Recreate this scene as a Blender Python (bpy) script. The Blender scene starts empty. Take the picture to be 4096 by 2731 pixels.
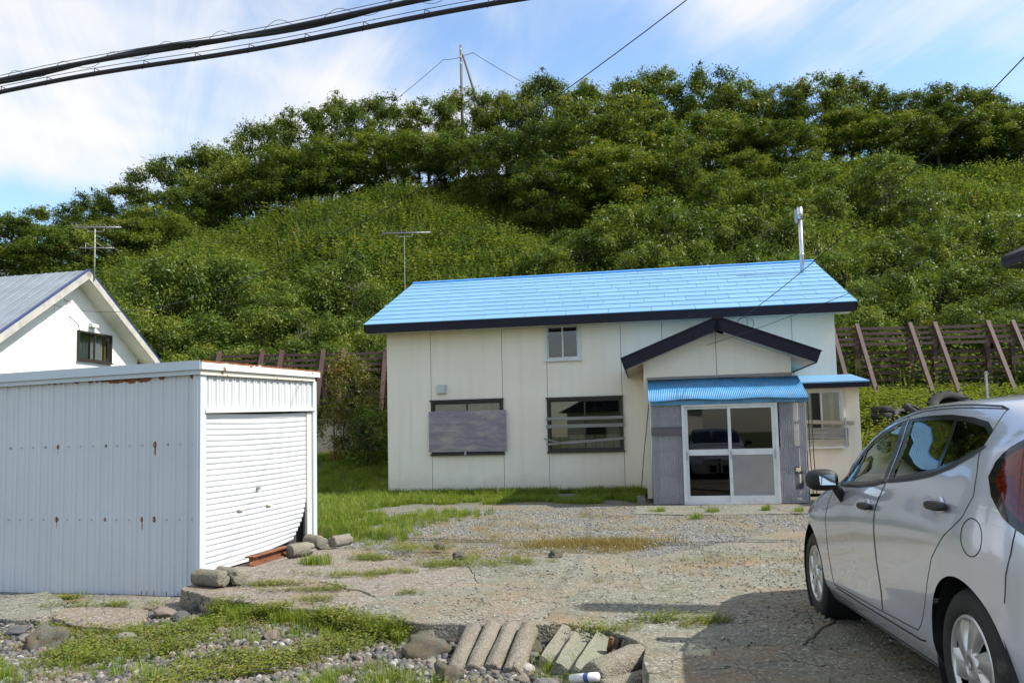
import bpy, math, random
import numpy as np
from mathutils import Vector, Matrix, noise as mnoise
from mathutils.geometry import delaunay_2d_cdt, tessellate_polygon
R = math.radians
random.seed(7)
rng = np.random.default_rng(7)
scene = bpy.context.scene
col = scene.collection

# ---------------------------------------------------------------- camera
EYE = (0.0, 0.0, 1.28)
pitch, roll = math.atan2(134, 1829), math.atan(0.023)
fw = Vector((0, math.cos(pitch), math.sin(pitch)))
up0 = Vector((0, -math.sin(pitch), math.cos(pitch)))
rt = Vector((1, 0, 0)) * math.cos(roll) - up0 * math.sin(roll)
up = up0 * math.cos(roll) + Vector((1, 0, 0)) * math.sin(roll)
cd = bpy.data.cameras.new('camera')
cam = bpy.data.objects.new('camera', cd)
col.objects.link(cam)
m = Matrix((rt, up, -fw)).transposed().to_4x4()
m.translation = EYE
cam.matrix_world = m
cd.sensor_width = 36.0
cd.lens = 27.995
cd.shift_y = 0.03656
cd.clip_start = 0.05
cd.clip_end = 6000
scene.camera = cam

# ---------------------------------------------------------------- light
SUN_AZ = math.atan2(0.982, -0.190)          # from +Y towards +X
SUN_EL = R(47)
sd = Vector((math.sin(SUN_AZ) * math.cos(SUN_EL), math.cos(SUN_AZ) * math.cos(SUN_EL), math.sin(SUN_EL)))
sl = bpy.data.lights.new('sun', 'SUN')
sl.energy = 5.0
sl.angle = R(0.55)
sl.color = (1.0, 0.955, 0.88)
so = bpy.data.objects.new('sun', sl)
so.rotation_euler = sd.to_track_quat('Z', 'Y').to_euler()
so.location = (20, 10, 40)
col.objects.link(so)

world = bpy.data.worlds.new('World')
scene.world = world
world.use_nodes = True
wn, wl = world.node_tree.nodes, world.node_tree.links
wn.clear()
def N(nodes, t, **kw):
    n = nodes.new(t)
    for k, v in kw.items():
        setattr(n, k, v)
    return n
out = N(wn, 'ShaderNodeOutputWorld')
bg = N(wn, 'ShaderNodeBackground')
sky = N(wn, 'ShaderNodeTexSky', sky_type='NISHITA', sun_disc=False)
sky.sun_elevation = SUN_EL
sky.sun_rotation = SUN_AZ
sky.air_density = 1.15
sky.dust_density = 0.6
sky.ozone_density = 2.2
tc = N(wn, 'ShaderNodeTexCoord')
sep = N(wn, 'ShaderNodeSeparateXYZ')
wl.new(tc.outputs['Generated'], sep.inputs[0])
def wmath(op, a, b=None, clamp=False):
    n = N(wn, 'ShaderNodeMath', operation=op, use_clamp=clamp)
    for i, v in enumerate((a, b)):
        if v is None: continue
        if isinstance(v, (int, float)): n.inputs[i].default_value = v
        else: wl.new(v, n.inputs[i])
    return n.outputs[0]
zz = wmath('ADD', wmath('MAXIMUM', sep.outputs[2], 0.0), 0.16)
cxy = N(wn, 'ShaderNodeCombineXYZ')
wl.new(wmath('DIVIDE', sep.outputs[0], zz), cxy.inputs[0])
wl.new(wmath('DIVIDE', sep.outputs[1], zz), cxy.inputs[1])
def wnoise(loc, rotz, scl, scale, detail, rough, dist):
    mp = N(wn, 'ShaderNodeMapping', vector_type='TEXTURE')
    mp.inputs['Location'].default_value = loc
    mp.inputs['Rotation'].default_value = (0, 0, rotz)
    mp.inputs['Scale'].default_value = scl
    wl.new(cxy.outputs[0], mp.inputs[0])
    t = N(wn, 'ShaderNodeTexNoise')
    t.inputs['Scale'].default_value = scale
    t.inputs['Detail'].default_value = detail
    t.inputs['Roughness'].default_value = rough
    t.inputs['Distortion'].default_value = dist
    wl.new(mp.outputs[0], t.inputs['Vector'])
    return t.outputs[0]
CL = (7.3, 3.1, 0)
big = wnoise(CL, R(-50), (1.0, 3.3, 1), 1.0, 4, 0.5, 0.35)
wisp = wnoise((1.7, 4.2, 0), R(25), (0.55, 2.2, 1), 2.6, 6, 0.62, 0.5)
mix = wmath('ADD', wmath('MULTIPLY', big, 0.80), wmath('MULTIPLY', wisp, 0.20))
ramp = N(wn, 'ShaderNodeValToRGB')
ramp.color_ramp.elements[0].position = 0.445
ramp.color_ramp.elements[0].color = (0, 0, 0, 1)
ramp.color_ramp.elements[1].position = 0.61
ramp.color_ramp.elements[1].color = (1, 1, 1, 1)
ramp.color_ramp.interpolation = 'EASE'
wl.new(mix, ramp.inputs[0])
skm = N(wn, 'ShaderNodeMix', data_type='RGBA', blend_type='MULTIPLY')
skm.inputs[0].default_value = 1.0
wl.new(sky.outputs[0], skm.inputs[6])
skm.inputs[7].default_value = (1.22, 1.28, 1.32, 1)
cm = N(wn, 'ShaderNodeMix', data_type='RGBA')
wl.new(ramp.outputs[0], cm.inputs[0])
wl.new(skm.outputs[2], cm.inputs[6])
cm.inputs[7].default_value = (5.0, 5.0, 5.0, 1)
wl.new(cm.outputs[2], bg.inputs[0])
bg.inputs[1].default_value = 0.15
wl.new(bg.outputs[0], out.inputs[0])

scene.view_settings.view_transform = 'Standard'
scene.view_settings.look = 'None'
scene.view_settings.exposure = 0.42
scene.view_settings.gamma = 1.0
scene.view_settings.use_curve_mapping = False
scene.cycles.max_bounces = 6
scene.cycles.diffuse_bounces = 3
scene.cycles.glossy_bounces = 4
scene.cycles.transparent_max_bounces = 10
scene.cycles.use_adaptive_sampling = True
scene.cycles.use_denoising = True
scene.cycles.caustics_reflective = False
scene.cycles.caustics_refractive = False

# ---------------------------------------------------------------- helpers
def tag(o, label=None, cat=None, group=None, kind=None):
    if label: o['label'] = label
    if cat: o['category'] = cat
    if group: o['group'] = group
    if kind: o['kind'] = kind
    return o
def link(o, parent=None):
    col.objects.link(o)
    if parent is not None: o.parent = parent
    return o
def empty(name, loc=(0, 0, 0), rz=0, **kw):
    o = bpy.data.objects.new(name, None)
    o.location = loc
    o.rotation_euler = (0, 0, rz)
    o.empty_display_size = 0.2
    link(o)
    return tag(o, **kw)
def shade(me, smooth):
    me.polygons.foreach_set('use_smooth', [smooth] * len(me.polygons))
def meshobj(name, V, F, m, parent=None, smooth=False, **kw):
    me = bpy.data.meshes.new(name)
    me.from_pydata([tuple(v) for v in V], [], [tuple(f) for f in F])
    if smooth: shade(me, True)
    me.materials.append(m)
    me.update()
    o = bpy.data.objects.new(name, me)
    link(o, parent)
    return tag(o, **kw)
def npmesh(name, V, F, m, smooth=False, attr=None):
    """V (n,3), F (k,4) or (k,3) numpy -> mesh datablock; attr: per-vertex float called tone"""
    me = bpy.data.meshes.new(name)
    n, k, c = len(V), len(F), F.shape[1]
    me.vertices.add(n)
    me.vertices.foreach_set('co', np.asarray(V, np.float32).ravel())
    me.loops.add(k * c)
    me.loops.foreach_set('vertex_index', np.asarray(F, np.int32).ravel())
    me.polygons.add(k)
    me.polygons.foreach_set('loop_start', np.arange(0, k * c, c, dtype=np.int32))
    if smooth: me.polygons.foreach_set('use_smooth', np.ones(k, bool))
    if attr is not None:
        a = me.attributes.new('tone', 'FLOAT', 'POINT')
        a.data.foreach_set('value', np.asarray(attr, np.float32))
    if m: me.materials.append(m)
    me.update(calc_edges=True)
    return me
class MB:
    """collects shapes into one mesh"""
    def __init__(s): s.V, s.F = [], []
    def add(s, V, F, mtx=None):
        o = len(s.V)
        s.V += [tuple((mtx @ Vector(v)) if mtx else v) for v in V]
        s.F += [tuple(i + o for i in f) for f in F]
        return s
    def box(s, x0, x1, y0, y1, z0, z1, mtx=None):
        V = [(x, y, z) for z in (z0, z1) for y in (y0, y1) for x in (x0, x1)]
        return s.add(V, [(0, 2, 3, 1), (4, 5, 7, 6), (0, 1, 5, 4), (2, 6, 7, 3), (0, 4, 6, 2), (1, 3, 7, 5)], mtx)
    def bar(s, a, b, w, h, upv=(0, 0, 1)):
        """rectangular bar from a to b, w sideways, h along up"""
        a, b = Vector(a), Vector(b)
        d = (b - a).normalized()
        sdv = d.cross(Vector(upv)).normalized()
        u = sdv.cross(d).normalized()
        V = []
        for p in (a, b):
            for i, j in ((-1, -1), (1, -1), (1, 1), (-1, 1)):
                V.append(p + sdv * (w / 2 * i) + u * (h / 2 * j))
        return s.add([tuple(v) for v in V], [(0, 1, 2, 3), (7, 6, 5, 4), (0, 4, 5, 1), (1, 5, 6, 2), (2, 6, 7, 3), (3, 7, 4, 0)])
    def tube(s, pts, r, n=8, cap=True):
        pts = [Vector(p) for p in pts]
        rad = r if isinstance(r, (list, tuple)) else [r] * len(pts)
        o = len(s.V)
        prev = None
        for i, p in enumerate(pts):
            d = (pts[min(i + 1, len(pts) - 1)] - pts[max(i - 1, 0)]).normalized()
            ref = prev if prev is not None else (Vector((0, 0, 1)) if abs(d.z) < 0.9 else Vector((1, 0, 0)))
            e1 = (ref - d * ref.dot(d)).normalized()
            e2 = d.cross(e1)
            prev = e1
            for k in range(n):
                t = 2 * math.pi * k / n
                s.V.append(tuple(p + (e1 * math.cos(t) + e2 * math.sin(t)) * rad[i]))
        for i in range(len(pts) - 1):
            for k in range(n):
                a, b = o + i * n + k, o + i * n + (k + 1) % n
                s.F.append((a, b, b + n, a + n))
        if cap:
            s.F.append(tuple(o + k for k in range(n))[::-1])
            s.F.append(tuple(o + (len(pts) - 1) * n + k for k in range(n)))
        return s
    def prism(s, poly, y0, y1, mtx=None):
        """poly of (x,z) extruded along y"""
        n = len(poly)
        V = [(x, y0, z) for x, z in poly] + [(x, y1, z) for x, z in poly]
        F = [tuple(range(n)), tuple(range(2 * n - 1, n - 1, -1))]
        F += [((i + 1) % n, i, i + n, (i + 1) % n + n) for i in range(n)]
        return s.add(V, F, mtx)
    def slab(s, poly, z0, z1):
        """poly of (x,y) extruded along z"""
        n = len(poly)
        V = [(x, y, z0) for x, y in poly] + [(x, y, z1) for x, y in poly]
        F = [tuple(range(n))[::-1], tuple(range(n, 2 * n))]
        F += [(i, (i + 1) % n, (i + 1) % n + n, i + n) for i in range(n)]
        return s.add(V, F)
    def lathe(s, prof, n=24, axis='z', mtx=None, close=False):
        """prof [(r, h)]"""
        o = len(s.V)
        V = []
        for r, h in prof:
            for k in range(n):
                t = 2 * math.pi * k / n
                c, q = r * math.cos(t), r * math.sin(t)
                V.append({'z': (c, q, h), 'y': (c, h, q), 'x': (h, c, q)}[axis])
        F = []
        m_ = len(prof)
        for i in range(m_ if close else m_ - 1):
            for k in range(n):
                a, b = i * n + k, i * n + (k + 1) % n
                j = ((i + 1) % m_) * n
                F.append((a, b, j + (k + 1) % n, j + k))
        return s.add(V, F, mtx)
    def build(s, name, m, parent=None, smooth=False, **kw):
        return meshobj(name, s.V, s.F, m, parent, smooth, **kw)
    def mesh(s, name, m, smooth=False):
        me = bpy.data.meshes.new(name)
        me.from_pydata(s.V, [], s.F)
        if smooth: shade(me, True)
        me.materials.append(m)
        return me
def inst(name, me, parent=None, loc=(0, 0, 0), rot=(0, 0, 0), scl=None, **kw):
    o = bpy.data.objects.new(name, me)
    o.location = loc
    o.rotation_euler = rot
    if scl is not None: o.scale = scl if hasattr(scl, '__len__') else (scl,) * 3
    link(o, parent)
    return tag(o, **kw)
def autosmooth(o, deg=35):
    me = o.data
    shade(me, True)
    me.set_sharp_from_angle(angle=R(deg))
    return o
def bevel(o, w, seg=2):
    md = o.modifiers.new('b', 'BEVEL')
    md.width = w
    md.segments = seg
    md.limit_method = 'ANGLE'
    return o

# ---------------------------------------------------------------- materials
MATS = {}
class G:
    """tiny node-graph helper"""
    def __init__(s, name):
        s.m = bpy.data.materials.new(name)
        s.m.use_nodes = True
        s.n, s.l = s.m.node_tree.nodes, s.m.node_tree.links
        s.b = s.n['Principled BSDF']
        s.o = s.n['Material Output']
        s._tc = None
    def node(s, t, **kw): return N(s.n, t, **kw)
    def put(s, sock, v):
        if hasattr(v, 'is_linked') or hasattr(v, 'links'): s.l.new(v, sock)
        elif isinstance(v, tuple) and len(v) == 3 and sock.type == 'RGBA': sock.default_value = v + (1,)
        else: sock.default_value = v
    def co(s, which='Object'):
        if s._tc is None: s._tc = s.node('ShaderNodeTexCoord')
        return s._tc.outputs[which]
    def map(s, scale=(1, 1, 1), rot=(0, 0, 0), loc=(0, 0, 0), src=None):
        n = s.node('ShaderNodeMapping')
        s.l.new(src or s.co(), n.inputs[0])
        n.inputs['Scale'].default_value = scale
        n.inputs['Rotation'].default_value = rot
        n.inputs['Location'].default_value = loc
        return n.outputs[0]
    def noise(s, scale, detail=4, rough=0.55, vec=None, dist=0.0, color=False):
        n = s.node('ShaderNodeTexNoise')
        s.l.new(vec or s.co(), n.inputs['Vector'])
        n.inputs['Scale'].default_value = scale
        n.inputs['Detail'].default_value = detail
        n.inputs['Roughness'].default_value = rough
        n.inputs['Distortion'].default_value = dist
        return n.outputs[1 if color else 0]
    def voro(s, scale, vec=None, feature='F1', out=0, rand=1.0):
        n = s.node('ShaderNodeTexVoronoi', feature=feature)
        s.l.new(vec or s.co(), n.inputs['Vector'])
        n.inputs['Scale'].default_value = scale
        n.inputs['Randomness'].default_value = rand
        return n.outputs[out]
    def ramp(s, fac, stops, interp='LINEAR'):
        n = s.node('ShaderNodeValToRGB')
        cr = n.color_ramp
        cr.interpolation = interp
        while len(cr.elements) < len(stops): cr.elements.new(0.5)
        for e, (p, c) in zip(cr.elements, stops):
            e.position = p
            e.color = (c, c, c, 1) if isinstance(c, (int, float)) else tuple(c) + (1,)
        s.l.new(fac, n.inputs[0])
        return n.outputs[0]
    def math(s, op, a, b=None, clamp=False, c=None):
        n = s.node('ShaderNodeMath', operation=op, use_clamp=clamp)
        for i, v in enumerate((a, b, c)):
            if v is not None: s.put(n.inputs[i], v)
        return n.outputs[0]
    def mix(s, fac, a, b, blend='MIX'):
        n = s.node('ShaderNodeMix', data_type='RGBA', blend_type=blend)
        s.put(n.inputs[0], fac)
        for k, v in ((6, a), (7, b)):
            if isinstance(v, (int, float)): v = (v, v, v)
            s.put(n.inputs[k], v)
        return n.outputs[2]
    def bump(s, h, strength=0.4, dist=0.01, normal=None):
        n = s.node('ShaderNodeBump')
        n.inputs['Strength'].default_value = strength
        n.inputs['Distance'].default_value = dist
        s.l.new(h, n.inputs['Height'])
        if normal: s.l.new(normal, n.inputs['Normal'])
        return n.outputs[0]
    def sepxyz(s, v=None):
        n = s.node('ShaderNodeSeparateXYZ')
        s.l.new(v or s.co(), n.inputs[0])
        return n.outputs
    def rnd(s):
        return s.node('ShaderNodeObjectInfo').outputs['Random']
    def attr(s, name):
        return s.node('ShaderNodeAttribute', attribute_name=name).outputs['Fac']
    def set(s, base=None, rough=None, metal=None, normal=None, spec=None, coat=None):
        for k, v in (('Base Color', base), ('Roughness', rough), ('Metallic', metal), ('Normal', normal), ('Specular IOR Level', spec), ('Coat Weight', coat)):
            if v is not None: s.put(s.b.inputs[k], v)
        return s.m
def worn(name, c, rough=0.6, var=0.18, scale=3.0, fine=60, bump=0.15, metal=0.0, stain=None, spec=0.4, bdist=0.003, obj_var=0.0):
    """a plain surface with blotches, fine grain and optional stain colour (colour, amount)"""
    g = G(name)
    n1 = g.noise(scale, 5, 0.6)
    n2 = g.noise(fine, 3, 0.6)
    base = g.mix(g.ramp(n1, [(0.3, 0.0), (0.7, 1.0)]), tuple(x * (1 - var) for x in c), tuple(min(1, x * (1 + var * 0.6)) for x in c))
    base = g.mix(g.math('MULTIPLY', n2, 0.25), base, tuple(x * 0.6 for x in c))
    if stain:
        sc, amt = stain
        ms = g.ramp(g.noise(scale * 1.7, 7, 0.68), [(0.62 - amt, 0.0), (0.72 - amt * 0.5, 1.0)])
        base = g.mix(ms, base, sc)
    if obj_var:
        f = g.math('ADD', g.math('MULTIPLY', g.rnd(), obj_var), 1 - obj_var / 2)
        cm_ = g.node('ShaderNodeCombineColor')
        for i in range(3): g.l.new(f, cm_.inputs[i])
        base = g.mix(1.0, base, cm_.outputs[0], 'MULTIPLY')
    g.set(base, g.math('ADD', g.math('MULTIPLY', n1, 0.2), rough - 0.1), metal, g.bump(n2, bump, bdist), spec)
    MATS[name] = g.m
    return g.m
def glass(name, tint=(0.6, 0.62, 0.62), refl=1.0, body=0.0, bodyc=(0.02, 0.02, 0.02)):
    """thin pane: fresnel mirror over a tinted see-through"""
    g = G(name)
    tr = g.node('ShaderNodeBsdfTransparent')
    tr.inputs[0].default_value = tint + (1,)
    gl = g.node('ShaderNodeBsdfGlossy')
    gl.inputs['Roughness'].default_value = 0.015
    lw = g.node('ShaderNodeLayerWeight')
    lw.inputs[0].default_value = 0.5
    sch = g.math('ADD', g.math('MULTIPLY', g.math('POWER', lw.outputs['Facing'], 4.0), 0.94), 0.06)
    mx = g.node('ShaderNodeMixShader')
    g.l.new(g.math('MULTIPLY', sch, refl, True), mx.inputs[0])
    src = tr.outputs[0]
    if body:
        df = g.node('ShaderNodeBsdfDiffuse')
        df.inputs[0].default_value = bodyc + (1,)
        m2 = g.node('ShaderNodeMixShader')
        m2.inputs[0].default_value = body
        g.l.new(src, m2.inputs[1])
        g.l.new(df.outputs[0], m2.inputs[2])
        src = m2.outputs[0]
    g.l.new(src, mx.inputs[1])
    g.l.new(gl.outputs[0], mx.inputs[2])
    g.l.new(mx.outputs[0], g.o.inputs[0])
    MATS[name] = g.m
    return g.m
def scatter(name, P, rot, scl, idx, variants, **kw):
    """one object whose points carry instances of the variant meshes"""
    c = bpy.data.collections.new(name + '_variants')
    for i, me in enumerate(variants):
        o = bpy.data.objects.new('%s_%02d' % (name, i), me)
        c.objects.link(o)
    me = bpy.data.meshes.new(name)
    n = len(P)
    me.vertices.add(n)
    me.vertices.foreach_set('co', np.asarray(P, np.float32).ravel())
    a = me.attributes.new('rot', 'FLOAT_VECTOR', 'POINT'); a.data.foreach_set('vector', np.asarray(rot, np.float32).ravel())
    a = me.attributes.new('scl', 'FLOAT', 'POINT'); a.data.foreach_set('value', np.asarray(scl, np.float32))
    a = me.attributes.new('idx', 'INT', 'POINT'); a.data.foreach_set('value', np.asarray(idx, np.int32))
    o = bpy.data.objects.new(name, me)
    link(o)
    tag(o, kind='stuff', **kw)
    ng = bpy.data.node_groups.new(name, 'GeometryNodeTree')
    ng.interface.new_socket('Geometry', in_out='INPUT', socket_type='NodeSocketGeometry')
    ng.interface.new_socket('Geometry', in_out='OUTPUT', socket_type='NodeSocketGeometry')
    gi, go = ng.nodes.new('NodeGroupInput'), ng.nodes.new('NodeGroupOutput')
    ip = ng.nodes.new('GeometryNodeInstanceOnPoints')
    ci = ng.nodes.new('GeometryNodeCollectionInfo')
    ci.inputs['Collection'].default_value = c
    ci.inputs['Separate Children'].default_value = True
    ci.inputs['Reset Children'].default_value = True
    def na(nm, dt):
        q = ng.nodes.new('GeometryNodeInputNamedAttribute')
        q.data_type = dt
        q.inputs['Name'].default_value = nm
        return q.outputs['Attribute']
    er = ng.nodes.new('FunctionNodeEulerToRotation')
    L = ng.links.new
    L(gi.outputs[0], ip.inputs['Points'])
    L(ci.outputs[0], ip.inputs['Instance'])
    ip.inputs['Pick Instance'].default_value = True
    L(na('idx', 'INT'), ip.inputs['Instance Index'])
    L(na('rot', 'FLOAT_VECTOR'), er.inputs[0])
    L(er.outputs[0], ip.inputs['Rotation'])
    L(na('scl', 'FLOAT'), ip.inputs['Scale'])
    L(ip.outputs[0], go.inputs[0])
    md = o.modifiers.new('scatter', 'NODES')
    md.node_group = ng
    return o
ORD = ['first', 'second', 'third', 'fourth', 'fifth', 'sixth', 'seventh', 'eighth', 'ninth', 'tenth', 'eleventh', 'twelfth', 'thirteenth', 'fourteenth', 'fifteenth', 'sixteenth', 'seventeenth', 'eighteenth', 'nineteenth', 'twentieth', 'twenty-first', 'twenty-second', 'twenty-third', 'twenty-fourth', 'twenty-fifth', 'twenty-sixth', 'twenty-seventh', 'twenty-eighth', 'twenty-ninth', 'thirtieth']
def sstep(a, b, x):
    t = min(1, max(0, (x - a) / (b - a)))
    return t * t * (3 - 2 * t)

# ---------------------------------------------------------------- terrain
RX = [-400, -60, -36.6, -24.5, -21.7, -14.8, -9.8, -5.5, 0, 7, 13.2, 22.6, 36.6, 70, 400]
RZ = [2, 9, 14.0, 15.7, 16.6, 18.5, 19.9, 20.2, 20.5, 20.8, 20.8, 20.9, 20.9, 19, 6]
EDGE = [(-2.58, 6.82), (-2.23, 6.6), (-1.87, 6.36), (-1.65, 6.29), (-1.35, 6.18), (-0.99, 5.86), (-0.68, 5.70), (-0.17, 5.55), (0.32, 5.58), (0.64, 5.30), (0.77, 5.02)]
def lerp_table(x, X, Z):
    return float(np.interp(x, X, Z))
def h(x, y):
    # low ground in front of the pavement and beside the garage
    if x < -2.55: ye = 9.5
    elif x < 0.77: ye = lerp_table(x, [p[0] for p in EDGE], [p[1] for p in EDGE])
    else: ye = -3.0
    low = 1 - sstep(ye + 0.15, ye + 0.75, y)
    if x > 0.5: low *= 1 - sstep(0.75, 1.4, x)
    if x < -2.55:
        low = 1 - sstep(ye, ye + 2.5, y)
    low = max(low, sstep(2.5, -3.0, y))
    amp_ = np.interp(x, [-3.2, -2.6, -2.0, -1.0, -0.5], [0.135, 0.12, 0.05, 0.055, 0.10])
    z = -0.06 - float(amp_) * low
    z += 0.05 * sstep(10, 13, y)
    z += 0.012 * math.sin(x * 2.3 + y * 1.1) * math.sin(y * 1.9 - x * 0.7)
    # yard climbs towards the foot of the hill
    rgt = sstep(-2.0, 8.0, x)
    back_l = 0.85 * sstep(18.5, 25.2, y)
    if y > 25.3: back_l += 1.15 * sstep(25.3, 25.9, y)
    back_r = 2.3 * sstep(19.0, 27.0, y)
    z += back_l * (1 - rgt) + back_r * rgt
    if y > 27:
        zr = lerp_table(x, RX, RZ)
        s = (y - 27) / 30.0
        if s < 1: f = 0.86 * s + 0.14 * s * s * (3 - 2 * s)
        else: f = 1 + 0.10 * math.sin(min(1.0, (s - 1) / 0.35) * math.pi / 2) - max(0, s - 1.35) * 0.45
        z += max(-3.0, (zr - 2.3) * f)
        z += (0.55 * math.sin(x * 0.31 + 1.3) * math.sin(y * 0.23 + x * 0.11) + 0.25 * math.sin(x * 0.83 + y * 0.5)) * min(1, s * 4)
    return z
def axis(parts):
    r = []
    for a, b, st in parts:
        r += list(np.arange(a, b - 1e-6, st))
    return r
gx = axis([(-2600, -600, 400), (-600, -120, 80), (-120, -48, 8), (-48, -12, 1.5), (-12, 12, 0.3), (12, 50, 1.5), (50, 120, 8), (120, 600, 80), (600, 2601, 400)])
gy1 = axis([(-2600, -600, 400), (-600, -60, 60), (-60, -4, 7), (-4, 3, 0.7), (3, 16, 0.25), (16, 27.01, 0.5)])
gy2 = axis([(27, 66, 1.2), (66, 120, 6), (120, 600, 60), (600, 2601, 400)])
gy2[0] = gy1[-1]
def sheet(name, xs, ys, m):
    V = np.array([(x, y, h(x, y)) for y in ys for x in xs])
    nx = len(xs)
    i = np.arange((len(ys) - 1) * nx).reshape(len(ys) - 1, nx)[:, :-1].ravel()
    F = np.stack([i, i + 1, i + nx + 1, i + nx], 1)
    o = bpy.data.objects.new(name, npmesh(name, V, F, m, True))
    link(o)
    return tag(o, kind='structure')

def mat_ground():
    g = G('gravel_ground')
    px = g.sepxyz()
    soil = g.noise(0.9, 6, 0.65)
    peb = g.voro(34, out=1)
    sepc = g.node('ShaderNodeSeparateColor')
    g.l.new(peb, sepc.inputs[0])
    stone = g.ramp(sepc.outputs[0], [(0.0, (0.07, 0.075, 0.08)), (0.35, (0.19, 0.19, 0.18)), (0.6, (0.31, 0.29, 0.25)), (0.8, (0.27, 0.19, 0.15)), (1.0, (0.5, 0.48, 0.44))])
    dirt = g.ramp(g.noise(7, 5, 0.7), [(0.3, (0.055, 0.045, 0.03)), (0.7, (0.16, 0.135, 0.09))])
    base = g.mix(g.ramp(soil, [(0.40, 0.25), (0.62, 0.9)]), stone, dirt)
    # finer grey crushed stone in the yard behind the pavement
    fine = g.voro(60, out=1)
    sf = g.node('ShaderNodeSeparateColor')
    g.l.new(fine, sf.inputs[0])
    grey = g.ramp(sf.outputs[0], [(0.0, (0.05, 0.05, 0.046)), (0.5, (0.135, 0.134, 0.118)), (0.85, (0.22, 0.212, 0.19)), (1.0, (0.34, 0.335, 0.32))])
    tan = g.ramp(g.noise(1.4, 6, 0.7, dist=0.4), [(0.46, 0.0), (0.60, 0.85)])
    yard = g.mix(tan, grey, (0.19, 0.145, 0.075))
    inyard = g.ramp(px[1], [(0.0, 0.0), (1.0, 1.0)])
    yd = g.math('MULTIPLY', g.math('GREATER_THAN', px[1], 7.6), g.math('LESS_THAN', px[1], 300.0))
    base = g.mix(yd, base, yard)
    green = g.ramp(g.noise(0.55, 5, 0.6), [(0.3, (0.05, 0.075, 0.018)), (0.7, (0.10, 0.125, 0.03))])
    gm = g.math('MAXIMUM', g.math('SMOOTH_MIN', 1.0, g.math('MULTIPLY', g.math('SUBTRACT', px[1], 15.6), 1.2), c=0.3), 0.0, True)
    gm2 = g.math('MULTIPLY', g.math('SUBTRACT', 0.0, px[1]), 0.3, True)
    base = g.mix(g.math('MAXIMUM', gm, gm2), base, green)
    hgt = g.math('ADD', g.voro(34, feature='F1'), g.math('MULTIPLY', g.noise(25, 4), 0.7))
    return g.set(base, 0.92, 0, g.bump(hgt, 0.55, 0.02), 0.25)
def mat_hill():
    g = G('hill_soil')
    base = g.ramp(g.noise(0.35, 6, 0.65), [(0.3, (0.022, 0.034, 0.008)), (0.55, (0.04, 0.06, 0.014)), (0.75, (0.06, 0.07, 0.018))])
    return g.set(base, 0.95, 0, g.bump(g.noise(2.5, 6, 0.7), 0.8, 0.3), 0.1)
M_GROUND = mat_ground()
sheet('ground', gx, gy1, M_GROUND)
sheet('hillside', gx, gy2, mat_hill())

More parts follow.
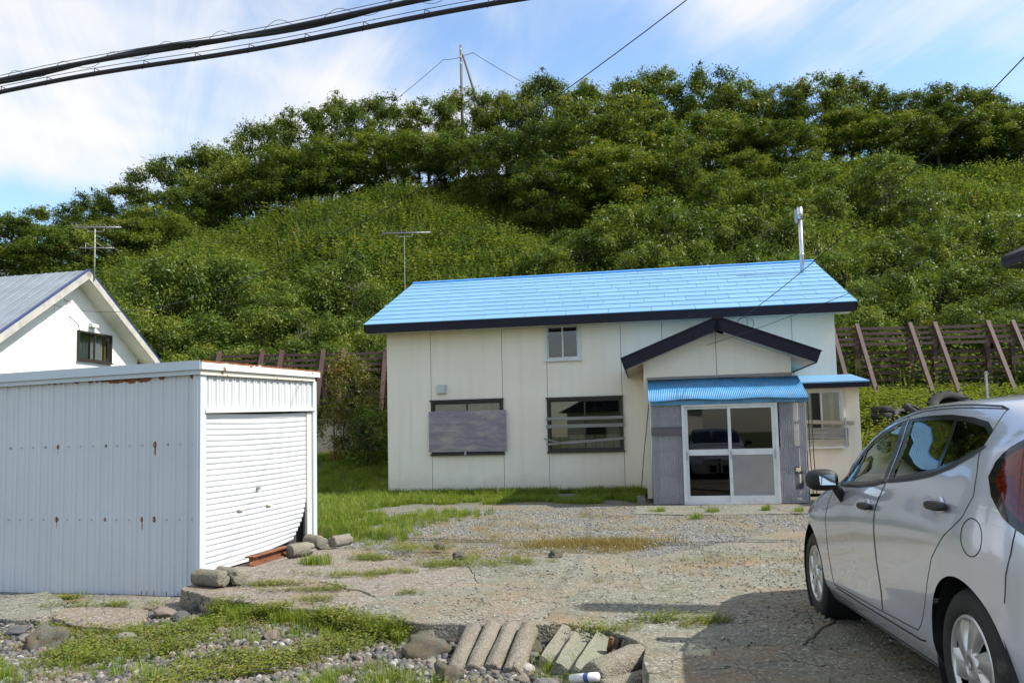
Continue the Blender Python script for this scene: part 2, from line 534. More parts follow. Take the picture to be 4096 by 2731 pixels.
# ---------------------------------------------------------------- cracked concrete yard
def mat_concrete(name, c1, c2, agg=0.5, pink=0.4, scale=1.0, moss=0.0, crack=True):
    g = G(name)
    rnd = g.rnd()
    off = g.node('ShaderNodeVectorMath', operation='ADD')
    g.l.new(g.co(), off.inputs[0])
    cb = g.node('ShaderNodeCombineXYZ')
    for i in range(3): g.l.new(g.math('MULTIPLY', rnd, 7.0 + i), cb.inputs[i])
    g.l.new(cb.outputs[0], off.inputs[1])
    v = off.outputs[0]
    b = g.mix(g.ramp(g.noise(1.3 * scale, 6, 0.65, v), [(0.32, 0.0), (0.68, 1.0)]), c1, c2)
    b = g.mix(g.math('MULTIPLY', g.ramp(g.noise(0.9 * scale, 5, 0.6, v, 0.3), [(0.5, 0.0), (0.62, 1.0)]), pink), b, (0.27, 0.19, 0.15))
    ag = g.voro(52 * scale, v, out=1)
    sc = g.node('ShaderNodeSeparateColor')
    g.l.new(ag, sc.inputs[0])
    agc = g.ramp(sc.outputs[1], [(0.0, (0.05, 0.05, 0.045)), (0.3, (0.13, 0.13, 0.105)), (0.7, (0.25, 0.24, 0.195)), (0.92, (0.38, 0.36, 0.31)), (1.0, (0.55, 0.54, 0.50))])
    b = g.mix(g.math('MULTIPLY', g.ramp(g.noise(2.2 * scale, 5, 0.7, v), [(0.3, 0.15), (0.7, 1.0)]), agg), b, agc)
    b = g.mix(g.math('MULTIPLY', g.noise(3.5 * scale, 8, 0.75, v), 0.5), b, (0.13, 0.12, 0.09))
    if crack:
        om = g.ramp(g.noise(0.75, 7, 0.72, v, 0.5), [(0.50, 0.0), (0.66, 0.62)])
        b = g.mix(om, b, g.mix(g.noise(30, 3, 0.6, v), (0.20, 0.115, 0.05), (0.30, 0.20, 0.11)))
        mm = g.ramp(g.noise(0.6, 7, 0.72, g.map((1, 1, 1), (0, 0, 0), (3, 7, 1), v), 0.4), [(0.54, 0.0), (0.68, 0.6)])
        b = g.mix(mm, b, (0.13, 0.135, 0.06))
        dk = g.ramp(g.noise(1.1, 8, 0.75, g.map((1, 1, 1), (0, 0, 0), (11, 2, 1), v)), [(0.55, 0.0), (0.75, 0.55)])
        b = g.mix(dk, b, (0.075, 0.072, 0.06))
    hgt = g.math('ADD', g.math('MULTIPLY', g.voro(52 * scale, v), 0.5), g.math('MULTIPLY', g.noise(14 * scale, 6, 0.7, v), 1.0))
    if crack:
        wv = g.node('ShaderNodeVectorMath', operation='ADD')
        g.l.new(v, wv.inputs[0])
        g.l.new(g.mix(1.0, g.noise(2.2, 4, 0.6, v, color=True), (0.55, 0.55, 0.55), 'MULTIPLY'), wv.inputs[1])
        ed = g.voro(2.1, wv.outputs[0], 'DISTANCE_TO_EDGE')
        ck = g.ramp(ed, [(0.0, 1.0), (0.008, 0.0)])
        gate = g.ramp(g.noise(0.9, 3, 0.5, v), [(0.41, 0.0), (0.52, 1.0)])
        ck = g.math('MULTIPLY', ck, gate)
        b = g.mix(ck, b, (0.05, 0.047, 0.035))
        hgt = g.math('SUBTRACT', hgt, g.math('MULTIPLY', ck, 1.5))
        pits = g.ramp(g.voro(9, v), [(0.03, 1.0), (0.075, 0.0)])
        b = g.mix(g.math('MULTIPLY', pits, 0.6), b, (0.06, 0.055, 0.045))
    if moss:
        b = g.mix(g.math('MULTIPLY', g.ramp(g.noise(2.0, 6, 0.7, v), [(0.5, 0.0), (0.66, 1.0)]), moss), b, (0.10, 0.12, 0.04))
    return g.set(b, 0.9, 0, g.bump(hgt, 0.9, 0.016), 0.25)
M_CONC = mat_concrete('old_concrete', (0.145, 0.15, 0.112), (0.245, 0.245, 0.19), 0.85, 0.45)
M_CONC2 = mat_concrete('reddish_concrete', (0.22, 0.18, 0.145), (0.30, 0.25, 0.205), 0.75, 0.7)
M_CORE = mat_concrete('core_concrete', (0.19, 0.165, 0.125), (0.32, 0.275, 0.215), 0.45, 0.45, 1.6, 0.25, False)

def clip(poly, nx, ny, d):
    """keep the side nx*x+ny*y <= d"""
    r = []
    for i in range(len(poly)):
        a, b = poly[i], poly[(i + 1) % len(poly)]
        da, db = nx * a[0] + ny * a[1] - d, nx * b[0] + ny * b[1] - d
        if da <= 0: r.append(a)
        if (da < 0 < db) or (db < 0 < da):
            t = da / (da - db)
            r.append((a[0] + (b[0] - a[0]) * t, a[1] + (b[1] - a[1]) * t))
    return r
def rough_poly(poly, step, amp, seed=0.0):
    r = []
    for i in range(len(poly)):
        a, b = poly[i], poly[(i + 1) % len(poly)]
        L = math.hypot(b[0] - a[0], b[1] - a[1])
        k = max(1, int(L / step))
        for j in range(k):
            t = j / k
            x, y = a[0] + (b[0] - a[0]) * t, a[1] + (b[1] - a[1]) * t
            dx = mnoise.noise((x * 3.1, y * 3.1, seed)) + 0.5 * mnoise.noise((x * 9, y * 9, seed))
            dy = mnoise.noise((x * 3.1, y * 3.1, seed + 9)) + 0.5 * mnoise.noise((x * 9, y * 9, seed + 9))
            r.append((x + dx * amp, y + dy * amp))
    return r
def inset(poly, d):
    n = len(poly)
    r = []
    for i in range(n):
        a, p, b = Vector(poly[i - 1]), Vector(poly[i]), Vector(poly[(i + 1) % n])
        e = (b - a)
        if e.length < 1e-6: r.append(poly[i]); continue
        nrm = Vector((-e.y, e.x)).normalized()
        r.append(tuple(p + nrm * d))
    return r
def area(poly):
    return 0.5 * sum(poly[i - 1][0] * poly[i][1] - poly[i][0] * poly[i - 1][1] for i in range(len(poly)))
def slab_piece(poly, ztop, thick, m, name, parent, tilt=(0, 0), amp=0.025, step=0.11, gap=0.006, **kw):
    if area(poly) < 0: poly = poly[::-1]
    p0 = inset(rough_poly(poly, step, amp), gap)
    cx, cy = sum(p[0] for p in p0) / len(p0), sum(p[1] for p in p0) / len(p0)
    zt = lambda x, y: ztop + (x - cx) * tilt[0] + (y - cy) * tilt[1]
    n = len(p0)
    p1 = inset(p0, 0.006)
    V = [(x, y, zt(x, y)) for x, y in p1]
    V += [(x, y, zt(x, y) - 0.008) for x, y in p0]
    V += [(x + 0.02 * mnoise.noise((x * 7, y * 7, 3)), y + 0.02 * mnoise.noise((x * 7, y * 7, 5)), zt(x, y) - thick * 0.55) for x, y in inset(p0, -0.008)]
    V += [(x, y, zt(x, y) - thick) for x, y in inset(p0, 0.03)]
    tri = tessellate_polygon([[Vector((x, y, 0)) for x, y in p1]])
    F = []
    for t in tri:
        a, b, c = [p1[i] for i in t]
        s = (b[0] - a[0]) * (c[1] - a[1]) - (c[0] - a[0]) * (b[1] - a[1])
        F.append(tuple(t) if s > 0 else tuple(t)[::-1])
    for L in range(3):
        for i in range(n):
            j = (i + 1) % n
            F.append((L * n + j, L * n + i, (L + 1) * n + i, (L + 1) * n + j))
    return meshobj(name, V, F, m, parent, **kw)

yard = empty('yard_pavement', (0, 0, 0), kind='structure')
OUT = [(-3.02, 7.25)] + EDGE + [(0.66, 4.2), (0.6, 2.6), (0.58, 0.9), (7.0, 0.9), (7.5, 9.0), (6.0, 11.0), (3.4, 10.4), (1.45, 8.55), (0.55, 8.85), (-0.48, 8.39), (-1.08, 8.48), (-1.72, 9.49), (-2.18, 9.83), (-2.5, 9.7)]
SEED = [(-2.45, 7.7), (-1.95, 6.75), (-2.2, 9.1), (-1.1, 7.5), (-0.4, 6.4), (0.3, 7.7), (1.0, 5.9), (1.9, 7.6), (1.3, 3.6), (2.9, 4.6), (3.4, 9.0), (5.2, 4.2), (5.3, 7.8), (2.4, 1.8), (5.2, 1.9)]
for i, s in enumerate(SEED):
    p = list(OUT)
    for j, q in enumerate(SEED):
        if i == j: continue
        nx, ny = q[0] - s[0], q[1] - s[1]
        p = clip(p, nx, ny, (q[0] ** 2 + q[1] ** 2 - s[0] ** 2 - s[1] ** 2) / 2)
        if len(p) < 3: break
    if len(p) < 3: continue
    slab_piece(p, (0.028 if s[1] < 4 else -0.018 if s[0] > 2.5 else random.uniform(-0.008, 0.004)), 0.21, M_CONC2 if i in (0, 1, 2, 3) else M_CONC, 'concrete_slab', yard,
               (random.uniform(-0.006, 0.006), random.uniform(-0.006, 0.006)), amp=0.04, step=0.08, gap=0.002)
# apron in front of the porch
for p in ([(1.9, 13.0), (3.1, 12.6), (3.3, 14.4), (2.2, 14.6)], [(3.1, 12.6), (4.3, 12.5), (4.4, 14.3), (3.3, 14.4)], [(4.3, 12.5), (5.6, 12.3), (5.8, 14.0), (4.4, 14.3)]):
    slab_piece(p, 0.005, 0.12, M_CONC, 'concrete_slab', yard, amp=0.06, gap=0.004)
# strip under the shutter
slab_piece([(-3.02, 7.9), (-2.80, 7.75), (-2.28, 10.1), (-2.52, 10.3)], 0.012, 0.2, M_CORE, 'concrete_sill', yard, amp=0.008)

# broken slabs lying in front of the garage side
BS = [([(-4.95, 7.45), (-4.54, 7.86), (-4.05, 7.32), (-3.97, 6.73), (-4.37, 6.82), (-5.0, 6.9)], (0.02, 0.05), 'large cracked grey slab lying at the garage wall, at the left edge', -0.13),
      ([(-3.88, 6.75), (-4.0, 7.12), (-3.66, 7.18), (-3.21, 7.07), (-3.08, 6.75), (-3.03, 6.36), (-3.19, 6.42), (-3.5, 6.5)], (-0.03, 0.02), 'pinkish broken slab with ragged right end, in front of the garage side', -0.14),
      ([(-4.16, 7.42), (-4.03, 7.70), (-3.73, 7.74), (-3.3, 7.7), (-3.25, 7.2), (-3.66, 7.25)], (0.0, 0.03), 'flat grey slab tucked under the ribbed garage wall', -0.16),
      ([(-3.28, 7.66), (-3.0, 7.6), (-2.72, 7.35), (-2.80, 7.05), (-3.2, 7.14), (-3.24, 7.3)], (0.02, 0.04), 'reddish slab below the white garage corner post', -0.17)]
for p, t, lab, zt in BS:
    slab_piece(p, zt, 0.13, M_CONC if 'grey' in lab else M_CONC2, 'broken_slab', None, t, 0.03, 0.07, 0.01, label=lab, cat='slab', group='broken slabs along the garage', kind='thing')

# ================================================================ HOUSE WITH THE BLUE ROOF
def mat_siding():
    g = G('cream_siding')
    z = g.sepxyz()[2]
    n1 = g.noise(0.8, 5, 0.6)
    streak = g.noise(1.0, 5, 0.6, g.map((6, 6, 0.35)))
    b = g.mix(g.ramp(n1, [(0.3, 0.0), (0.7, 1.0)]), (0.82, 0.725, 0.59), (0.87, 0.80, 0.68))
    b = g.mix(g.math('MULTIPLY', g.ramp(streak, [(0.5, 0.0), (0.8, 1.0)]), 0.30), b, (0.56, 0.50, 0.40))
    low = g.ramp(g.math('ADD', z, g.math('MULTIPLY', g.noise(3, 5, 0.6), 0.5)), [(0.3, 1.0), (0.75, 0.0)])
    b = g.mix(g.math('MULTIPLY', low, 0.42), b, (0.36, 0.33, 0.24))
    return g.set(b, 0.75, 0, g.bump(g.math('ADD', g.noise(90, 3, 0.6), g.math('MULTIPLY', g.noise(2.2, 3), 6.0)), 0.2, 0.003), 0.3)
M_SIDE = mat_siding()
def mat_roofpaint(name, c, var=0.1):
    g = G(name)
    b = g.mix(g.ramp(g.noise(1.1, 5, 0.6), [(0.3, 0.0), (0.7, 1.0)]), tuple(v * (1 - var) for v in c), tuple(v * (1 + var * 0.5) for v in c))
    f = g.math('ADD', g.math('MULTIPLY', g.rnd(), 0.13), 0.93)
    cc = g.node('ShaderNodeCombineColor')
    for i in range(3): g.l.new(f, cc.inputs[i])
    b = g.mix(1.0, b, cc.outputs[0], 'MULTIPLY')
    dirt = g.ramp(g.noise(1.4, 7, 0.7, g.map((1, 1, 1), src=None)), [(0.5, 0.0), (0.8, 1.0)])
    b = g.mix(g.math('MULTIPLY', dirt, 0.3), b, (0.10, 0.19, 0.30))
    return g.set(b, 0.42, 0, g.bump(g.noise(3.0, 3), 0.12, 0.01), 0.4)
M_BLUE = mat_roofpaint('sky_blue_roof_paint', (0.155, 0.345, 0.55))
M_BLUE2 = worn('faded_blue_corrugated', (0.10, 0.36, 0.62), 0.5, 0.25, 4, 40, 0.1, stain=((0.30, 0.38, 0.42), 0.05))
M_NAVY = worn('dark_navy_trim', (0.010, 0.009, 0.019), 0.55, 0.3, 6, 40, 0.1, stain=((0.022, 0.018, 0.022), 0.08), spec=0.25)
M_BROWNTRIM = worn('dark_brown_sash', (0.035, 0.028, 0.022), 0.45, 0.25, 8, 60, 0.1)
M_WHITE = worn('white_aluminium', (0.70, 0.70, 0.69), 0.42, 0.12, 4, 40, 0.06, stain=((0.42, 0.38, 0.33), 0.02))
M_GREYALU = worn('dull_aluminium', (0.42, 0.42, 0.43), 0.4, 0.2, 6, 60, 0.1, metal=0.4)
M_SOFFIT = worn('soffit_board', (0.55, 0.51, 0.42), 0.8, 0.15, 3, 50, 0.1)
M_FOUND = mat_concrete('foundation_concrete', (0.10, 0.10, 0.09), (0.17, 0.165, 0.15), 0.2, 0.1, 1.5, 0.3, False)
M_GLASS = glass('window_glass', (0.80, 0.82, 0.81), 1.25)
M_GLASSD = glass('dark_door_glass', (0.30, 0.30, 0.33), 0.8)
M_DARK = worn('interior_dark', (0.05, 0.048, 0.045), 0.9, 0.2)
M_ROOM = worn('interior_wall', (0.07, 0.065, 0.06), 0.9, 0.2)
M_CURT = worn('brown_curtain', (0.20, 0.155, 0.12), 0.9, 0.3, 9, 50)
M_LACE = worn('pale_curtain', (0.5, 0.52, 0.52), 0.9, 0.15, 9, 50)
def mat_wood(name, c1, c2, axis_scale=(1.2, 30, 30), rough=0.85, blotch=None):
    g = G(name)
    cbx = g.node('ShaderNodeCombineXYZ')
    for i in range(3): g.l.new(g.math('MULTIPLY', g.rnd(), 5.0 + i), cbx.inputs[i])
    vm = g.node('ShaderNodeVectorMath', operation='ADD')
    g.l.new(g.map(axis_scale), vm.inputs[0])
    g.l.new(cbx.outputs[0], vm.inputs[1])
    gr = g.noise(1.6, 6, 0.65, vm.outputs[0], 0.3)
    b = g.mix(g.ramp(gr, [(0.3, 0.0), (0.7, 1.0)]), c1, c2)
    if blotch:
        b = g.mix(g.ramp(g.noise(2.6, 7, 0.7, g.map((0.7, 1, 2.6))), [(0.46, 0.0), (0.64, 0.75)]), b, g.mix(g.ramp(gr, [(0.3, 0.0), (0.7, 1.0)]), tuple(v * 0.8 for v in blotch), blotch))
    return g.set(b, rough, 0, g.bump(gr, 0.35, 0.004), 0.25)
M_WOOD = mat_wood('weathered_grey_wood', (0.17, 0.155, 0.14), (0.36, 0.34, 0.31))
M_WOOD2 = mat_wood('pale_weathered_wood', (0.30, 0.26, 0.20), (0.50, 0.45, 0.36))
M_WOODP = mat_wood('purple_grey_wood', (0.085, 0.072, 0.085), (0.16, 0.14, 0.155))
M_PLY = mat_wood('stained_plywood', (0.20, 0.17, 0.205), (0.30, 0.26, 0.29), (1.0, 1, 9), 0.85, (0.50, 0.44, 0.36))
def mat_poly():
    """smoky corrugated plastic sheet"""
    g = G('smoky_plastic_sheet')
    tr = g.node('ShaderNodeBsdfTransparent'); tr.inputs[0].default_value = (0.72, 0.70, 0.76, 1)
    df = g.node('ShaderNodeBsdfDiffuse')
    g.l.new(g.mix(g.ramp(g.noise(2.5, 5, 0.6), [(0.35, 0.0), (0.7, 1.0)]), (0.58, 0.565, 0.60), (0.74, 0.725, 0.76)), df.inputs[0])
    m1 = g.node('ShaderNodeMixShader'); m1.inputs[0].default_value = 0.40
    g.l.new(tr.outputs[0], m1.inputs[1]); g.l.new(df.outputs[0], m1.inputs[2])
    gl = g.node('ShaderNodeBsdfGlossy'); gl.inputs['Roughness'].default_value = 0.12
    fr = g.node('ShaderNodeLayerWeight'); fr.inputs[0].default_value = 0.25
    m2 = g.node('ShaderNodeMixShader')
    g.l.new(fr.outputs[0], m2.inputs[0]); g.l.new(m1.outputs[0], m2.inputs[1]); g.l.new(gl.outputs[0], m2.inputs[2])
    g.l.new(m2.outputs[0], g.o.inputs[0])
    return g.m
M_POLY = mat_poly()
M_FROST = worn('grey_frosted_panel', (0.30, 0.285, 0.27), 0.5, 0.15, 3, 50)
M_STEEL = worn('stainless_steel', (0.62, 0.63, 0.66), 0.28, 0.1, 5, 80, 0.05, metal=0.9)
M_BLACK = worn('black_rubber_cable', (0.012, 0.012, 0.016), 0.6, 0.2)
M_ROPE = worn('dark_rope', (0.05, 0.06, 0.045), 0.9, 0.3)

house = empty('house', (-2.86, 18.2, 0), R(-9.5), label='long cream house with sky blue shingle roof and dark eaves at the hill foot', cat='house')
HW, HD, ZT = 9.78, 6.9, 3.76
# wall panels of the front: (u0,u1,z0,z1)
gp = 0.005
cols_ = [0.0, 1.035, 2.68, 3.69, 5.325, 6.22, 7.12, 8.02, 8.92, HW]
for i in range(9):
    a, b = cols_[i], cols_[i + 1]
    l, r = a + (gp if i else 0), b - (gp if i < 8 else 0)
    rects = [(l, r, 0.12, ZT + 0.06)]
    if i == 1: rects = [(l, r, 0.12, 0.92), (l, r, 2.14, ZT + 0.06)]
    if i == 3: rects = [(l, r, 0.12, 0.93), (l, r, 2.12, 2.94), (4.45, r, 2.94, ZT + 0.06)]
    for x0, x1, z0, z1 in rects:
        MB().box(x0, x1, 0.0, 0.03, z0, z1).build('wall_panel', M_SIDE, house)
nl_ = MB()
for c_ in cols_[:-1]:
    for z in np.arange(0.2, 3.7, 0.455):
        nl_.lathe([(0.0, -0.0025), (0.006, -0.0015), (0.006, 0.0)], 6, 'y', Matrix.Translation((c_ + 0.03, 0, z)))
nl_.build('nail_heads', M_GREYALU, house, kind='stuff')
b = MB()
b.box(0.0, HW, 0.031, 0.10, 0.12, 0.92); b.box(0.0, 1.03, 0.031, 0.10, 0.92, ZT); b.box(2.69, 3.66, 0.031, 0.10, 0.92, ZT); b.box(5.33, HW, 0.031, 0.10, 0.92, ZT)
b.box(1.03, 2.69, 0.031, 0.10, 2.14, ZT); b.box(3.66, 5.33, 0.031, 0.10, 2.12, 2.94); b.box(4.46, 5.33, 0.031, 0.10, 2.94, ZT)
b.build('wall_backing', M_DARK, house)
b = MB()
b.prism([(0.03, 0.12), (HD, 0.12), (HD, ZT), (3.45, 5.30), (0.03, ZT)], 0, 0.1, Matrix(((0, 1, 0, 0), (1, 0, 0, 0), (0, 0, 1, 0), (0, 0, 0, 1))))
b.prism([(0.03, 0.12), (HD, 0.12), (HD, ZT), (3.45, 5.30), (0.03, ZT)], HW - 0.1, HW, Matrix(((0, 1, 0, 0), (1, 0, 0, 0), (0, 0, 1, 0), (0, 0, 0, 1))))
b.box(0.1, HW - 0.1, HD - 0.1, HD, 0.12, ZT)
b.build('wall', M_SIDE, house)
MB().box(0.05, HW - 0.05, 0.06, HD - 0.06, -0.3, 0.12).build('foundation', M_FOUND, house)
for u in (1.45, 4.55):
    MB().box(u, u + 0.28, 0.04, 0.08, 0.04, 0.155).build('foundation_vent', M_DARK, house)
b = MB(); b.box(0.12, HW - 0.12, 0.12, HD - 0.12, 0.14, 0.2); b.box(0.12, HW - 0.12, 2.2, 2.3, 0.2, ZT); b.box(0.12, HW - 0.12, 0.12, 2.2, 2.5, 2.56)
b.build('interior', M_ROOM, house)
# ---- roof
EU0, EU1, EB, EZ_, RB, RZ_ = -0.36, 10.13, -0.56, 3.86, 3.45, 5.56
sl_len = math.hypot(RB - EB, RZ_ - EZ_)
ang = math.atan2(RZ_ - EZ_, RB - EB)
sx = Matrix.Translation((0, EB, EZ_)) @ Matrix.Rotation(ang, 4, 'X')       # slope frame: x along eave, y up the slope
rf = MB()
rf.box(EU0 + 0.01, EU1 - 0.01, 0.02, sl_len, -0.10, -0.012, sx)
bx2 = Matrix.Translation((0, 2 * RB - EB, EZ_)) @ Matrix.Rotation(R(180), 4, 'Z') @ Matrix.Rotation(ang, 4, 'X')
rf.box(-EU1 + 0.01, -EU0 - 0.01, 0.02, sl_len - 0.02, -0.10, -0.002, bx2)
roof = rf.build('roof', worn('roof_underlay', (0.03, 0.10, 0.20), 0.7), house)
ROWS, PW = 11, 0.91
rh = sl_len / ROWS
cache = {}
for k in range(ROWS):
    x = EU0 - (0.455 * (k % 2) + 0.14 * (k // 2 % 3))
    while x < EU1 - 0.02:
        a, c = max(x, EU0), min(x + PW, EU1)
        if c - a > 0.02:
            key = round(c - a, 3)
            if key not in cache:
                q = MB(); w = c - a - 0.008
                # shingle: thin wedge, butt edge proud
                q.add([(0, 0, 0.0), (w, 0, 0.0), (w, rh + 0.03, -0.010), (0, rh + 0.03, -0.010), (0, 0, 0.016), (w, 0, 0.016), (w, rh + 0.03, 0.002), (0, rh + 0.03, 0.002)],
                      [(3, 2, 1, 0), (4, 5, 6, 7), (0, 1, 5, 4), (1, 2, 6, 5), (2, 3, 7, 6), (3, 0, 4, 7)])
                cache[key] = q.mesh('roof_panel', M_BLUE)
            o = inst('roof_panel', cache[key], roof)
            o.matrix_local = sx @ Matrix.Translation((a + 0.002, k * rh, 0.0))
        x += PW
b = MB(); b.box(EU0 - 0.01, EU1 + 0.01, sl_len - 0.10, sl_len + 0.02, 0.006, 0.035, sx); b.box(-EU1 - 0.01, -EU0 + 0.01, sl_len - 0.10, sl_len + 0.005, 0.0, 0.034, bx2)
b.build('ridge_cap', worn('ridge_blue', (0.06, 0.28, 0.75), 0.4), roof)
b = MB(); b.box(EU0 + 0.05, EU1 - 0.05, EB + 0.012, EB + 0.05, EZ_ - 0.19, EZ_ - 0.005); b.build('fascia', M_NAVY, house)
b = MB(); b.box(EU0 + 0.06, EU1 - 0.06, EB + 0.051, -0.002, EZ_ - 0.16, EZ_ - 0.13); b.build('soffit', M_SOFFIT, house)
for u in (EU0 + 0.006, EU1 - 0.046):
    b = MB(); b.box(u, u + 0.04, 0.0, sl_len - 0.03, -0.17, -0.013, sx); b.box(-u - 0.04, -u, 0.0, sl_len - 0.06, -0.17, -0.003, bx2); b.build('verge_board', M_NAVY, house)
MB().box(8.9, 9.12, 3.72, 3.80, 0.018, 0.03, sx).build('roof_patch', worn('roof_patch_blue', (0.08, 0.26, 0.62), 0.5), house) if False else None

def window(parent, name, u0, u1, z0, z1, y, mframe, fw_=0.045, depth=0.06, cols=2, glassm=None, slider=True, sill=True):
    w = MB()
    w.box(u0, u1, y - 0.02, y + depth, z1 - fw_, z1); w.box(u0, u1, y - 0.02, y + depth, z0, z0 + fw_)
    w.box(u0, u0 + fw_, y - 0.02, y + depth, z0 + fw_, z1 - fw_); w.box(u1 - fw_, u1, y - 0.02, y + depth, z0 + fw_, z1 - fw_)
    win = w.build(name, mframe, parent)
    iw = (u1 - u0 - 2 * fw_) / cols
    for c in range(cols):
        a = u0 + fw_ + iw * c + (0.0 if c == 0 else -0.015); e = u0 + fw_ + iw * (c + 1) + (0.015 if c < cols - 1 else 0)
        yy = y + (0.008 if c % 2 else 0.03)
        s = MB(); t = 0.032
        s.box(a, e, yy, yy + 0.02, z1 - fw_ - t, z1 - fw_); s.box(a, e, yy, yy + 0.02, z0 + fw_, z0 + fw_ + t)
        s.box(a, a + t, yy, yy + 0.02, z0 + fw_ + t, z1 - fw_ - t); s.box(e - t, e, yy, yy + 0.02, z0 + fw_ + t, z1 - fw_ - t)
        s.build('sash', mframe, win)
        MB().box(a + t, e - t, yy + 0.008, yy + 0.012, z0 + fw_ + t, z1 - fw_ - t).build('pane', glassm or M_GLASS, win)
    if sill:
        MB().box(u0 - 0.02, u1 + 0.02, y - 0.06, y - 0.021, z0 - 0.015, z0 + 0.02).build('sill', mframe, win)
    return win
def curtain(parent, u0, u1, z0, z1, y, m, waves=18, amp=0.02):
    n = waves * 8
    V, F = [], []
    for i in range(n + 1):
        u = u0 + (u1 - u0) * i / n
        yy = y + amp * math.sin(i / 8 * 2 * math.pi) + 0.3 * amp * math.sin(i * 0.37)
        V += [(u, yy, z0), (u, yy, z1)]
    for i in range(n): F.append((2 * i, 2 * i + 2, 2 * i + 3, 2 * i + 1))
    return meshobj('curtain', V, F, m, parent, True)
w1 = window(house, 'upper_window', 3.655, 4.45, 2.945, 3.765, -0.01, M_WHITE, 0.05)
w2 = window(house, 'boarded_window', 1.03, 2.69, 0.92, 2.14, -0.02, M_BROWNTRIM, 0.055)
MB().box(1.01, 2.71, -0.07, -0.041, 2.12, 2.155).build('head_flashing', M_BROWNTRIM, w2)
curtain(w2, 1.10, 2.33, 0.98, 2.08, 0.14, M_CURT, 26, 0.02)
b = MB().box(0.985, 2.745, -0.085, -0.068, 0.985, 1.895); o = b.build('plywood_board', M_PLY, w2); o['label'] = 'blotchy purple-grey plywood sheet covering the window'
o.rotation_euler = (0, R(0.3), 0); o.location.z = 0.01
MB().box(1.80, 1.84, -0.095, -0.0, 0.90, 0.985).build('latch', M_GREYALU, w2)
w3 = window(house, 'slatted_window', 3.67, 5.33, 0.93, 2.12, -0.02, M_BROWNTRIM, 0.055)
MB().box(3.65, 5.35, -0.07, -0.041, 2.10, 2.135).build('head_flashing', M_BROWNTRIM, w3)
lat = MB()
for i in range(1, 4):
    for k in (0, 1):
        u = 3.73 + 0.78 * k + 0.78 * i / 4
        lat.box(u, u + 0.014, 0.062, 0.07, 0.99, 2.06)
for z in (1.2, 1.42, 1.64, 1.86): lat.box(3.73, 5.27, 0.062, 0.069, z, z + 0.014)
lat.build('lattice', M_BROWNTRIM, w3)
MB().box(3.73, 5.27, 0.30, 0.32, 0.99, 1.30).build('inner_screen', worn('paper_screen', (0.42, 0.37, 0.20), 0.9), w3)
for z0, z1, hgt, tilt in ((1.665, 1.66, 0.065, 0.05), (1.495, 1.50, 0.075, 0.0), (1.11, 1.21, 0.055, 0.0)):
    MB().bar((3.65, -0.075, z0), (5.35, -0.075, z1), 0.02, hgt).build('window_plank', M_WOOD, w3)
MB().bar((3.60, -0.095, 1.235), (3.98, -0.095, 1.13), 0.015, 0.035).build('window_plank', M_WOOD, w3)
for u in (1.17,):
    v = MB(); v.box(u, u + 0.22, -0.05, -0.001, 2.30, 2.50); v.box(u + 0.02, u + 0.2, -0.10, -0.051, 2.30, 2.48)
    bevel(v.build('wall_vent', worn('vent_grey', (0.52, 0.54, 0.56), 0.5), house), 0.008)
# ---- gabled entrance block
pk = MB()
gb = house
U0, U1, WF = 5.80, 8.52, -2.0
ent = empty('entrance_block'); ent.parent = house
pl = [(U0, 0.06), (7.165, 0.06), (7.165, 3.19), (U0, 2.66)]; pr_ = [(7.175, 0.06), (U1, 0.06), (U1, 2.66), (7.175, 3.19)]
MB().prism(pl, WF, WF + 0.03).build('wall_panel', M_SIDE, ent)
MB().prism(pr_, WF, WF + 0.03).build('wall_panel', M_SIDE, ent)
MB().box(7.16, 7.18, WF + 0.031, WF + 0.05, 0.06, 3.1).build('joint', M_DARK, ent)
MB().box(U0, U0 + 0.05, WF + 0.031, -0.002, 0.06, 2.66).build('side_wall', M_SIDE, ent)
MB().box(U1 - 0.05, U1, WF + 0.031, -0.002, 0.06, 2.66).build('side_wall', M_SIDE, ent)
PKU, PKZ, EL, ER, EZL = 7.18, 3.39, 5.41, 8.96, 2.69
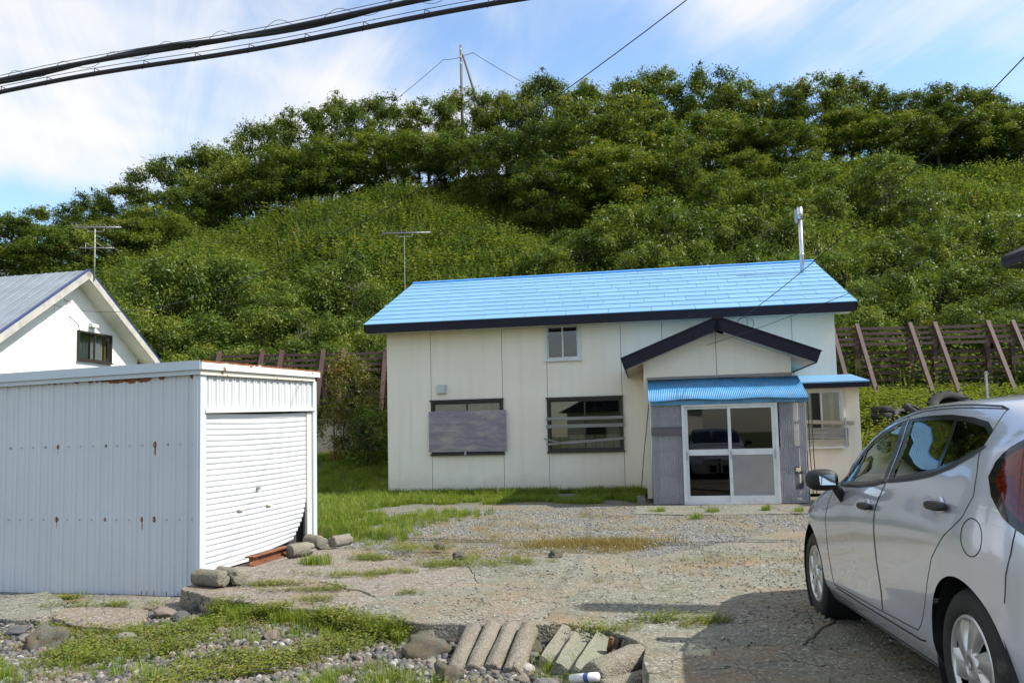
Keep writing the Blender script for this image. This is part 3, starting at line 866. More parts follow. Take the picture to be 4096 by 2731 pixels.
for sgn, e in ((-1, EL), (1, ER)):
    L = math.hypot(e - PKU, PKZ - EZL); an = math.atan2(PKZ - EZL, abs(e - PKU))
    d = Vector((e - PKU, 0, EZL - PKZ)).normalized()
    nn = Vector((0, 1, 0)).cross(d) * (1 if sgn > 0 else -1)
    if nn.z < 0: nn = -nn
    def P(t, y, n_): return tuple(Vector((PKU, y, PKZ)) + d * t + nn * n_)
    q = MB(); q.add([P(0, -2.42, -0.06), P(L, -2.42, -0.06), P(L, 0.0, -0.06), P(0, 0.0, -0.06), P(0, -2.42, 0), P(L, -2.42, 0), P(L, 0.0, 0), P(0, 0.0, 0)],
                    [(0, 1, 2, 3), (7, 6, 5, 4), (4, 5, 1, 0), (5, 6, 2, 1), (6, 7, 3, 2), (7, 4, 0, 3)]); q.build('roof_slope', M_BLUE, ent)
    q = MB(); q.add([P(0, -2.45, -0.21), P(L, -2.45, -0.20), P(L, -2.421, -0.20), P(0, -2.421, -0.21), P(0, -2.45, 0.012), P(L + 0.01, -2.45, 0.012), P(L + 0.01, -2.421, 0.012), P(0, -2.421, 0.012)],
                    [(0, 1, 2, 3), (7, 6, 5, 4), (4, 5, 1, 0), (5, 6, 2, 1), (6, 7, 3, 2), (7, 4, 0, 3)]); q.build('barge_board', M_NAVY, ent)
    q = MB(); q.add([P(0, -2.47, 0.013), P(L + 0.02, -2.47, 0.013), P(L + 0.02, -2.40, 0.013), P(0, -2.40, 0.013), P(0, -2.47, 0.035), P(L + 0.02, -2.47, 0.035), P(L + 0.02, -2.40, 0.035), P(0, -2.40, 0.035)],
                    [(0, 1, 2, 3), (7, 6, 5, 4), (4, 5, 1, 0), (5, 6, 2, 1), (6, 7, 3, 2), (7, 4, 0, 3)]); q.build('verge_cap', M_NAVY, ent)
    q = MB(); q.add([P(0.2, -2.42, -0.20), P(L, -2.42, -0.185), P(L, 0.0, -0.185), P(0.2, 0.0, -0.20), P(0.2, -2.42, -0.17), P(L, -2.42, -0.17), P(L, 0.0, -0.17), P(0.2, 0.0, -0.17)],
                    [(0, 1, 2, 3), (7, 6, 5, 4), (4, 5, 1, 0), (5, 6, 2, 1), (6, 7, 3, 2), (7, 4, 0, 3)]); q.build('soffit', M_SOFFIT, ent)
    q = MB(); q.add([P(L, -2.40, -0.20), P(L + 0.02, -2.40, -0.20), P(L + 0.02, 0.0, -0.20), P(L, 0.0, -0.20), P(L, -2.40, 0), P(L + 0.02, -2.40, 0), P(L + 0.02, 0.0, 0), P(L, 0.0, 0)],
                    [(0, 1, 2, 3), (7, 6, 5, 4), (4, 5, 1, 0), (5, 6, 2, 1), (6, 7, 3, 2), (7, 4, 0, 3)]); q.build('eave_board', M_NAVY, ent)
MB().box(PKU - 0.1, PKU + 0.1, -2.49, -2.40, PKZ - 0.02, PKZ + 0.055).build('peak_cap', M_NAVY, ent)
# ---- lean-to porch of plastic sheet and sliding doors
por = empty('porch'); por.parent = house
PF = -2.80
def corr(u0, u1, z0, z1, y, pitch_, amp, name, m, parent, cut=None, horiz=None, seg=6):
    n = int((u1 - u0) / pitch_ * seg)
    V, F = [], []
    zs = [z0, z1] if cut is None else sorted({z0, z1, cut[2], cut[3]})
    for i in range(n + 1):
        u = u0 + (u1 - u0) * i / n
        dy = amp * math.sin(i / seg * 2 * math.pi)
        for z in zs: V.append((u, y + dy, z))
    k = len(zs)
    for i in range(n):
        uc = u0 + (u1 - u0) * (i + 0.5) / n
        for j in range(k - 1):
            zc = (zs[j] + zs[j + 1]) / 2
            if cut and cut[0] < uc < cut[1] and cut[2] < zc < cut[3]: continue
            F.append((i * k + j, (i + 1) * k + j, (i + 1) * k + j + 1, i * k + j + 1))
    return meshobj(name, V, F, m, parent, True)
corr(5.91, 6.46, 0.02, 1.0, PF + 0.02, 0.032, 0.007, 'plastic_sheet', M_POLY, por)
corr(5.90, 6.44, 0.98, 1.86, PF + 0.012, 0.032, 0.007, 'plastic_sheet', M_POLY, por)
corr(8.12, 8.58, 0.02, 0.96, PF + 0.02, 0.032, 0.007, 'plastic_sheet', M_POLY, por, (8.36, 8.50, 0.26, 0.66))
corr(8.14, 8.59, 0.94, 1.90, PF + 0.012, 0.032, 0.007, 'plastic_sheet', M_POLY, por)
def ysheet(u, z0, z1, y0, y1, m, name):
    n = int((y1 - y0) / 0.032 * 6)
    V, F = [], []
    for i in range(n + 1):
        y = y0 + (y1 - y0) * i / n
        zt = z1(y)
        du = 0.007 * math.sin(i / 6 * 2 * math.pi)
        V += [(u + du, y, z0), (u + du, y, zt)]
    for i in range(n): F.append((2 * i, 2 * i + 2, 2 * i + 3, 2 * i + 1))
    return meshobj(name, V, F, m, por, True)
zroof = lambda y: 1.90 + (y - PF) * 0.46
ysheet(5.895, 0.02, lambda y: zroof(y) - 0.05, PF + 0.03, WF - 0.005, M_POLY, 'plastic_sheet')
ysheet(8.60, 0.02, lambda y: zroof(y) - 0.03, PF + 0.03, WF - 0.005, M_POLY, 'plastic_sheet')
for u in (5.92, 6.40, 8.15, 8.55):
    MB().box(u, u + 0.045, PF + 0.045, PF + 0.09, 0.0, 1.88).build('post', M_WOODP, por)
for u0, u1 in ((5.965, 6.40), (8.195, 8.55)):
    for z in (0.12, 0.52, 0.97, 1.40, 1.78):
        MB().box(u0, u1, PF + 0.05, PF + 0.085, z, z + 0.05).build('rail', M_WOODP, por)
MB().box(5.90, 6.47, PF - 0.025, PF - 0.002, 1.25, 1.40).build('nailed_plank', M_WOODP, por)
for u0, zz_ in ((5.96, (0.14, 0.54, 0.99, 1.58)), (8.18, (0.14, 0.54, 0.99, 1.42))):
    for z in zz_:
        for k in range(4):
            MB().lathe([(0.0, -0.006), (0.011, -0.003), (0.011, 0.012)], 8, 'y', Matrix.Translation((u0 + k * 0.125, PF + 0.002, z + 0.02))).build('screw', M_GREYALU, por)
# things leaning inside, seen through the torn sheet
MB().box(8.20, 8.48, PF + 0.25, PF + 0.27, 0.10, 0.55).build('stored_board', M_WHITE, por)
MB().bar((8.38, PF + 0.12, 0.2), (8.62, PF + 0.14, 0.45), 0.02, 0.09).build('stored_board', M_WOODP, por)
MB().box(8.15, 8.5, PF + 0.3, PF + 0.5, 0.62, 1.0).build('stored_box', M_LACE, por)
MB().box(8.2, 8.42, PF + 0.3, PF + 0.5, 1.22, 1.42).build('stored_box', M_WOOD2, por)
# corrugated roof
n = int(2.74 / 0.032 * 6); V, F = [], []
rows_ = [(-1.99, 2.315), (-2.40, 2.125), (-2.93, 1.875)]
for i in range(n + 1):
    u = 5.87 + 2.76 * i / n
    dz = 0.009 * math.sin(i / 6 * 2 * math.pi) + 0.006 * math.sin(u * 2.1)
    for y, z in rows_: V.append((u, y, z + dz + (0.012 * math.sin(u * 5) if y < -2.9 else 0)))
for i in range(n):
    for j in (0, 1): F.append((i * 3 + j, i * 3 + j + 1, (i + 1) * 3 + j + 1, (i + 1) * 3 + j))
rs = meshobj('corrugated_roof', V, F, M_BLUE2, por, True)
rs.modifiers.new('t', 'SOLIDIFY').thickness = 0.003
MB().bar((5.86, WF - 0.02, 2.335), (8.53, WF - 0.02, 2.345), 0.04, 0.05).build('flashing', M_WOOD, por)
MB().box(5.90, 8.62, PF - 0.05, PF - 0.026, 1.79, 1.87).build('front_beam', worn('peeling_blue_board', (0.12, 0.30, 0.48), 0.7, 0.3, 5, 40, 0.2, stain=((0.09, 0.075, 0.06), 0.06)), por)
# doors
DU0, DU1, DZ0, DZ1, DY = 6.45, 8.11, 0.04, 1.80, PF - 0.01
df_ = MB()
df_.box(DU0, DU1, DY - 0.02, DY + 0.09, DZ1 - 0.045, DZ1); df_.box(DU0, DU0 + 0.05, DY - 0.02, DY + 0.09, DZ0, DZ1 - 0.045); df_.box(DU1 - 0.05, DU1, DY - 0.02, DY + 0.09, DZ0, DZ1 - 0.045); df_.box(DU0, DU1, DY - 0.005, DY + 0.09, DZ0 - 0.03, DZ0)
df_.build('door_frame', M_WHITE, por)
MB().box(DU0 - 0.02, DU1 + 0.02, DY + 0.02, DY + 0.1, -0.05, 0.008).build('threshold', M_WOODP, por)
mid = (DU0 + DU1) / 2
for a, e, yy in ((DU0 + 0.05, mid + 0.03, DY + 0.035), (mid - 0.03, DU1 - 0.05, DY + 0.002)):
    s = MB(); t = 0.055
    z0, z1, zm = DZ0 + 0.002, DZ1 - 0.047, 0.93
    s.box(a, a + t, yy, yy + 0.03, z0, z1); s.box(e - t, e, yy, yy + 0.03, z0, z1)
    s.box(a + t, e - t, yy, yy + 0.03, z1 - 0.045, z1); s.box(a + t, e - t, yy, yy + 0.03, z0, z0 + 0.12); s.box(a + t, e - t, yy, yy + 0.03, zm - 0.05, zm + 0.055)
    s.build('door_leaf', M_WHITE, por)
    MB().box(a + t, e - t, yy + 0.012, yy + 0.016, zm + 0.055, z1 - 0.045).build('pane', M_GLASSD, por)
    if a > mid - 0.1: MB().box(a + t, e - t, yy + 0.012, yy + 0.016, z0 + 0.12, zm - 0.05).build('lower_panel', M_FROST, por)
    else: MB().box(a + t, e - t, yy + 0.012, yy + 0.016, z0 + 0.12, zm - 0.05).build('pane', M_GLASSD, por)
for u in (DU0 + 0.065, mid + 0.0, DU1 - 0.085):
    MB().box(u, u + 0.02, DY - 0.012, DY + 0.004, 0.80, 0.95).build('door_pull', M_GREYALU, por)
b = MB(); b.box(5.95, 8.52, PF + 0.1, WF - 0.01, -0.02, 0.03); b.build('porch_floor', M_FOUND, por)
MB().box(5.97, 8.5, WF - 0.06, WF - 0.01, 0.03, 1.9).build('dark_inner_backing', M_DARK, por)  # dark panel added as the shade inside the porch, over the cream siding
MB().box(6.05, 6.35, -2.4, -2.1, 0.03, 1.3).build('stored_cabinet', M_LACE, por)
# guy ropes with their concrete weight
for u, s in ((5.80, -1), (8.64, 1), (8.70, 1)):
    MB().tube([(u + (0.08 if s < 0 else 0), PF + 0.03, 1.84), (u - (0.05 if s < 0 else 0), PF + 0.05, 0.85), (u - (0.12 if s < 0 else -0.03), PF + 0.1, 0.16)], 0.008, 6).build('guy_rope', M_ROPE, por)
MB().box(5.61, 5.75, PF + 0.02, PF + 0.2, -0.03, 0.16).build('rope_weight', M_FOUND, por)
# ---- lean-to annex on the right
anx = empty('annex'); anx.parent = house
AF, AU0, AU1 = -1.0, 8.54, 9.94
wz0, wz1 = 1.45, 2.09
MB().box(AU0, AU1, AF, AF + 0.05, 0.05, 0.96).build('wall_panel', M_SIDE, anx)
MB().box(AU0, 8.83, AF, AF + 0.05, 0.96, 2.22).build('wall_panel', M_SIDE, anx)
MB().box(9.64, AU1, AF, AF + 0.05, 0.96, 2.22).build('wall_panel', M_SIDE, anx)
MB().box(8.83, 9.64, AF, AF + 0.05, 2.09, 2.22).build('wall_panel', M_SIDE, anx)
q = MB(); q.prism([(AF + 0.05, 0.05), (0.0, 0.05), (0.0, 2.38), (AF + 0.05, 2.18)], AU1 - 0.05, AU1, Matrix(((0, 1, 0, 0), (1, 0, 0, 0), (0, 0, 1, 0), (0, 0, 0, 1)))); q.build('side_wall', M_SIDE, anx)
q = MB(); q.prism([(AF - 0.40, 2.185), (0.0, 2.405), (0.0, 2.43), (AF - 0.40, 2.21)], AU0, AU1 + 0.11, Matrix(((0, 1, 0, 0), (1, 0, 0, 0), (0, 0, 1, 0), (0, 0, 0, 1)))); q.build('roof_sheet', M_BLUE, anx)
MB().box(AU0, AU1 + 0.10, AF - 0.395, AF - 0.36, 2.09, 2.183).build('fascia', M_NAVY, anx)
MB().box(AU0, AU1 + 0.08, AF - 0.359, AF - 0.001, 2.10, 2.13).build('soffit', M_SOFFIT, anx)
aw = window(anx, 'window', 8.82, 9.64, 0.955, 2.095, AF - 0.01, M_WHITE, 0.045, cols=2, sill=False)
MB().box(8.6, 9.85, -0.3, -0.28, 0.1, 2.1).build('interior', M_ROOM, anx)
MB().box(9.45, 9.52, -0.72, -0.66, 0.96, 2.08).build('inner_post', M_WOOD2, anx)
for (a, za, b_, zb, hh, mm) in ((8.78, 1.46, 9.80, 1.405, 0.075, M_WOOD2), (8.80, 1.27, 9.68, 1.255, 0.125, M_WOOD), (8.80, 1.155, 9.68, 1.15, 0.085, M_WOOD), (8.80, 1.03, 9.68, 1.035, 0.14, M_WOOD2)):
    MB().bar((a, AF - 0.10, za), (b_, AF - 0.10, zb), 0.025, hh).build('window_plank', mm, anx)
for u in (9.62,):
    MB().box(u, u + 0.03, AF - 0.14, AF - 0.12, 0.94, 1.52).build('plank_clamp', M_GREYALU, anx)
MB().box(8.83, 9.62, AF - 0.15, AF - 0.02, 0.925, 0.95).build('sill', M_WHITE, anx)
# ---- flue
fl = MB()
fl.tube([(9.62, 2.2, 4.8), (9.62, 2.2, 6.35)], 0.05, 16)
flue = fl.build('flue_pipe', M_STEEL, house, True)
MB().tube([(9.62, 2.2, 6.33), (9.62, 2.2, 6.62)], [0.07, 0.07], 16).build('flue_cap', M_STEEL, flue, True)
MB().bar((9.53, 2.2, 6.25), (9.53, 2.2, 6.58), 0.03, 0.06, (1, 0, 0)).build('flue_bracket', M_GREYALU, flue)
MB().tube([(9.62, 2.2, 5.45), (9.62, 2.2, 5.50)], 0.058, 16).build('flue_collar', M_STEEL, flue, True)
# plank lying on the grass below the slatted window
o = MB().box(3.70, 5.46, -0.62, -0.48, 0.0, 0.06).build('long_plank', M_WOOD, None, label='long grey weathered plank lying in the grass under the slatted window', cat='plank')
o.matrix_world = Matrix.Translation((-2.86, 18.2, 0)) @ Matrix.Rotation(R(-9.5), 4, 'Z')

# ================================================================ GARAGE SHED
def mat_galva(name, spots, base=(0.60, 0.62, 0.635), edge_top=None, runs=None, amount=0.0):
    """white painted sheet with rust spots [(y, z, ry, rz)] in object space"""
    g = G(name)
    x, y, z = g.sepxyz()
    b = g.mix(g.ramp(g.noise(1.2, 4, 0.5), [(0.3, 0.0), (0.7, 1.0)]), tuple(v * 0.93 for v in base), base)
    st = g.noise(1.0, 5, 0.6, g.map((9, 9, 0.4)))
    b = g.mix(g.math('MULTIPLY', g.ramp(st, [(0.5, 0.0), (0.8, 1.0)]), 0.12), b, (0.40, 0.40, 0.38))
    nz = g.noise(30, 5, 0.7)
    mask = None
    for sy, sz, ry, rz in spots:
        dy = g.math('DIVIDE', g.math('SUBTRACT', y, sy), ry)
        dz = g.math('DIVIDE', g.math('SUBTRACT', z, sz), rz)
        d = g.math('ADD', g.math('MULTIPLY', dy, dy), g.math('MULTIPLY', dz, dz))
        d = g.math('ADD', d, g.math('MULTIPLY', g.math('SUBTRACT', nz, 0.5), 1.6))
        mk = g.math('SUBTRACT', 1.0, d, True)
        mask = mk if mask is None else g.math('MAXIMUM', mask, mk)
    if edge_top:
        zt, am = edge_top[:2]
        zq = g.math('SUBTRACT', z, g.math('MULTIPLY', x, edge_top[2] if len(edge_top) > 2 else 0.0))
        e = g.math('SUBTRACT', 1.0, g.math('DIVIDE', g.math('SUBTRACT', zt, zq), am))
        e = g.math('MULTIPLY', e, 1.0, True)
        e = g.math('MULTIPLY', e, g.ramp(g.noise(4.0, 5, 0.65), [(0.42, 0.0), (0.6, 1.6)]))
        mask = e if mask is None else g.math('MAXIMUM', mask, e)
    if amount:
        e = g.ramp(g.noise(5, 7, 0.7), [(0.66 - amount, 0.0), (0.74 - amount, 1.0)])
        mask = e if mask is None else g.math('MAXIMUM', mask, e)
    rust = g.ramp(g.noise(60, 4, 0.7), [(0.3, (0.07, 0.022, 0.01)), (0.55, (0.24, 0.085, 0.025)), (0.75, (0.46, 0.22, 0.08))])
    if mask is not None:
        b = g.mix(g.ramp(mask, [(0.02, 0.0), (0.14, 1.0)]), b, rust)
    return g.set(b, 0.48, 0, g.bump(g.noise(1.5, 3), 0.06, 0.02), 0.4)
side_spots = [(2.197, 1.285, .012, .02), (1.77, 1.287, .013, .02), (1.625, 1.289, .022, .034), (1.053, 1.287, .016, .026), (0.49, 1.288, .026, .038), (0.34, 1.288, .011, .015),
              (2.197, 0.545, .011, .014), (1.625, 0.50, .010, .07), (1.625, 1.24, .010, .06), (0.49, 1.235, .012, .06), (0.63, 0.49, .009, .06), (1.625, 0.545, .026, .036), (1.053, 0.545, .017, .024), (0.63, 0.545, .021, .030), (0.49, 0.545, .023, .034), (0.06, 0.545, .018, .024)]
for k in range(9): side_spots.append((0.60 + 0.07 * k * 0.8, 1.955 + 0.008 * (k % 3), 0.06, 0.035 + 0.012 * (k % 2)))
for yy in (0.95, 1.03, 1.1, 1.17, 1.25, 1.6, 1.68, 1.75, 2.05, 2.19, 0.42, 0.07, 1.42): side_spots.append((yy, 1.965, 0.035, 0.03))
for yy in (0.10, 0.22, 0.35, 0.49, 0.56, 0.63): side_spots.append((yy, -0.20, 0.006, 0.05))
M_GSIDE = mat_galva('ribbed_white_sheet', side_spots)
M_GPLAIN = mat_galva('white_painted_steel', [], (0.54, 0.60, 0.65))
M_GRUST = mat_galva('rust_edged_fascia', [], (0.66, 0.66, 0.63), (2.115, 0.022, 0.0353), None, 0.06)
M_GFRONT = mat_galva('front_ribbed_sheet', [], (0.56, 0.57, 0.57), (2.0, 0.03, 0.035))
M_SHUT = mat_galva('white_shutter', [], (0.60, 0.61, 0.62))
M_RUST = worn('rusty_steel', (0.22, 0.085, 0.04), 0.85, 0.35, 5, 60, 0.4, stain=((0.10, 0.035, 0.02), 0.12))
gar = empty('garage_shed', (-3.12, 7.92, 0), R(77.74), label='white ribbed metal garage shed with a roller shutter and rusty edges', cat='shed')
GW, GD = 2.50, 3.4
def ribs(L0, L1, pitch_=0.1435, depth=0.014):
    pts = []
    x = L0
    while x < L1 + 0.001:
        pts += [(x, 0), (x + pitch_ * 0.44, 0), (x + pitch_ * 0.50, depth), (x + pitch_ * 0.60, depth), (x + pitch_ * 0.64, depth * 0.45), (x + pitch_ * 0.80, depth * 0.45), (x + pitch_ * 0.84, depth), (x + pitch_ * 0.94, depth)]
        x += pitch_
    return [(min(max(p, L0), L1), d) for p, d in pts]
def ribsheet(name, L0, L1, z0, z1, m, place, pitch_=0.1435, depth=0.014):
    pr = ribs(L0, L1, pitch_, depth)
    V, F = [], []
    for p, d in pr:
        for z in (z0(p), z1(p)): V.append(place(p, d, z))
    for i in range(len(pr) - 1): F.append((2 * i, 2 * i + 1, 2 * i + 3, 2 * i + 2))
    return meshobj(name, V, F, m, gar)
o = ribsheet('side_panel', 0.05, GD, lambda p: -0.20, lambda p: 2.03 - 0.017 * p, M_GSIDE, lambda p, d, z: (-d, p, z))
o = ribsheet('far_side_panel', 0.05, GD, lambda p: -0.10, lambda p: 2.10 - 0.017 * p, M_GPLAIN, lambda p, d, z: (GW + d, p, z))
MB().box(0.03, GW - 0.03, GD - 0.03, GD, -0.1, 2.0).build('back_panel', M_GPLAIN, gar)
ribsheet('front_panel', 0.07, GW - 0.06, lambda p: 1.62 + 0.035 * p, lambda p: 1.99 + 0.035 * p, M_GFRONT, lambda p, d, z: (p, -d, z), 0.1435, 0.018)
# corner posts
MB().box(-0.022, 0.075, -0.03, -0.0, -0.20, 1.985).build('corner_post', M_GPLAIN, gar)
MB().box(-0.025, -0.001, 0.001, 0.05, -0.20, 1.985).build('corner_post', M_GPLAIN, gar)
MB().box(GW - 0.075, GW + 0.02, -0.03, 0.0, 0.0, 2.07).build('corner_post', M_GPLAIN, gar)
MB().box(GW - 0.20, GW - 0.078, -0.005, 0.03, 0.0, 1.66).build('shutter_guide', mat_galva('guide_rusty', [], (0.60, 0.58, 0.52), None, None, 0.03), gar)
MB().box(0.078, 0.10, -0.01, 0.03, 0.0, 1.60).build('shutter_guide', M_GPLAIN, gar)
MB().bar((0.05, -0.022, 1.612), (GW - 0.03, -0.022, 1.70), 0.05, 0.035).build('lintel', mat_galva('lintel_steel', [], (0.70, 0.70, 0.66), None, None, 0.05), gar)
# fascia round the roof
f = MB(); f.bar((-0.075, -0.07, 2.068), (GW + 0.03, -0.07, 2.160), 0.015, 0.088); f.build('front_fascia', M_GRUST, gar)
f = MB(); f.bar((-0.055, -0.045, 1.998), (GW - 0.06, -0.045, 2.088), 0.012, 0.055); f.build('front_trim', mat_galva('trim_steel', [], (0.60, 0.58, 0.48), None, None, 0.04), gar)
f = MB(); f.bar((-0.075, -0.06, 2.066), (-0.075, GD, 2.005), 0.015, 0.09); f.build('side_fascia', M_GPLAIN, gar)
f = MB(); f.bar((-0.05, -0.04, 2.0), (-0.05, GD, 1.94), 0.012, 0.05); f.build('side_trim', M_GPLAIN, gar)
f = MB(); f.add([(-0.07, -0.06, 2.06), (GW + 0.02, -0.06, 2.155), (GW + 0.02, GD, 2.10), (-0.07, GD, 2.0), (-0.07, -0.06, 2.045), (GW + 0.02, -0.06, 2.14), (GW + 0.02, GD, 2.085), (-0.07, GD, 1.985)],
                [(0, 1, 2, 3), (7, 6, 5, 4), (4, 5, 1, 0), (5, 6, 2, 1), (6, 7, 3, 2), (7, 4, 0, 3)]); f.build('roof_sheet', M_GPLAIN, gar)
MB().box(0.03, GW - 0.03, 0.05, GD - 0.05, 0.0, 0.02).build('shed_floor', M_FOUND, gar)
# bolts on the side
bo = MB()
for z in (0.545, 1.288):
    for k in range(22):
        y = 0.06 + 0.1435 * k
        bo.lathe([(0.0, -0.021), (0.007, -0.019), (0.007, -0.008)], 6, 'x', Matrix.Translation((0, y, z)))
bo.build('bolts', M_GREYALU, gar, kind='stuff')
# shutter slats
shut = empty('roller_shutter'); shut.parent = gar
NS = 27
for k in range(NS):
    zl0 = 0.02 + 1.58 * k / NS
    t = max(0, 1 - k / 9.0)
    # right-hand end: lower slats buckled inwards and upwards
    def zr(kk):
        tt = max(0, 1 - kk / 9.0)
        return 0.02 + 1.64 * kk / NS + 0.055 * tt * tt
    xr = 2.30 - 0.20 * t ** 1.5
    V, F = [], []
    NSEG = 10
    for i in range(NSEG + 1):
        s = i / NSEG
        x = 0.09 + (xr - 0.09) * s
        w = s ** 2.2
        za = zl0 * (1 - w) + zr(k) * w
        zb = (0.02 + 1.58 * (k + 1) / NS) * (1 - w) + zr(k + 1) * w
        hh = zb - za
        inn = 0.07 * t * t * w
        bulge = 0.012 + 0.004 * math.sin(s * 9 + k)
        for q, d in ((0.0, 0.006), (0.07, -0.001), (0.30, -bulge * 0.55), (0.70, -bulge * 0.6), (0.95, -0.002), (1.0, 0.006)):
            V.append((x, 0.02 + d + inn * (1 - q * 0.08), za + hh * q))
    for i in range(NSEG):
        for j in range(5): F.append((i * 6 + j, (i + 1) * 6 + j, (i + 1) * 6 + j + 1, i * 6 + j + 1))
    meshobj('slat', V, F, M_SHUT, shut, True)
MB().box(0.09, 2.04, -0.01, 0.05, 0.0, 0.022).build('bottom_rail', M_WHITE, shut)
MB().lathe([(0.0, -0.022), (0.022, -0.020), (0.022, 0.0)], 14, 'y', Matrix.Translation((1.12, -0.0, 0.78))).build('lock', M_GREYALU, shut)
for x in (0.72, 1.32): MB().box(x, x + 0.11, -0.012, 0.012, 0.56, 0.575).build('finger_slot', worn('brass_slot', (0.55, 0.52, 0.40), 0.5), shut)
MB().box(0.05, 2.48, 0.15, 0.17, 0.0, 2.0).build('dark_interior', M_DARK, gar)

# ================================================================ SILVER HATCHBACK
KX = np.array([-0.745, -0.70, -0.60, -0.45, -0.20, 0.10, 0.50, 1.00, 1.50, 1.90, 2.15, 2.50, 2.90, 3.20, 3.36, 3.42])
ZR = np.array([
 [.32, .30, .26, .22, .20, .19, .18, .18, .18, .18, .18, .18, .18, .20, .22, .24],
 [.40, .38, .34, .31, .30, .29, .29, .29, .29, .29, .29, .29, .29, .30, .31, .32],
 [.51, .50, .47, .45, .44, .44, .43, .43, .43, .43, .43, .44, .45, .46, .46, .46],
 [.66, .66, .64, .63, .62, .62, .62, .62, .62, .62, .62, .62, .62, .60, .56, .55],
 [.86, .86, .85, .84, .83, .82, .80, .79, .78, .77, .77, .76, .74, .69, .61, .59],
 [1.08, 1.08, 1.09, 1.10, 1.10, 1.06, 1.01, .97, .945, .925, .915, .885, .82, .735, .635, .61],
 [1.20, 1.20, 1.21, 1.215, 1.205, 1.195, 1.18, 1.16, 1.115, 1.02, .962, .910, .84, .75, .645, .62],
 [1.28, 1.285, 1.29, 1.295, 1.30, 1.325, 1.35, 1.345, 1.255, 1.08, .985, .925, .85, .757, .652, .63],
 [1.295, 1.31, 1.325, 1.338, 1.352, 1.37, 1.382, 1.374, 1.292, 1.11, .997, .935, .857, .762, .656, .635],
 [1.30, 1.315, 1.338, 1.356, 1.374, 1.391, 1.403, 1.393, 1.313, 1.135, 1.006, .941, .861, .765, .658, .638],
 [1.302, 1.318, 1.342, 1.362, 1.381, 1.398, 1.410, 1.400, 1.32, 1.145, 1.010, .944, .863, .767, .660, .640]])
YR = np.array([
 [-.82, -.44, -.24, -.12, -.06, -.05, -.06, -.06, -.06, -.06, -.06, -.06, -.12, -.30, -.56, -.82],
 [-.82, -.40, -.20, -.085, -.018, -.005, -.005, -.01, -.01, -.01, -.005, 0.0, -.07, -.26, -.52, -.82],
 [-.82, -.38, -.18, -.062, 0.0, .012, .004, -.004, -.004, 0, .008, .012, -.055, -.24, -.50, -.82],
 [-.82, -.38, -.17, -.055, .006, .022, .016, .010, .010, .010, .013, .014, -.06, -.25, -.52, -.82],
 [-.82, -.40, -.185, -.062, .004, .026, .020, .010, .008, .002, 0, -.004, -.095, -.29, -.56, -.82],
 [-.82, -.44, -.235, -.125, -.062, -.034, -.022, -.025, -.030, -.040, -.058, -.095, -.20, -.37, -.61, -.82],
 [-.82, -.47, -.28, -.185, -.140, -.125, -.115, -.118, -.110, -.105, -.135, -.20, -.30, -.45, -.65, -.82],
 [-.82, -.50, -.35, -.285, -.240, -.222, -.212, -.207, -.172, -.145, -.185, -.28, -.40, -.53, -.69, -.82],
 [-.82, -.56, -.45, -.40, -.36, -.345, -.335, -.335, -.315, -.290, -.33, -.41, -.51, -.61, -.73, -.82],
 [-.825, -.68, -.65, -.62, -.60, -.59, -.58, -.58, -.57, -.56, -.58, -.62, -.66, -.70, -.77, -.823],
 [-.825] * 16])
def hermite(X, Y, x):
    """C1 cubic through knots, vectorised over x; Y (..., n)"""
    d = np.diff(Y, axis=-1) / np.diff(X)
    hx = np.diff(X)
    m = np.empty_like(Y)
    m[..., 1:-1] = (d[..., :-1] * hx[1:] + d[..., 1:] * hx[:-1]) / (hx[1:] + hx[:-1])
    m[..., 0] = d[..., 0]; m[..., -1] = d[..., -1]
    i = np.clip(np.searchsorted(X, x) - 1, 0, len(X) - 2)
    t = (x - X[i]) / hx[i]
    h00, h10, h01, h11 = 2 * t**3 - 3 * t**2 + 1, t**3 - 2 * t**2 + t, -2 * t**3 + 3 * t**2, t**3 - t**2
    return h00 * Y[..., i] + h10 * hx[i] * m[..., i] + h01 * Y[..., i + 1] + h11 * hx[i] * m[..., i + 1]
ROWI = np.arange(11.0)
def S(x, v):
    """points on the left shell: arrays x, v -> (n,3)"""
    x, v = np.atleast_1d(np.asarray(x, float)), np.atleast_1d(np.asarray(v, float))
    zc, yc = hermite(KX, ZR, x), hermite(KX, YR, x)       # (11, n)
    z, y = np.empty(len(x)), np.empty(len(x))
    i = np.clip(np.floor(v).astype(int), 0, 9)
    t = v - i
    def ev(c):
        # Catmull-Rom over rows, mirrored at the roof centre
        c0 = np.where(i > 0, c[np.maximum(i - 1, 0), np.arange(len(x))], 2 * c[0] - c[1])
        c1, c2 = c[i, np.arange(len(x))], c[i + 1, np.arange(len(x))]
        c3 = c[np.minimum(i + 2, 10), np.arange(len(x))]
        end = (i == 9)
        return 0.5 * ((2 * c1) + (-c0 + c2) * t + (2 * c0 - 5 * c1 + 4 * c2 - c3) * t**2 + (-c0 + 3 * c1 - 3 * c2 + c3) * t**3), end
    z, _ = ev(zc)
    y, _ = ev(yc)
    return np.stack([x, y, z], 1)
def v_of(x, z):
    vs = np.linspace(0, 10, 201)
    zz = S(np.full(201, x), vs)[:, 2]
    return float(np.interp(z, np.maximum.accumulate(zz), vs))
VS = 0.13
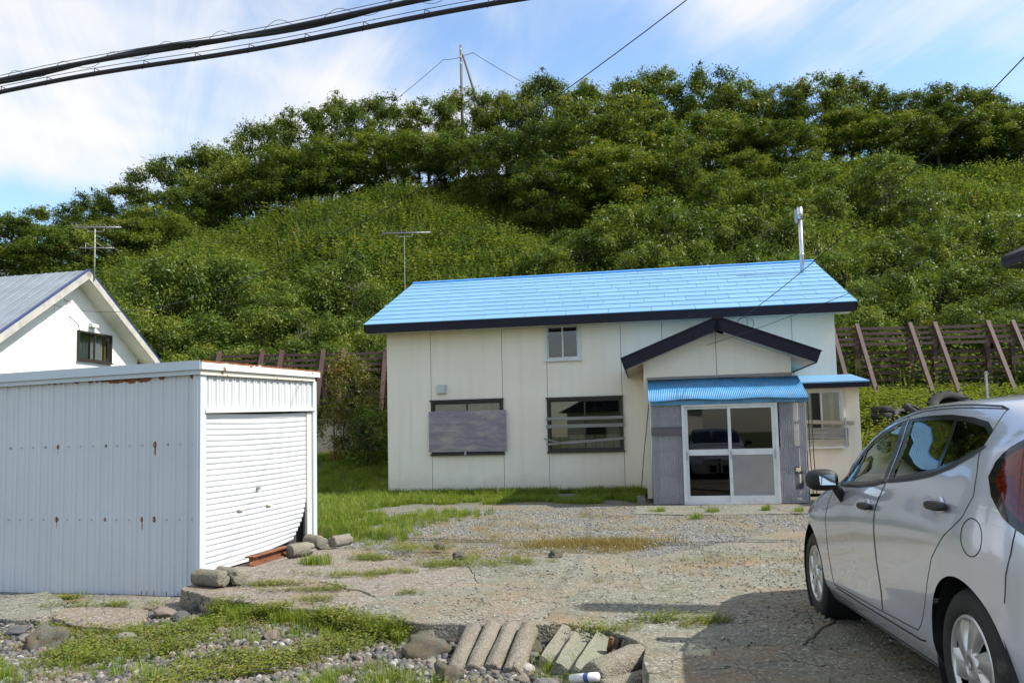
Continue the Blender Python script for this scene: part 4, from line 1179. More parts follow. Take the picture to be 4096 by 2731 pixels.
def to_xv(poly):
    """outline items (x,z) or (x,'v',v) -> dense closed loop in (x, v*VS)"""
    q = []
    for p in poly:
        q.append((p[0], (p[2] if len(p) == 3 else v_of(p[0], p[1])) * VS))
    r = []
    for i in range(len(q)):
        a, b = q[i], q[(i + 1) % len(q)]
        k = max(1, int(math.hypot(b[0] - a[0], b[1] - a[1]) / 0.03))
        for j in range(k): r.append((a[0] + (b[0] - a[0]) * j / k, a[1] + (b[1] - a[1]) * j / k))
    return r
def smooth_loop(poly, it=1):
    """Chaikin corner cutting on (x,z) outlines"""
    for _ in range(it):
        r = []
        for i in range(len(poly)):
            a, b = poly[i], poly[(i + 1) % len(poly)]
            r.append((a[0] * .75 + b[0] * .25, a[1] * .75 + b[1] * .25)); r.append((a[0] * .25 + b[0] * .75, a[1] * .25 + b[1] * .75))
        poly = r
    return poly
def inside(px, py, poly):
    c = np.zeros(len(px), bool)
    n = len(poly)
    for i in range(n):
        (x0, y0), (x1, y1) = poly[i], poly[i - 1]
        if y0 == y1: continue
        cond = ((y0 > py) != (y1 > py)) & (px < (x1 - x0) * (py - y0) / (y1 - y0) + x0)
        c ^= cond
    return c
def shell(name, outline, holes, m, parent, off=0.0, mirror=False, both=False, gx_=0.045, gv=0.3, raw=False, **kw):
    """panel cut out of the car shell; outline/holes as loops in (x, v*VS) when raw"""
    lo = outline if raw else to_xv(outline)
    lh = [q if raw else to_xv(q) for q in holes]
    def mk(loop): return loop
    pts, edges = [], []
    for L in [lo] + lh:
        b0 = len(pts)
        pts += [Vector(p) for p in L]
        edges += [(b0 + i, b0 + (i + 1) % len(L)) for i in range(len(L))]
    xs = [p[0] for p in lo]; vs = [p[1] for p in lo]
    X, Y = np.meshgrid(np.arange(min(xs), max(xs), gx_), np.arange(min(vs), max(vs), gv * VS))
    X = X.ravel() + 0.003; Y = Y.ravel() + 0.002
    k = inside(X, Y, lo)
    for q in lh: k &= ~inside(X, Y, q)
    arr = np.array([tuple(p) for p in pts])
    GX, GY = X[k], Y[k]
    keep = []
    for x, y in zip(GX, GY):
        if ((arr[:, 0] - x) ** 2 + (arr[:, 1] - y) ** 2).min() > 0.012 ** 2: keep.append(Vector((x, y)))
    res = delaunay_2d_cdt(pts + keep, edges, [], 0, 1e-5)
    V2 = np.array([tuple(p) for p in res[0]]); T = np.array([list(f) for f in res[2]])
    c = V2[T].mean(1)
    ok = inside(c[:, 0], c[:, 1], lo)
    for q in lh: ok &= ~inside(c[:, 0], c[:, 1], q)
    T = T[ok]
    used = np.unique(T); remap = -np.ones(len(V2), int); remap[used] = np.arange(len(used))
    V2, T = V2[used], remap[T]
    x, v = V2[:, 0], np.clip(V2[:, 1] / VS, 0, 10)
    P = S(x, v)
    e = 0.004
    dx = S(np.minimum(x + e, KX[-1]), v) - S(np.maximum(x - e, KX[0]), v)
    dv = S(x, np.minimum(v + 0.03, 10)) - S(x, np.maximum(v - 0.03, 0))
    Nn = np.cross(dv, dx); Nn /= np.maximum(np.linalg.norm(Nn, axis=1), 1e-9)[:, None]
    flip = np.sum(Nn * np.array([0, 1, 0.3]), 1).mean() < 0
    if flip: Nn = -Nn
    P = P + Nn * off
    # face winding along the normal
    fn = np.cross(P[T[:, 1]] - P[T[:, 0]], P[T[:, 2]] - P[T[:, 0]])
    bad = np.sum(fn * Nn[T].mean(1), 1) < 0
    T[bad] = T[bad][:, ::-1]
    def one(Pq, Nq, Tq):
        return Pq, Nq, Tq
    PP, NN, TT = P, Nn, T
    if mirror or both:
        Pm = P.copy(); Pm[:, 1] = -1.65 - Pm[:, 1]
        Nm = Nn.copy(); Nm[:, 1] *= -1
        Tm = T[:, ::-1]
        if mirror: PP, NN, TT = Pm, Nm, Tm
        else:
            PP, NN, TT = np.vstack([P, Pm]), np.vstack([Nn, Nm]), np.vstack([T, Tm + len(P)])
    me = npmesh(name, PP, TT, m, True)
    me.normals_split_custom_set_from_vertices([tuple(n) for n in NN])
    o = bpy.data.objects.new(name, me)
    link(o, parent)
    return tag(o, **kw)
def ribbon(name, pts, width, m, parent, off=0.0012, mirror=False):
    """thin dark line lying on the shell, pts (x,z) or (x,'v',v)"""
    q = []
    for p in pts: q.append((p[0], p[2] if len(p) == 3 else v_of(p[0], p[1])))
    d = []
    for a, b in zip(q, q[1:]):
        k = max(2, int(math.hypot(b[0] - a[0], (b[1] - a[1]) * VS) / 0.02))
        d += [(a[0] + (b[0] - a[0]) * j / k, a[1] + (b[1] - a[1]) * j / k) for j in range(k)]
    d.append(q[-1])
    x = np.array([p[0] for p in d]); v = np.array([p[1] for p in d])
    P = S(x, v)
    dx = S(x + 0.004, v) - S(x - 0.004, v); dv = S(x, np.minimum(v + 0.03, 10)) - S(x, np.maximum(v - 0.03, 0))
    Nn = np.cross(dv, dx); Nn /= np.linalg.norm(Nn, axis=1)[:, None]
    Nn *= np.where(np.sum(Nn * np.array([0, 1, 0.3]), 1) < 0, -1, 1)[:, None]
    t = np.gradient(P, axis=0); t /= np.maximum(np.linalg.norm(t, axis=1), 1e-9)[:, None]
    sd_ = np.cross(t, Nn)
    A, B = P + sd_ * width / 2 + Nn * off, P - sd_ * width / 2 + Nn * off
    V = np.vstack([A, B]); n = len(P)
    if mirror: V[:, 1] = -1.65 - V[:, 1]
    i = np.arange(n - 1)
    o = bpy.data.objects.new(name, npmesh(name, V, np.stack([i, i + 1, i + n + 1, i + n], 1), m))
    link(o, parent)
    return o
def mat_paint():
    g = G('silver_car_paint')
    b = g.mix(g.math('MULTIPLY', g.noise(2.0, 5, 0.6), 0.3), (0.52, 0.545, 0.64), (0.46, 0.48, 0.56))
    dust = g.ramp(g.noise(4, 6, 0.65), [(0.45, 0.0), (0.75, 1.0)])
    g.set(b, g.math('ADD', 0.22, g.math('MULTIPLY', dust, 0.05)), 0.4, None, 0.5, 1.0)
    g.b.inputs['Coat Roughness'].default_value = 0.03
    return g.m
M_PAINT = mat_paint()
M_CBLACK = worn('gloss_black_trim', (0.012, 0.012, 0.015), 0.18, 0.1, 3, 30, 0.02, spec=0.5)
M_CMATT = worn('matt_black_plastic', (0.016, 0.016, 0.017), 0.55, 0.2, 8, 200, 0.1)
M_CSEAM = worn('panel_gap_black', (0.006, 0.006, 0.008), 0.8, 0.1)
M_CGLASS = glass('tinted_car_glass', (0.66, 0.74, 0.70), 1.3)
M_CGLASSR = glass('privacy_glass', (0.16, 0.18, 0.17), 1.1)
M_TYRE = worn('tyre_rubber', (0.018, 0.018, 0.018), 0.75, 0.3, 6, 80, 0.2, stain=((0.06, 0.055, 0.05), 0.05))
M_HUB = worn('silver_wheel_cover', (0.55, 0.56, 0.58), 0.3, 0.1, 5, 80, 0.03, metal=0.7)
def mat_lamp():
    g = G('red_lamp_lens')
    g.set(g.mix(g.ramp(g.voro(60), [(0.2, 0.0), (0.7, 1.0)]), (0.055, 0.001, 0.002), (0.11, 0.004, 0.004)), 0.05, 0, None, 0.4, 0.4)
    return g.m
M_LAMP = mat_lamp()
M_LAMPD = worn('dark_lamp_glass', (0.010, 0.008, 0.014), 0.06, 0.1, 4, 20, 0.01, spec=0.6)
M_CLEAR = worn('clear_lamp', (0.5, 0.52, 0.55), 0.08, 0.1, 4, 30, 0.02, metal=0.5)
M_SEAT = worn('seat_cloth', (0.09, 0.09, 0.095), 0.9, 0.2, 6, 150)
M_MIRROR = G('mirror_glass').set((0.9, 0.9, 0.9), 0.01, 1.0)

car = empty('car', label='silver five-door hatchback parked on the cracked yard, seen from behind', cat='car')
ch, cl_ = Vector((0.135, 0.990, -0.028)).normalized(), Vector((-0.991, 0.135, 0)).normalized()
cl_ = (cl_ - ch * cl_.dot(ch)).normalized()
cu = ch.cross(cl_)
mtx = Matrix((ch, cl_, cu)).transposed().to_4x4()
mtx.translation = Vector((1.769, 3.22, 0.34)) - cu * 0.30
car.matrix_world = mtx
WB = 2.5646
def circ(cx, cz, r, z0=0.1, n=40, a0=-40, a1=220):
    return [(cx + r * math.cos(R(a0 + (a1 - a0) * i / n)), cz + r * math.sin(R(a0 + (a1 - a0) * i / n))) for i in range(n + 1)]
def arch(cx, r):
    pts = []
    for i in range(41):
        a = R(-28 + 236 * i / 40)
        x, z = cx + r * math.cos(a), 0.31 + r * 1.0 * math.sin(a)
        if z < 0.185: continue
        pts.append((x, z))
    pts = [(pts[0][0], 'v', -0.4)] + pts + [(pts[-1][0], 'v', -0.4)]
    return pts
archR, archF = arch(0.0, 0.335), arch(WB, 0.335)
fdoor = [(2.02, .305), (1.055, .315), (1.065, .55), (1.055, .84), (.985, .93), (.945, .99), (1.0, 1.15), (1.03, 'v', 6.93), (1.3, 'v', 6.93), (1.6, 'v', 6.93), (1.88, 'v', 6.93), (1.97, .985), (2.06, .90), (2.10, .75), (2.07, .5)]
rdoor = [(1.045, .315), (.52, .33), (.475, .36), (.40, .45), (.31, .58), (.22, .69), (.07, .80), (-.08, .885), (-.14, .97), (-.13, 1.06), (-.085, 1.14), (-.05, 1.2), (-.02, 'v', 6.93), (.3, 'v', 6.93), (.7, 'v', 6.93), (1.02, 'v', 6.93), (.99, 1.15), (.935, .99), (.975, .93), (1.045, .84), (1.055, .55)]
ffr = [(1.93, .945), (1.5, .955), (1.2, .97), (.955, 1.0), (1.035, 1.315), (1.2, 1.295), (1.35, 1.26), (1.5, 1.215), (1.66, 1.145), (1.8, 1.06)]
rfr = [(.925, 1.0), (.6, 1.02), (.3, 1.05), (.1, 1.09), (-.04, 1.135), (-.10, 1.165), (-.07, 1.215), (.05, 1.262), (.2, 1.287), (.45, 1.312), (.75, 1.32), (1.0, 1.312)]
def ins2(poly, d):
    if area(poly) < 0: poly = poly[::-1]
    return inset(poly, d)
fgl = [(x + (0.045 if x < 1.12 else 0), z) for x, z in ins2(ffr, 0.022)]
rgl = [(x - (0.045 if x > 0.86 else 0), z) for x, z in ins2(rfr, 0.022)]
lampo = [(-.215, 1.045), (-.235, 1.10), (-.29, 1.155), (-.40, 1.205), (-.56, 1.235), (-.735, 1.235), (-.735, .80), (-.58, .80), (-.44, .845), (-.335, .905), (-.255, .975)]
headl = [(3.02, .60), (2.85, .66), (2.70, .745), (2.75, .775), (2.95, .765), (3.15, .70), (3.30, .60)]
fuel = [(-.155 + .072 * math.cos(R(a)), .815 + .072 * math.sin(R(a))) for a in range(0, 360, 15)]
X0, X1 = -0.742, 3.415
body_out = [(x, 0.0) for x in np.arange(X0, X1, 0.05)] + [(X1, 0.0)] + [(X1, 5.2 * VS), (3.26, 5.2 * VS)] + [(x, 5.2 * VS) for x in np.arange(3.2, 2.2, -0.05)] + [(2.16, 5.2 * VS), (2.13, 7 * VS)] + [(x, 7 * VS) for x in np.arange(2.1, X0, -0.05)] + [(X0, 7 * VS)]
tl, hl_ = to_xv(lampo), to_xv(headl)
shell('body', body_out, [to_xv(archR), to_xv(archF), to_xv(fdoor), to_xv(rdoor), tl, hl_, to_xv(fuel)], M_PAINT, car, both=True, raw=True)
for mi in (False, True):
    fd = shell('front_door', ins2([], 0) if False else [p for p in fdoor], [ffr], M_PAINT, car, off=-0.001, mirror=mi)
    rd = shell('rear_door', rdoor, [rfr], M_PAINT, car, off=-0.001, mirror=mi)
    shell('window_frame', ffr, [fgl], M_CBLACK, fd, off=-0.003, mirror=mi)
    shell('window_frame', rfr, [rgl], M_CBLACK, rd, off=-0.003, mirror=mi)
    shell('pane', fgl, [], M_CGLASS, fd, off=-0.008, mirror=mi)
    shell('pane', rgl, [], M_CGLASSR, rd, off=-0.008, mirror=mi)
    ribbon('window_divider', [(.27, 1.06), (.33, 1.17), (.38, 1.30)], 0.035, M_CBLACK, rd, -0.004, mi)
    ribbon('quarter_divider', [(1.66, .96), (1.60, 1.17)], 0.03, M_CBLACK, fd, -0.004, mi)
    ribbon('door_gap', [p for p in fdoor] + [fdoor[0]], 0.0045, M_CSEAM, fd, 0.0008, mi)
    ribbon('door_gap', [p for p in rdoor] + [rdoor[0]], 0.0045, M_CSEAM, rd, 0.0008, mi)
    ribbon('belt_moulding', [(1.93, .94), (1.5, .95), (1.2, .965), (.96, .993)], 0.016, M_CMATT, fd, 0.003, mi)
    ribbon('belt_moulding', [(.925, .995), (.6, 1.014), (.3, 1.043), (.1, 1.083), (-.04, 1.128), (-.10, 1.16)], 0.016, M_CMATT, rd, 0.003, mi)
    ribbon('roof_channel', [(1.5, 'v', 7.06), (1.2, 'v', 7.06), (.8, 'v', 7.06), (.3, 'v', 7.06), (.05, 'v', 7.03), (-.03, 'v', 6.9)], 0.010, M_CSEAM, car, 0.001, mi)
    ribbon('sill_line', [(1.98, .292), (1.5, .285), (1.0, .285), (.5, .29), (.44, .30)], 0.008, M_CSEAM, car, 0.001, mi)
    ribbon('bumper_gap', [(-.40, .865), (-.385, .78), (-.355, .70), (-.335, .60)], 0.004, M_CSEAM, car, 0.001, mi)
    lp = shell('tail_lamp', tl, [], M_LAMPD, car, off=0.004, mirror=mi, raw=True)
    shell('red_lens', [(-.265, 1.03), (-.30, 1.115), (-.40, 1.165), (-.56, 1.2), (-.70, 1.2), (-.70, .83), (-.58, .83), (-.45, .875), (-.345, .945)], [], M_LAMP, lp, off=0.006, mirror=mi)
    shell('headlamp', hl_, [], M_CLEAR, car, off=0.002, mirror=mi, raw=True)
shell('fuel_lid', fuel, [], M_PAINT, car, off=-0.0005)
ribbon('fuel_lid_gap', fuel + [fuel[0]], 0.004, M_CSEAM, car, 0.0008)
roof_out = [(x, 7 * VS) for x in np.arange(X0, 1.16, 0.06)] + [(1.16, 7 * VS), (1.14, 8.5 * VS), (1.12, 10 * VS)] + [(x, 10 * VS) for x in np.arange(1.08, X0, -0.06)] + [(X0, 10 * VS)]
shell('car_roof', roof_out, [], M_PAINT, car, both=True, raw=True)
wind = [(x, 7 * VS) for x in np.arange(1.16, 2.10, 0.06)] + [(2.10, 7 * VS), (2.13, 8.5 * VS), (2.16, 10 * VS)] + [(x, 10 * VS) for x in np.arange(2.10, 1.12, -0.06)] + [(1.12, 10 * VS), (1.14, 8.5 * VS)]
wg = [(1.20, 7.35 * VS), (1.6, 7.35 * VS), (2.02, 7.35 * VS), (2.07, 8.5 * VS), (2.09, 10 * VS), (1.6, 10 * VS), (1.17, 10 * VS), (1.18, 8.5 * VS)]
shell('windscreen_frame', wind, [wg], M_CBLACK, car, both=True, raw=True)
shell('windscreen', wg, [], M_CGLASS, car, off=-0.004, both=True, raw=True)
hood = [(x, 5.2 * VS) for x in np.arange(2.2, 3.26, 0.06)] + [(3.26, 5.2 * VS)] + [(X1, 5.2 * VS), (X1, 10 * VS)] + [(x, 10 * VS) for x in np.arange(3.38, 2.16, -0.06)] + [(2.16, 10 * VS), (2.13, 8.5 * VS), (2.11, 7 * VS), (2.16, 5.2 * VS)]
shell('hood', hood, [], M_PAINT, car, both=True, raw=True)
# closed ends
b = MB(); b.box(3.30, 3.405, -1.1, -0.55, 0.25, 0.45); b.build('grille', M_CMATT, car)
# underbody, wheel housings
b = MB(); b.box(-0.55, 3.1, -1.45, -0.20, 0.17, 0.26); b.box(0.36, 2.2, -1.62, -0.05, 0.19, 0.28); b.build('underbody', M_CMATT, car)
for cx in (0.0, WB):
    for sgn in (0, 1):
        pr = [(0.001, -0.28), (0.345, -0.28), (0.345, -0.012)]
        q = MB().lathe(pr, 40, 'y', Matrix.Translation((cx, 0, 0.31)))
        if sgn: q.V = [(x, -1.65 - y, z) for x, y, z in q.V]
        q.build('wheel_housing', M_CMATT, car)
# wheels
tyre_me = MB().lathe([(0.195, -0.012), (0.205, -0.002), (0.225, 0.004), (0.262, 0.002), (0.288, -0.016), (0.300, -0.040), (0.3025, -0.085), (0.300, -0.13), (0.288, -0.158), (0.26, -0.175), (0.2, -0.17)], 56, 'y').mesh('tyre', M_TYRE, True)
def wheel_cover():
    dish = MB().lathe([(0.197, -0.010), (0.190, -0.002), (0.182, -0.003), (0.176, -0.012), (0.172, -0.018)], 56, 'y')
    back = MB().lathe([(0.178, -0.045), (0.0, -0.045)], 40, 'y')  # flat black disc standing in for the shade behind the spokes
    hub = MB().lathe([(0.070, -0.020), (0.066, -0.006), (0.05, 0.002), (0.036, 0.004), (0.034, 0.001), (0.0, 0.002)], 32, 'y')
    sp = []
    for k in range(6):
        a0 = 2 * math.pi * k / 6
        q = MB()
        V, F = [], []
        n = 8
        for i in range(n + 1):
            t = i / n
            r = 0.055 + (0.183 - 0.055) * t
            tw = a0 + 0.38 * t
            wdt = 0.030 + 0.030 * t + 0.012 * t * t
            for s_, d in ((-1, -0.024), (-0.75, -0.002), (0.0, -0.008), (0.75, -0.001), (1, -0.024)):
                ang_ = tw + s_ * wdt / r
                V.append((r * math.cos(ang_), d - 0.006 * t, r * math.sin(ang_)))
        for i in range(n):
            for j in range(4): F.append((i * 5 + j, i * 5 + j + 1, (i + 1) * 5 + j + 1, (i + 1) * 5 + j))
        q.add(V, F)
        sp.append(q)
    emb = MB()
    for (rx, rz, cz) in ((0.019, 0.013, 0), (0.0065, 0.012, 0), (0.012, 0.0055, 0.006)):
        emb.tube([(rx * math.cos(t * math.pi / 10), 0.005, cz + rz * math.sin(t * math.pi / 10)) for t in range(21)], 0.0016, 5, False)
    return dish, back, hub, sp, emb
dish, backd, hub, sps, emb = wheel_cover()
dish_me, back_me, hub_me, emb_me = dish.mesh('rim', M_HUB, True), backd.mesh('brake_shadow', M_CMATT), hub.mesh('hub_cap', M_HUB, True), emb.mesh('emblem', M_STEEL, True)
sp_me = [q.mesh('spoke', M_HUB, True) for q in sps]
for cx, y, rz, rot in ((0.0, 0.0, 0, 0.5), (WB, 0.0, 0, 1.1), (0.0, -1.65, math.pi, 0.3), (WB, -1.65, math.pi, 0.9)):
    w = bpy.data.objects.new('wheel', None); link(w, car)
    w.location = (cx, y - (0.012 if rz == 0 else -0.012), 0.30); w.rotation_euler = (0, 0, rz)
    inst('tyre', tyre_me, w)
    inst('rim', dish_me, w); inst('spoke_shade_disc', back_me, w); inst('hub_cap', hub_me, w); inst('emblem', emb_me, w)
    for m_ in sp_me: inst('spoke', m_, w, rot=(0, rot, 0))
# handles, mirrors
def ellip(cx, cy, cz, rx, ry, rz, n=16, m_=10, p=1.0):
    q = MB(); V, F = [], []
    sg = lambda v: (abs(v) ** p) * (1 if v >= 0 else -1)
    for i in range(m_ + 1):
        th = math.pi * i / m_ - math.pi / 2
        for j in range(n):
            ph = 2 * math.pi * j / n
            V.append((cx + rx * sg(math.cos(th)) * sg(math.cos(ph)), cy + ry * sg(math.cos(th)) * sg(math.sin(ph)), cz + rz * sg(math.sin(th))))
    for i in range(m_):
        for j in range(n):
            F.append((i * n + j, i * n + (j + 1) % n, (i + 1) * n + (j + 1) % n, (i + 1) * n + j))
    return q.add(V, F)
for s in (1, -1):
    fy = (lambda y: y) if s == 1 else (lambda y: -1.65 - y)
    for hx, hz, yy in ((0.13, 0.918, 0.030), (1.17, 0.855, 0.022)):
        ellip(hx, fy(yy), hz, 0.105, 0.022, 0.020, p=0.7).build('door_handle', M_CMATT, car, True)
        ellip(hx + 0.0, fy(yy - 0.022), hz, 0.045, 0.012, 0.040).build('handle_cup', M_PAINT, car, True)
    mr = ellip(1.68, fy(0.115), 0.985, 0.062, 0.095, 0.066, 24, 14, 0.75).build('door_mirror', M_CMATT, car, True)
    MB().add([(1.6155, fy(0.05), 0.955), (1.6155, fy(0.14), 0.955), (1.6155, fy(0.145), 1.015), (1.6155, fy(0.055), 1.02)], [(0, 1, 2, 3)]).build('mirror_glass', M_MIRROR, mr)
    MB().tube([(1.72, fy(0.03), 0.95), (1.74, fy(0.0), 0.90), (1.75, fy(-0.03), 0.86)], [0.03, 0.028, 0.03], 10).build('mirror_arm', M_CMATT, mr, True)
# interior
def seat(x, y, w):
    q = MB()
    st = empty('seat'); st.parent = car
    bevel(MB().box(x, x + 0.48, y - w / 2, y + w / 2, 0.38, 0.56).build('seat_cushion', M_SEAT, st, True), 0.05, 3)
    o = MB().box(-0.08, 0.08, y - w / 2, y + w / 2, 0, 0.60).build('seat_back', M_SEAT, st, True); o.location = (x, 0, 0.52); o.rotation_euler = (0, R(-15), 0); bevel(o, 0.05, 3)
    return st
for y in (-0.45, -1.20):
    st = seat(1.02, y, 0.48)
    bevel(MB().box(0.74, 0.84, y - 0.13, y + 0.13, 1.10, 1.27).build('headrest', M_SEAT, st, True), 0.04, 3)
st = seat(0.22, -0.825, 1.15)
for y in (-0.5, -1.15): bevel(MB().box(0.0, 0.08, y - 0.12, y + 0.12, 1.08, 1.21).build('headrest', M_SEAT, st, True), 0.03, 3)
bevel(MB().box(1.72, 2.1, -1.5, -0.15, 0.6, 0.90).build('dashboard', M_CMATT, car), 0.05, 3)
tor = [(0.185 * math.cos(t * math.pi / 12), 0.185 * math.sin(t * math.pi / 12)) for t in range(25)]
MB().tube([(1.55 + q * 0.42, -1.20 + p, 0.86 + q * 0.9) for p, q in tor], 0.016, 8, False).build('steering_wheel', M_CMATT, car, True)

# ================================================================ WHITE NEIGHBOUR HOUSE
M_WWALL = worn('white_render', (0.80, 0.79, 0.76), 0.8, 0.08, 1.5, 60, 0.15)
M_GROOF = worn('blue_grey_metal_roof', (0.24, 0.275, 0.31), 0.5, 0.2, 2, 30, 0.05, metal=0.15, stain=((0.30, 0.30, 0.30), 0.04))
nb = empty('neighbour_house', (-11.788, 22.0, 0), R(78), label='white gabled house with blue-grey metal roof behind the garage shed', cat='house')
# local x along the gable (away from camera), y along the ridge (to the left)
PZ, HS, EZN, RL = 6.22, 3.13, 3.93, 9.0
for s in (-1, 1):
    d = Vector((s * HS, 0, EZN - PZ)).normalized(); L = math.hypot(HS, PZ - EZN) + 0.02
    if s < 0: L += 1.0
    nn = Vector((-d.z, 0, d.x)) * (1 if s > 0 else -1)
    if nn.z < 0: nn = -nn
    def P(t, y, k): return tuple(Vector((0, y, PZ)) + d * t + nn * k)
    BX = [(0, 1, 2, 3), (7, 6, 5, 4), (4, 5, 1, 0), (5, 6, 2, 1), (6, 7, 3, 2), (7, 4, 0, 3)]
    q = MB().add([P(0, 0, -.06), P(L, 0, -.06), P(L, RL, -.06), P(0, RL, -.06), P(0, 0, -0.005), P(L, 0, -0.005), P(L, RL, -0.005), P(0, RL, -0.005)], BX); rr = q.build('roof_slope', M_GROOF, nb)
    if s < 0:
        me = MB().add([P(0.02, -.012, 0), P(L, -.012, 0), P(L, .012, 0), P(0.02, .012, 0), P(0.02, -.006, .022), P(L, -.006, .022), P(L, .006, .022), P(0.02, .006, .022)], BX).mesh('roof_seam', M_GROOF)
        for k in range(1, 27): inst('roof_seam', me, rr, (0, k * 0.34, 0))
    q = MB().add([P(0, -.03, -.20), P(L, -.03, -.20), P(L, 0, -.20), P(0, 0, -.20), P(0, -.03, .0), P(L, -.03, .0), P(L, 0, .0), P(0, 0, .0)], BX); q.build('verge_board', worn('peeling_white_board', (0.45, 0.43, 0.38), 0.8, 0.3, 4, 40, 0.2), nb)
    q = MB().add([P(0, -.05, .0), P(L + .02, -.05, .0), P(L + .02, .05, .0), P(0, .05, .0), P(0, -.05, .03), P(L + .02, -.05, .03), P(L + .02, .05, .03), P(0, .05, .03)], BX); q.build('verge_flashing', worn('navy_flashing', (0.03, 0.05, 0.16), 0.45), nb)
    q = MB().add([P(0.05, 0.001, -.19), P(L, 0.001, -.19), P(L, .52, -.19), P(0.05, .52, -.19), P(0.05, 0.001, -.17), P(L, 0.001, -.17), P(L, .52, -.17), P(0.05, .52, -.17)], BX); q.build('soffit', worn('white_soffit', (0.72, 0.69, 0.62), 0.8, 0.1), nb)
MX = Matrix(((1, 0, 0, 0), (0, 1, 0, 0), (0, 0, 1, 0), (0, 0, 0, 1)))
zg = lambda x: PZ - abs(x) * (PZ - EZN) / HS - 0.20
WX0, WX1 = -3.6, 2.75
holes_ = (0.18, 1.56, 3.72, 4.58)
for (xa, xb, kind) in ((WX0, -0.655, 0), (-0.645, 0.18, 0), (0.18, 1.56, 1), (1.56, WX1, 0)):
    if kind == 0:
        pts = [(xa, -0.2), (xb, -0.2), (xb, zg(xb))] + ([(0, zg(0))] if xa < 0 < xb else []) + [(xa, zg(xa))]
        MB().prism(pts, 0.5, 0.62).build('wall_panel', M_WWALL, nb)
    else:
        MB().prism([(xa, -0.2), (xb, -0.2), (xb, 3.72), (xa, 3.72)], 0.5, 0.62).build('wall_panel', M_WWALL, nb)
        MB().prism([(xa, 4.58), (xb, 4.58), (xb, zg(xb)), (xa, zg(xa))], 0.5, 0.62).build('wall_panel', M_WWALL, nb)
MB().box(-0.66, -0.64, 0.56, 0.6, -0.2, 5.5).build('joint', M_SOFFIT, nb)
MB().box(WX0, WX0 + 0.12, 0.62, RL - 0.4, -0.2, 3.4).build('wall', M_WWALL, nb)
MB().box(WX1 - 0.12, WX1, 0.62, RL - 0.4, -0.2, 3.9).build('wall', M_WWALL, nb)
MB().box(WX0 + 0.12, WX1 - 0.12, 1.6, 1.7, -0.2, 3.9).build('dark_inner_backing', M_ROOM, nb)
nw = window(nb, 'window', 0.18, 1.56, 3.72, 4.58, 0.47, M_BROWNTRIM, 0.05)
curtain(nw, 0.28, 0.84, 3.78, 4.52, 0.68, worn('patterned_lace', (0.16, 0.2, 0.2), 0.9, 0.5, 25, 60), 9)
curtain(nw, 0.90, 1.38, 3.78, 4.52, 0.66, M_LACE, 9)
MB().box(1.40, 1.46, 0.60, 0.66, 3.78, 4.52).build('inner_curtain_edge', worn('ochre_edge', (0.30, 0.17, 0.04), 0.9), nw)
q = MB().add([(0.62, 0.36, 4.72), (0.88, 0.36, 4.72), (0.88, 0.5, 4.72), (0.62, 0.5, 4.72), (0.62, 0.36, 4.80), (0.88, 0.36, 4.80), (0.88, 0.5, 4.86), (0.62, 0.5, 4.86)], BX); q.build('vent_hood', M_WHITE, nb)
cv = MB().box(0.0, 1.3, 0.1, 0.499, 3.30, 3.34); cv.build('lower_canopy', M_GROOF, nb)
# ================================================================ DARK-EAVED HOUSE AT THE RIGHT EDGE
rh_ = empty('edge_house', (8.78, 14.0, 0), R(4), label='house at the right edge, only the tip of its dark eave in view', cat='house')
for s_ in (0, 1):
    fx = (lambda x: x) if s_ == 0 else (lambda x: 8.0 - x)
    BXo = [(0, 1, 2, 3), (7, 6, 5, 4), (4, 5, 1, 0), (5, 6, 2, 1), (6, 7, 3, 2), (7, 4, 0, 3)]
    MB().add([(fx(0), -6, 4.20), (fx(4), -6, 6.05), (fx(4), 0, 6.05), (fx(0), 0, 4.20), (fx(0), -6, 4.28), (fx(4), -6, 6.13), (fx(4), 0, 6.13), (fx(0), 0, 4.28)], BXo).build('roof_slope', M_NAVY, rh_)
    MB().add([(fx(0), .001, 4.12), (fx(4), .001, 5.95), (fx(4), .04, 5.95), (fx(0), .04, 4.12), (fx(0), .001, 4.29), (fx(4), .001, 6.14), (fx(4), .04, 6.14), (fx(0), .04, 4.29)], BXo).build('barge_board', M_NAVY, rh_)
    MB().box(min(fx(0), fx(0.04)), max(fx(0), fx(0.04)), -6, 0, 4.10, 4.195).build('fascia', M_NAVY, rh_)
MB().prism([(0.75, -0.1), (7.25, -0.1), (7.25, 4.45), (4.0, 5.95), (0.75, 4.45)], -5.5, -0.5).build('wall', M_SIDE, rh_)
MB().box(0.05, 0.74, -5.9, 0.0, 4.06, 4.095).build('soffit', M_NAVY, rh_)

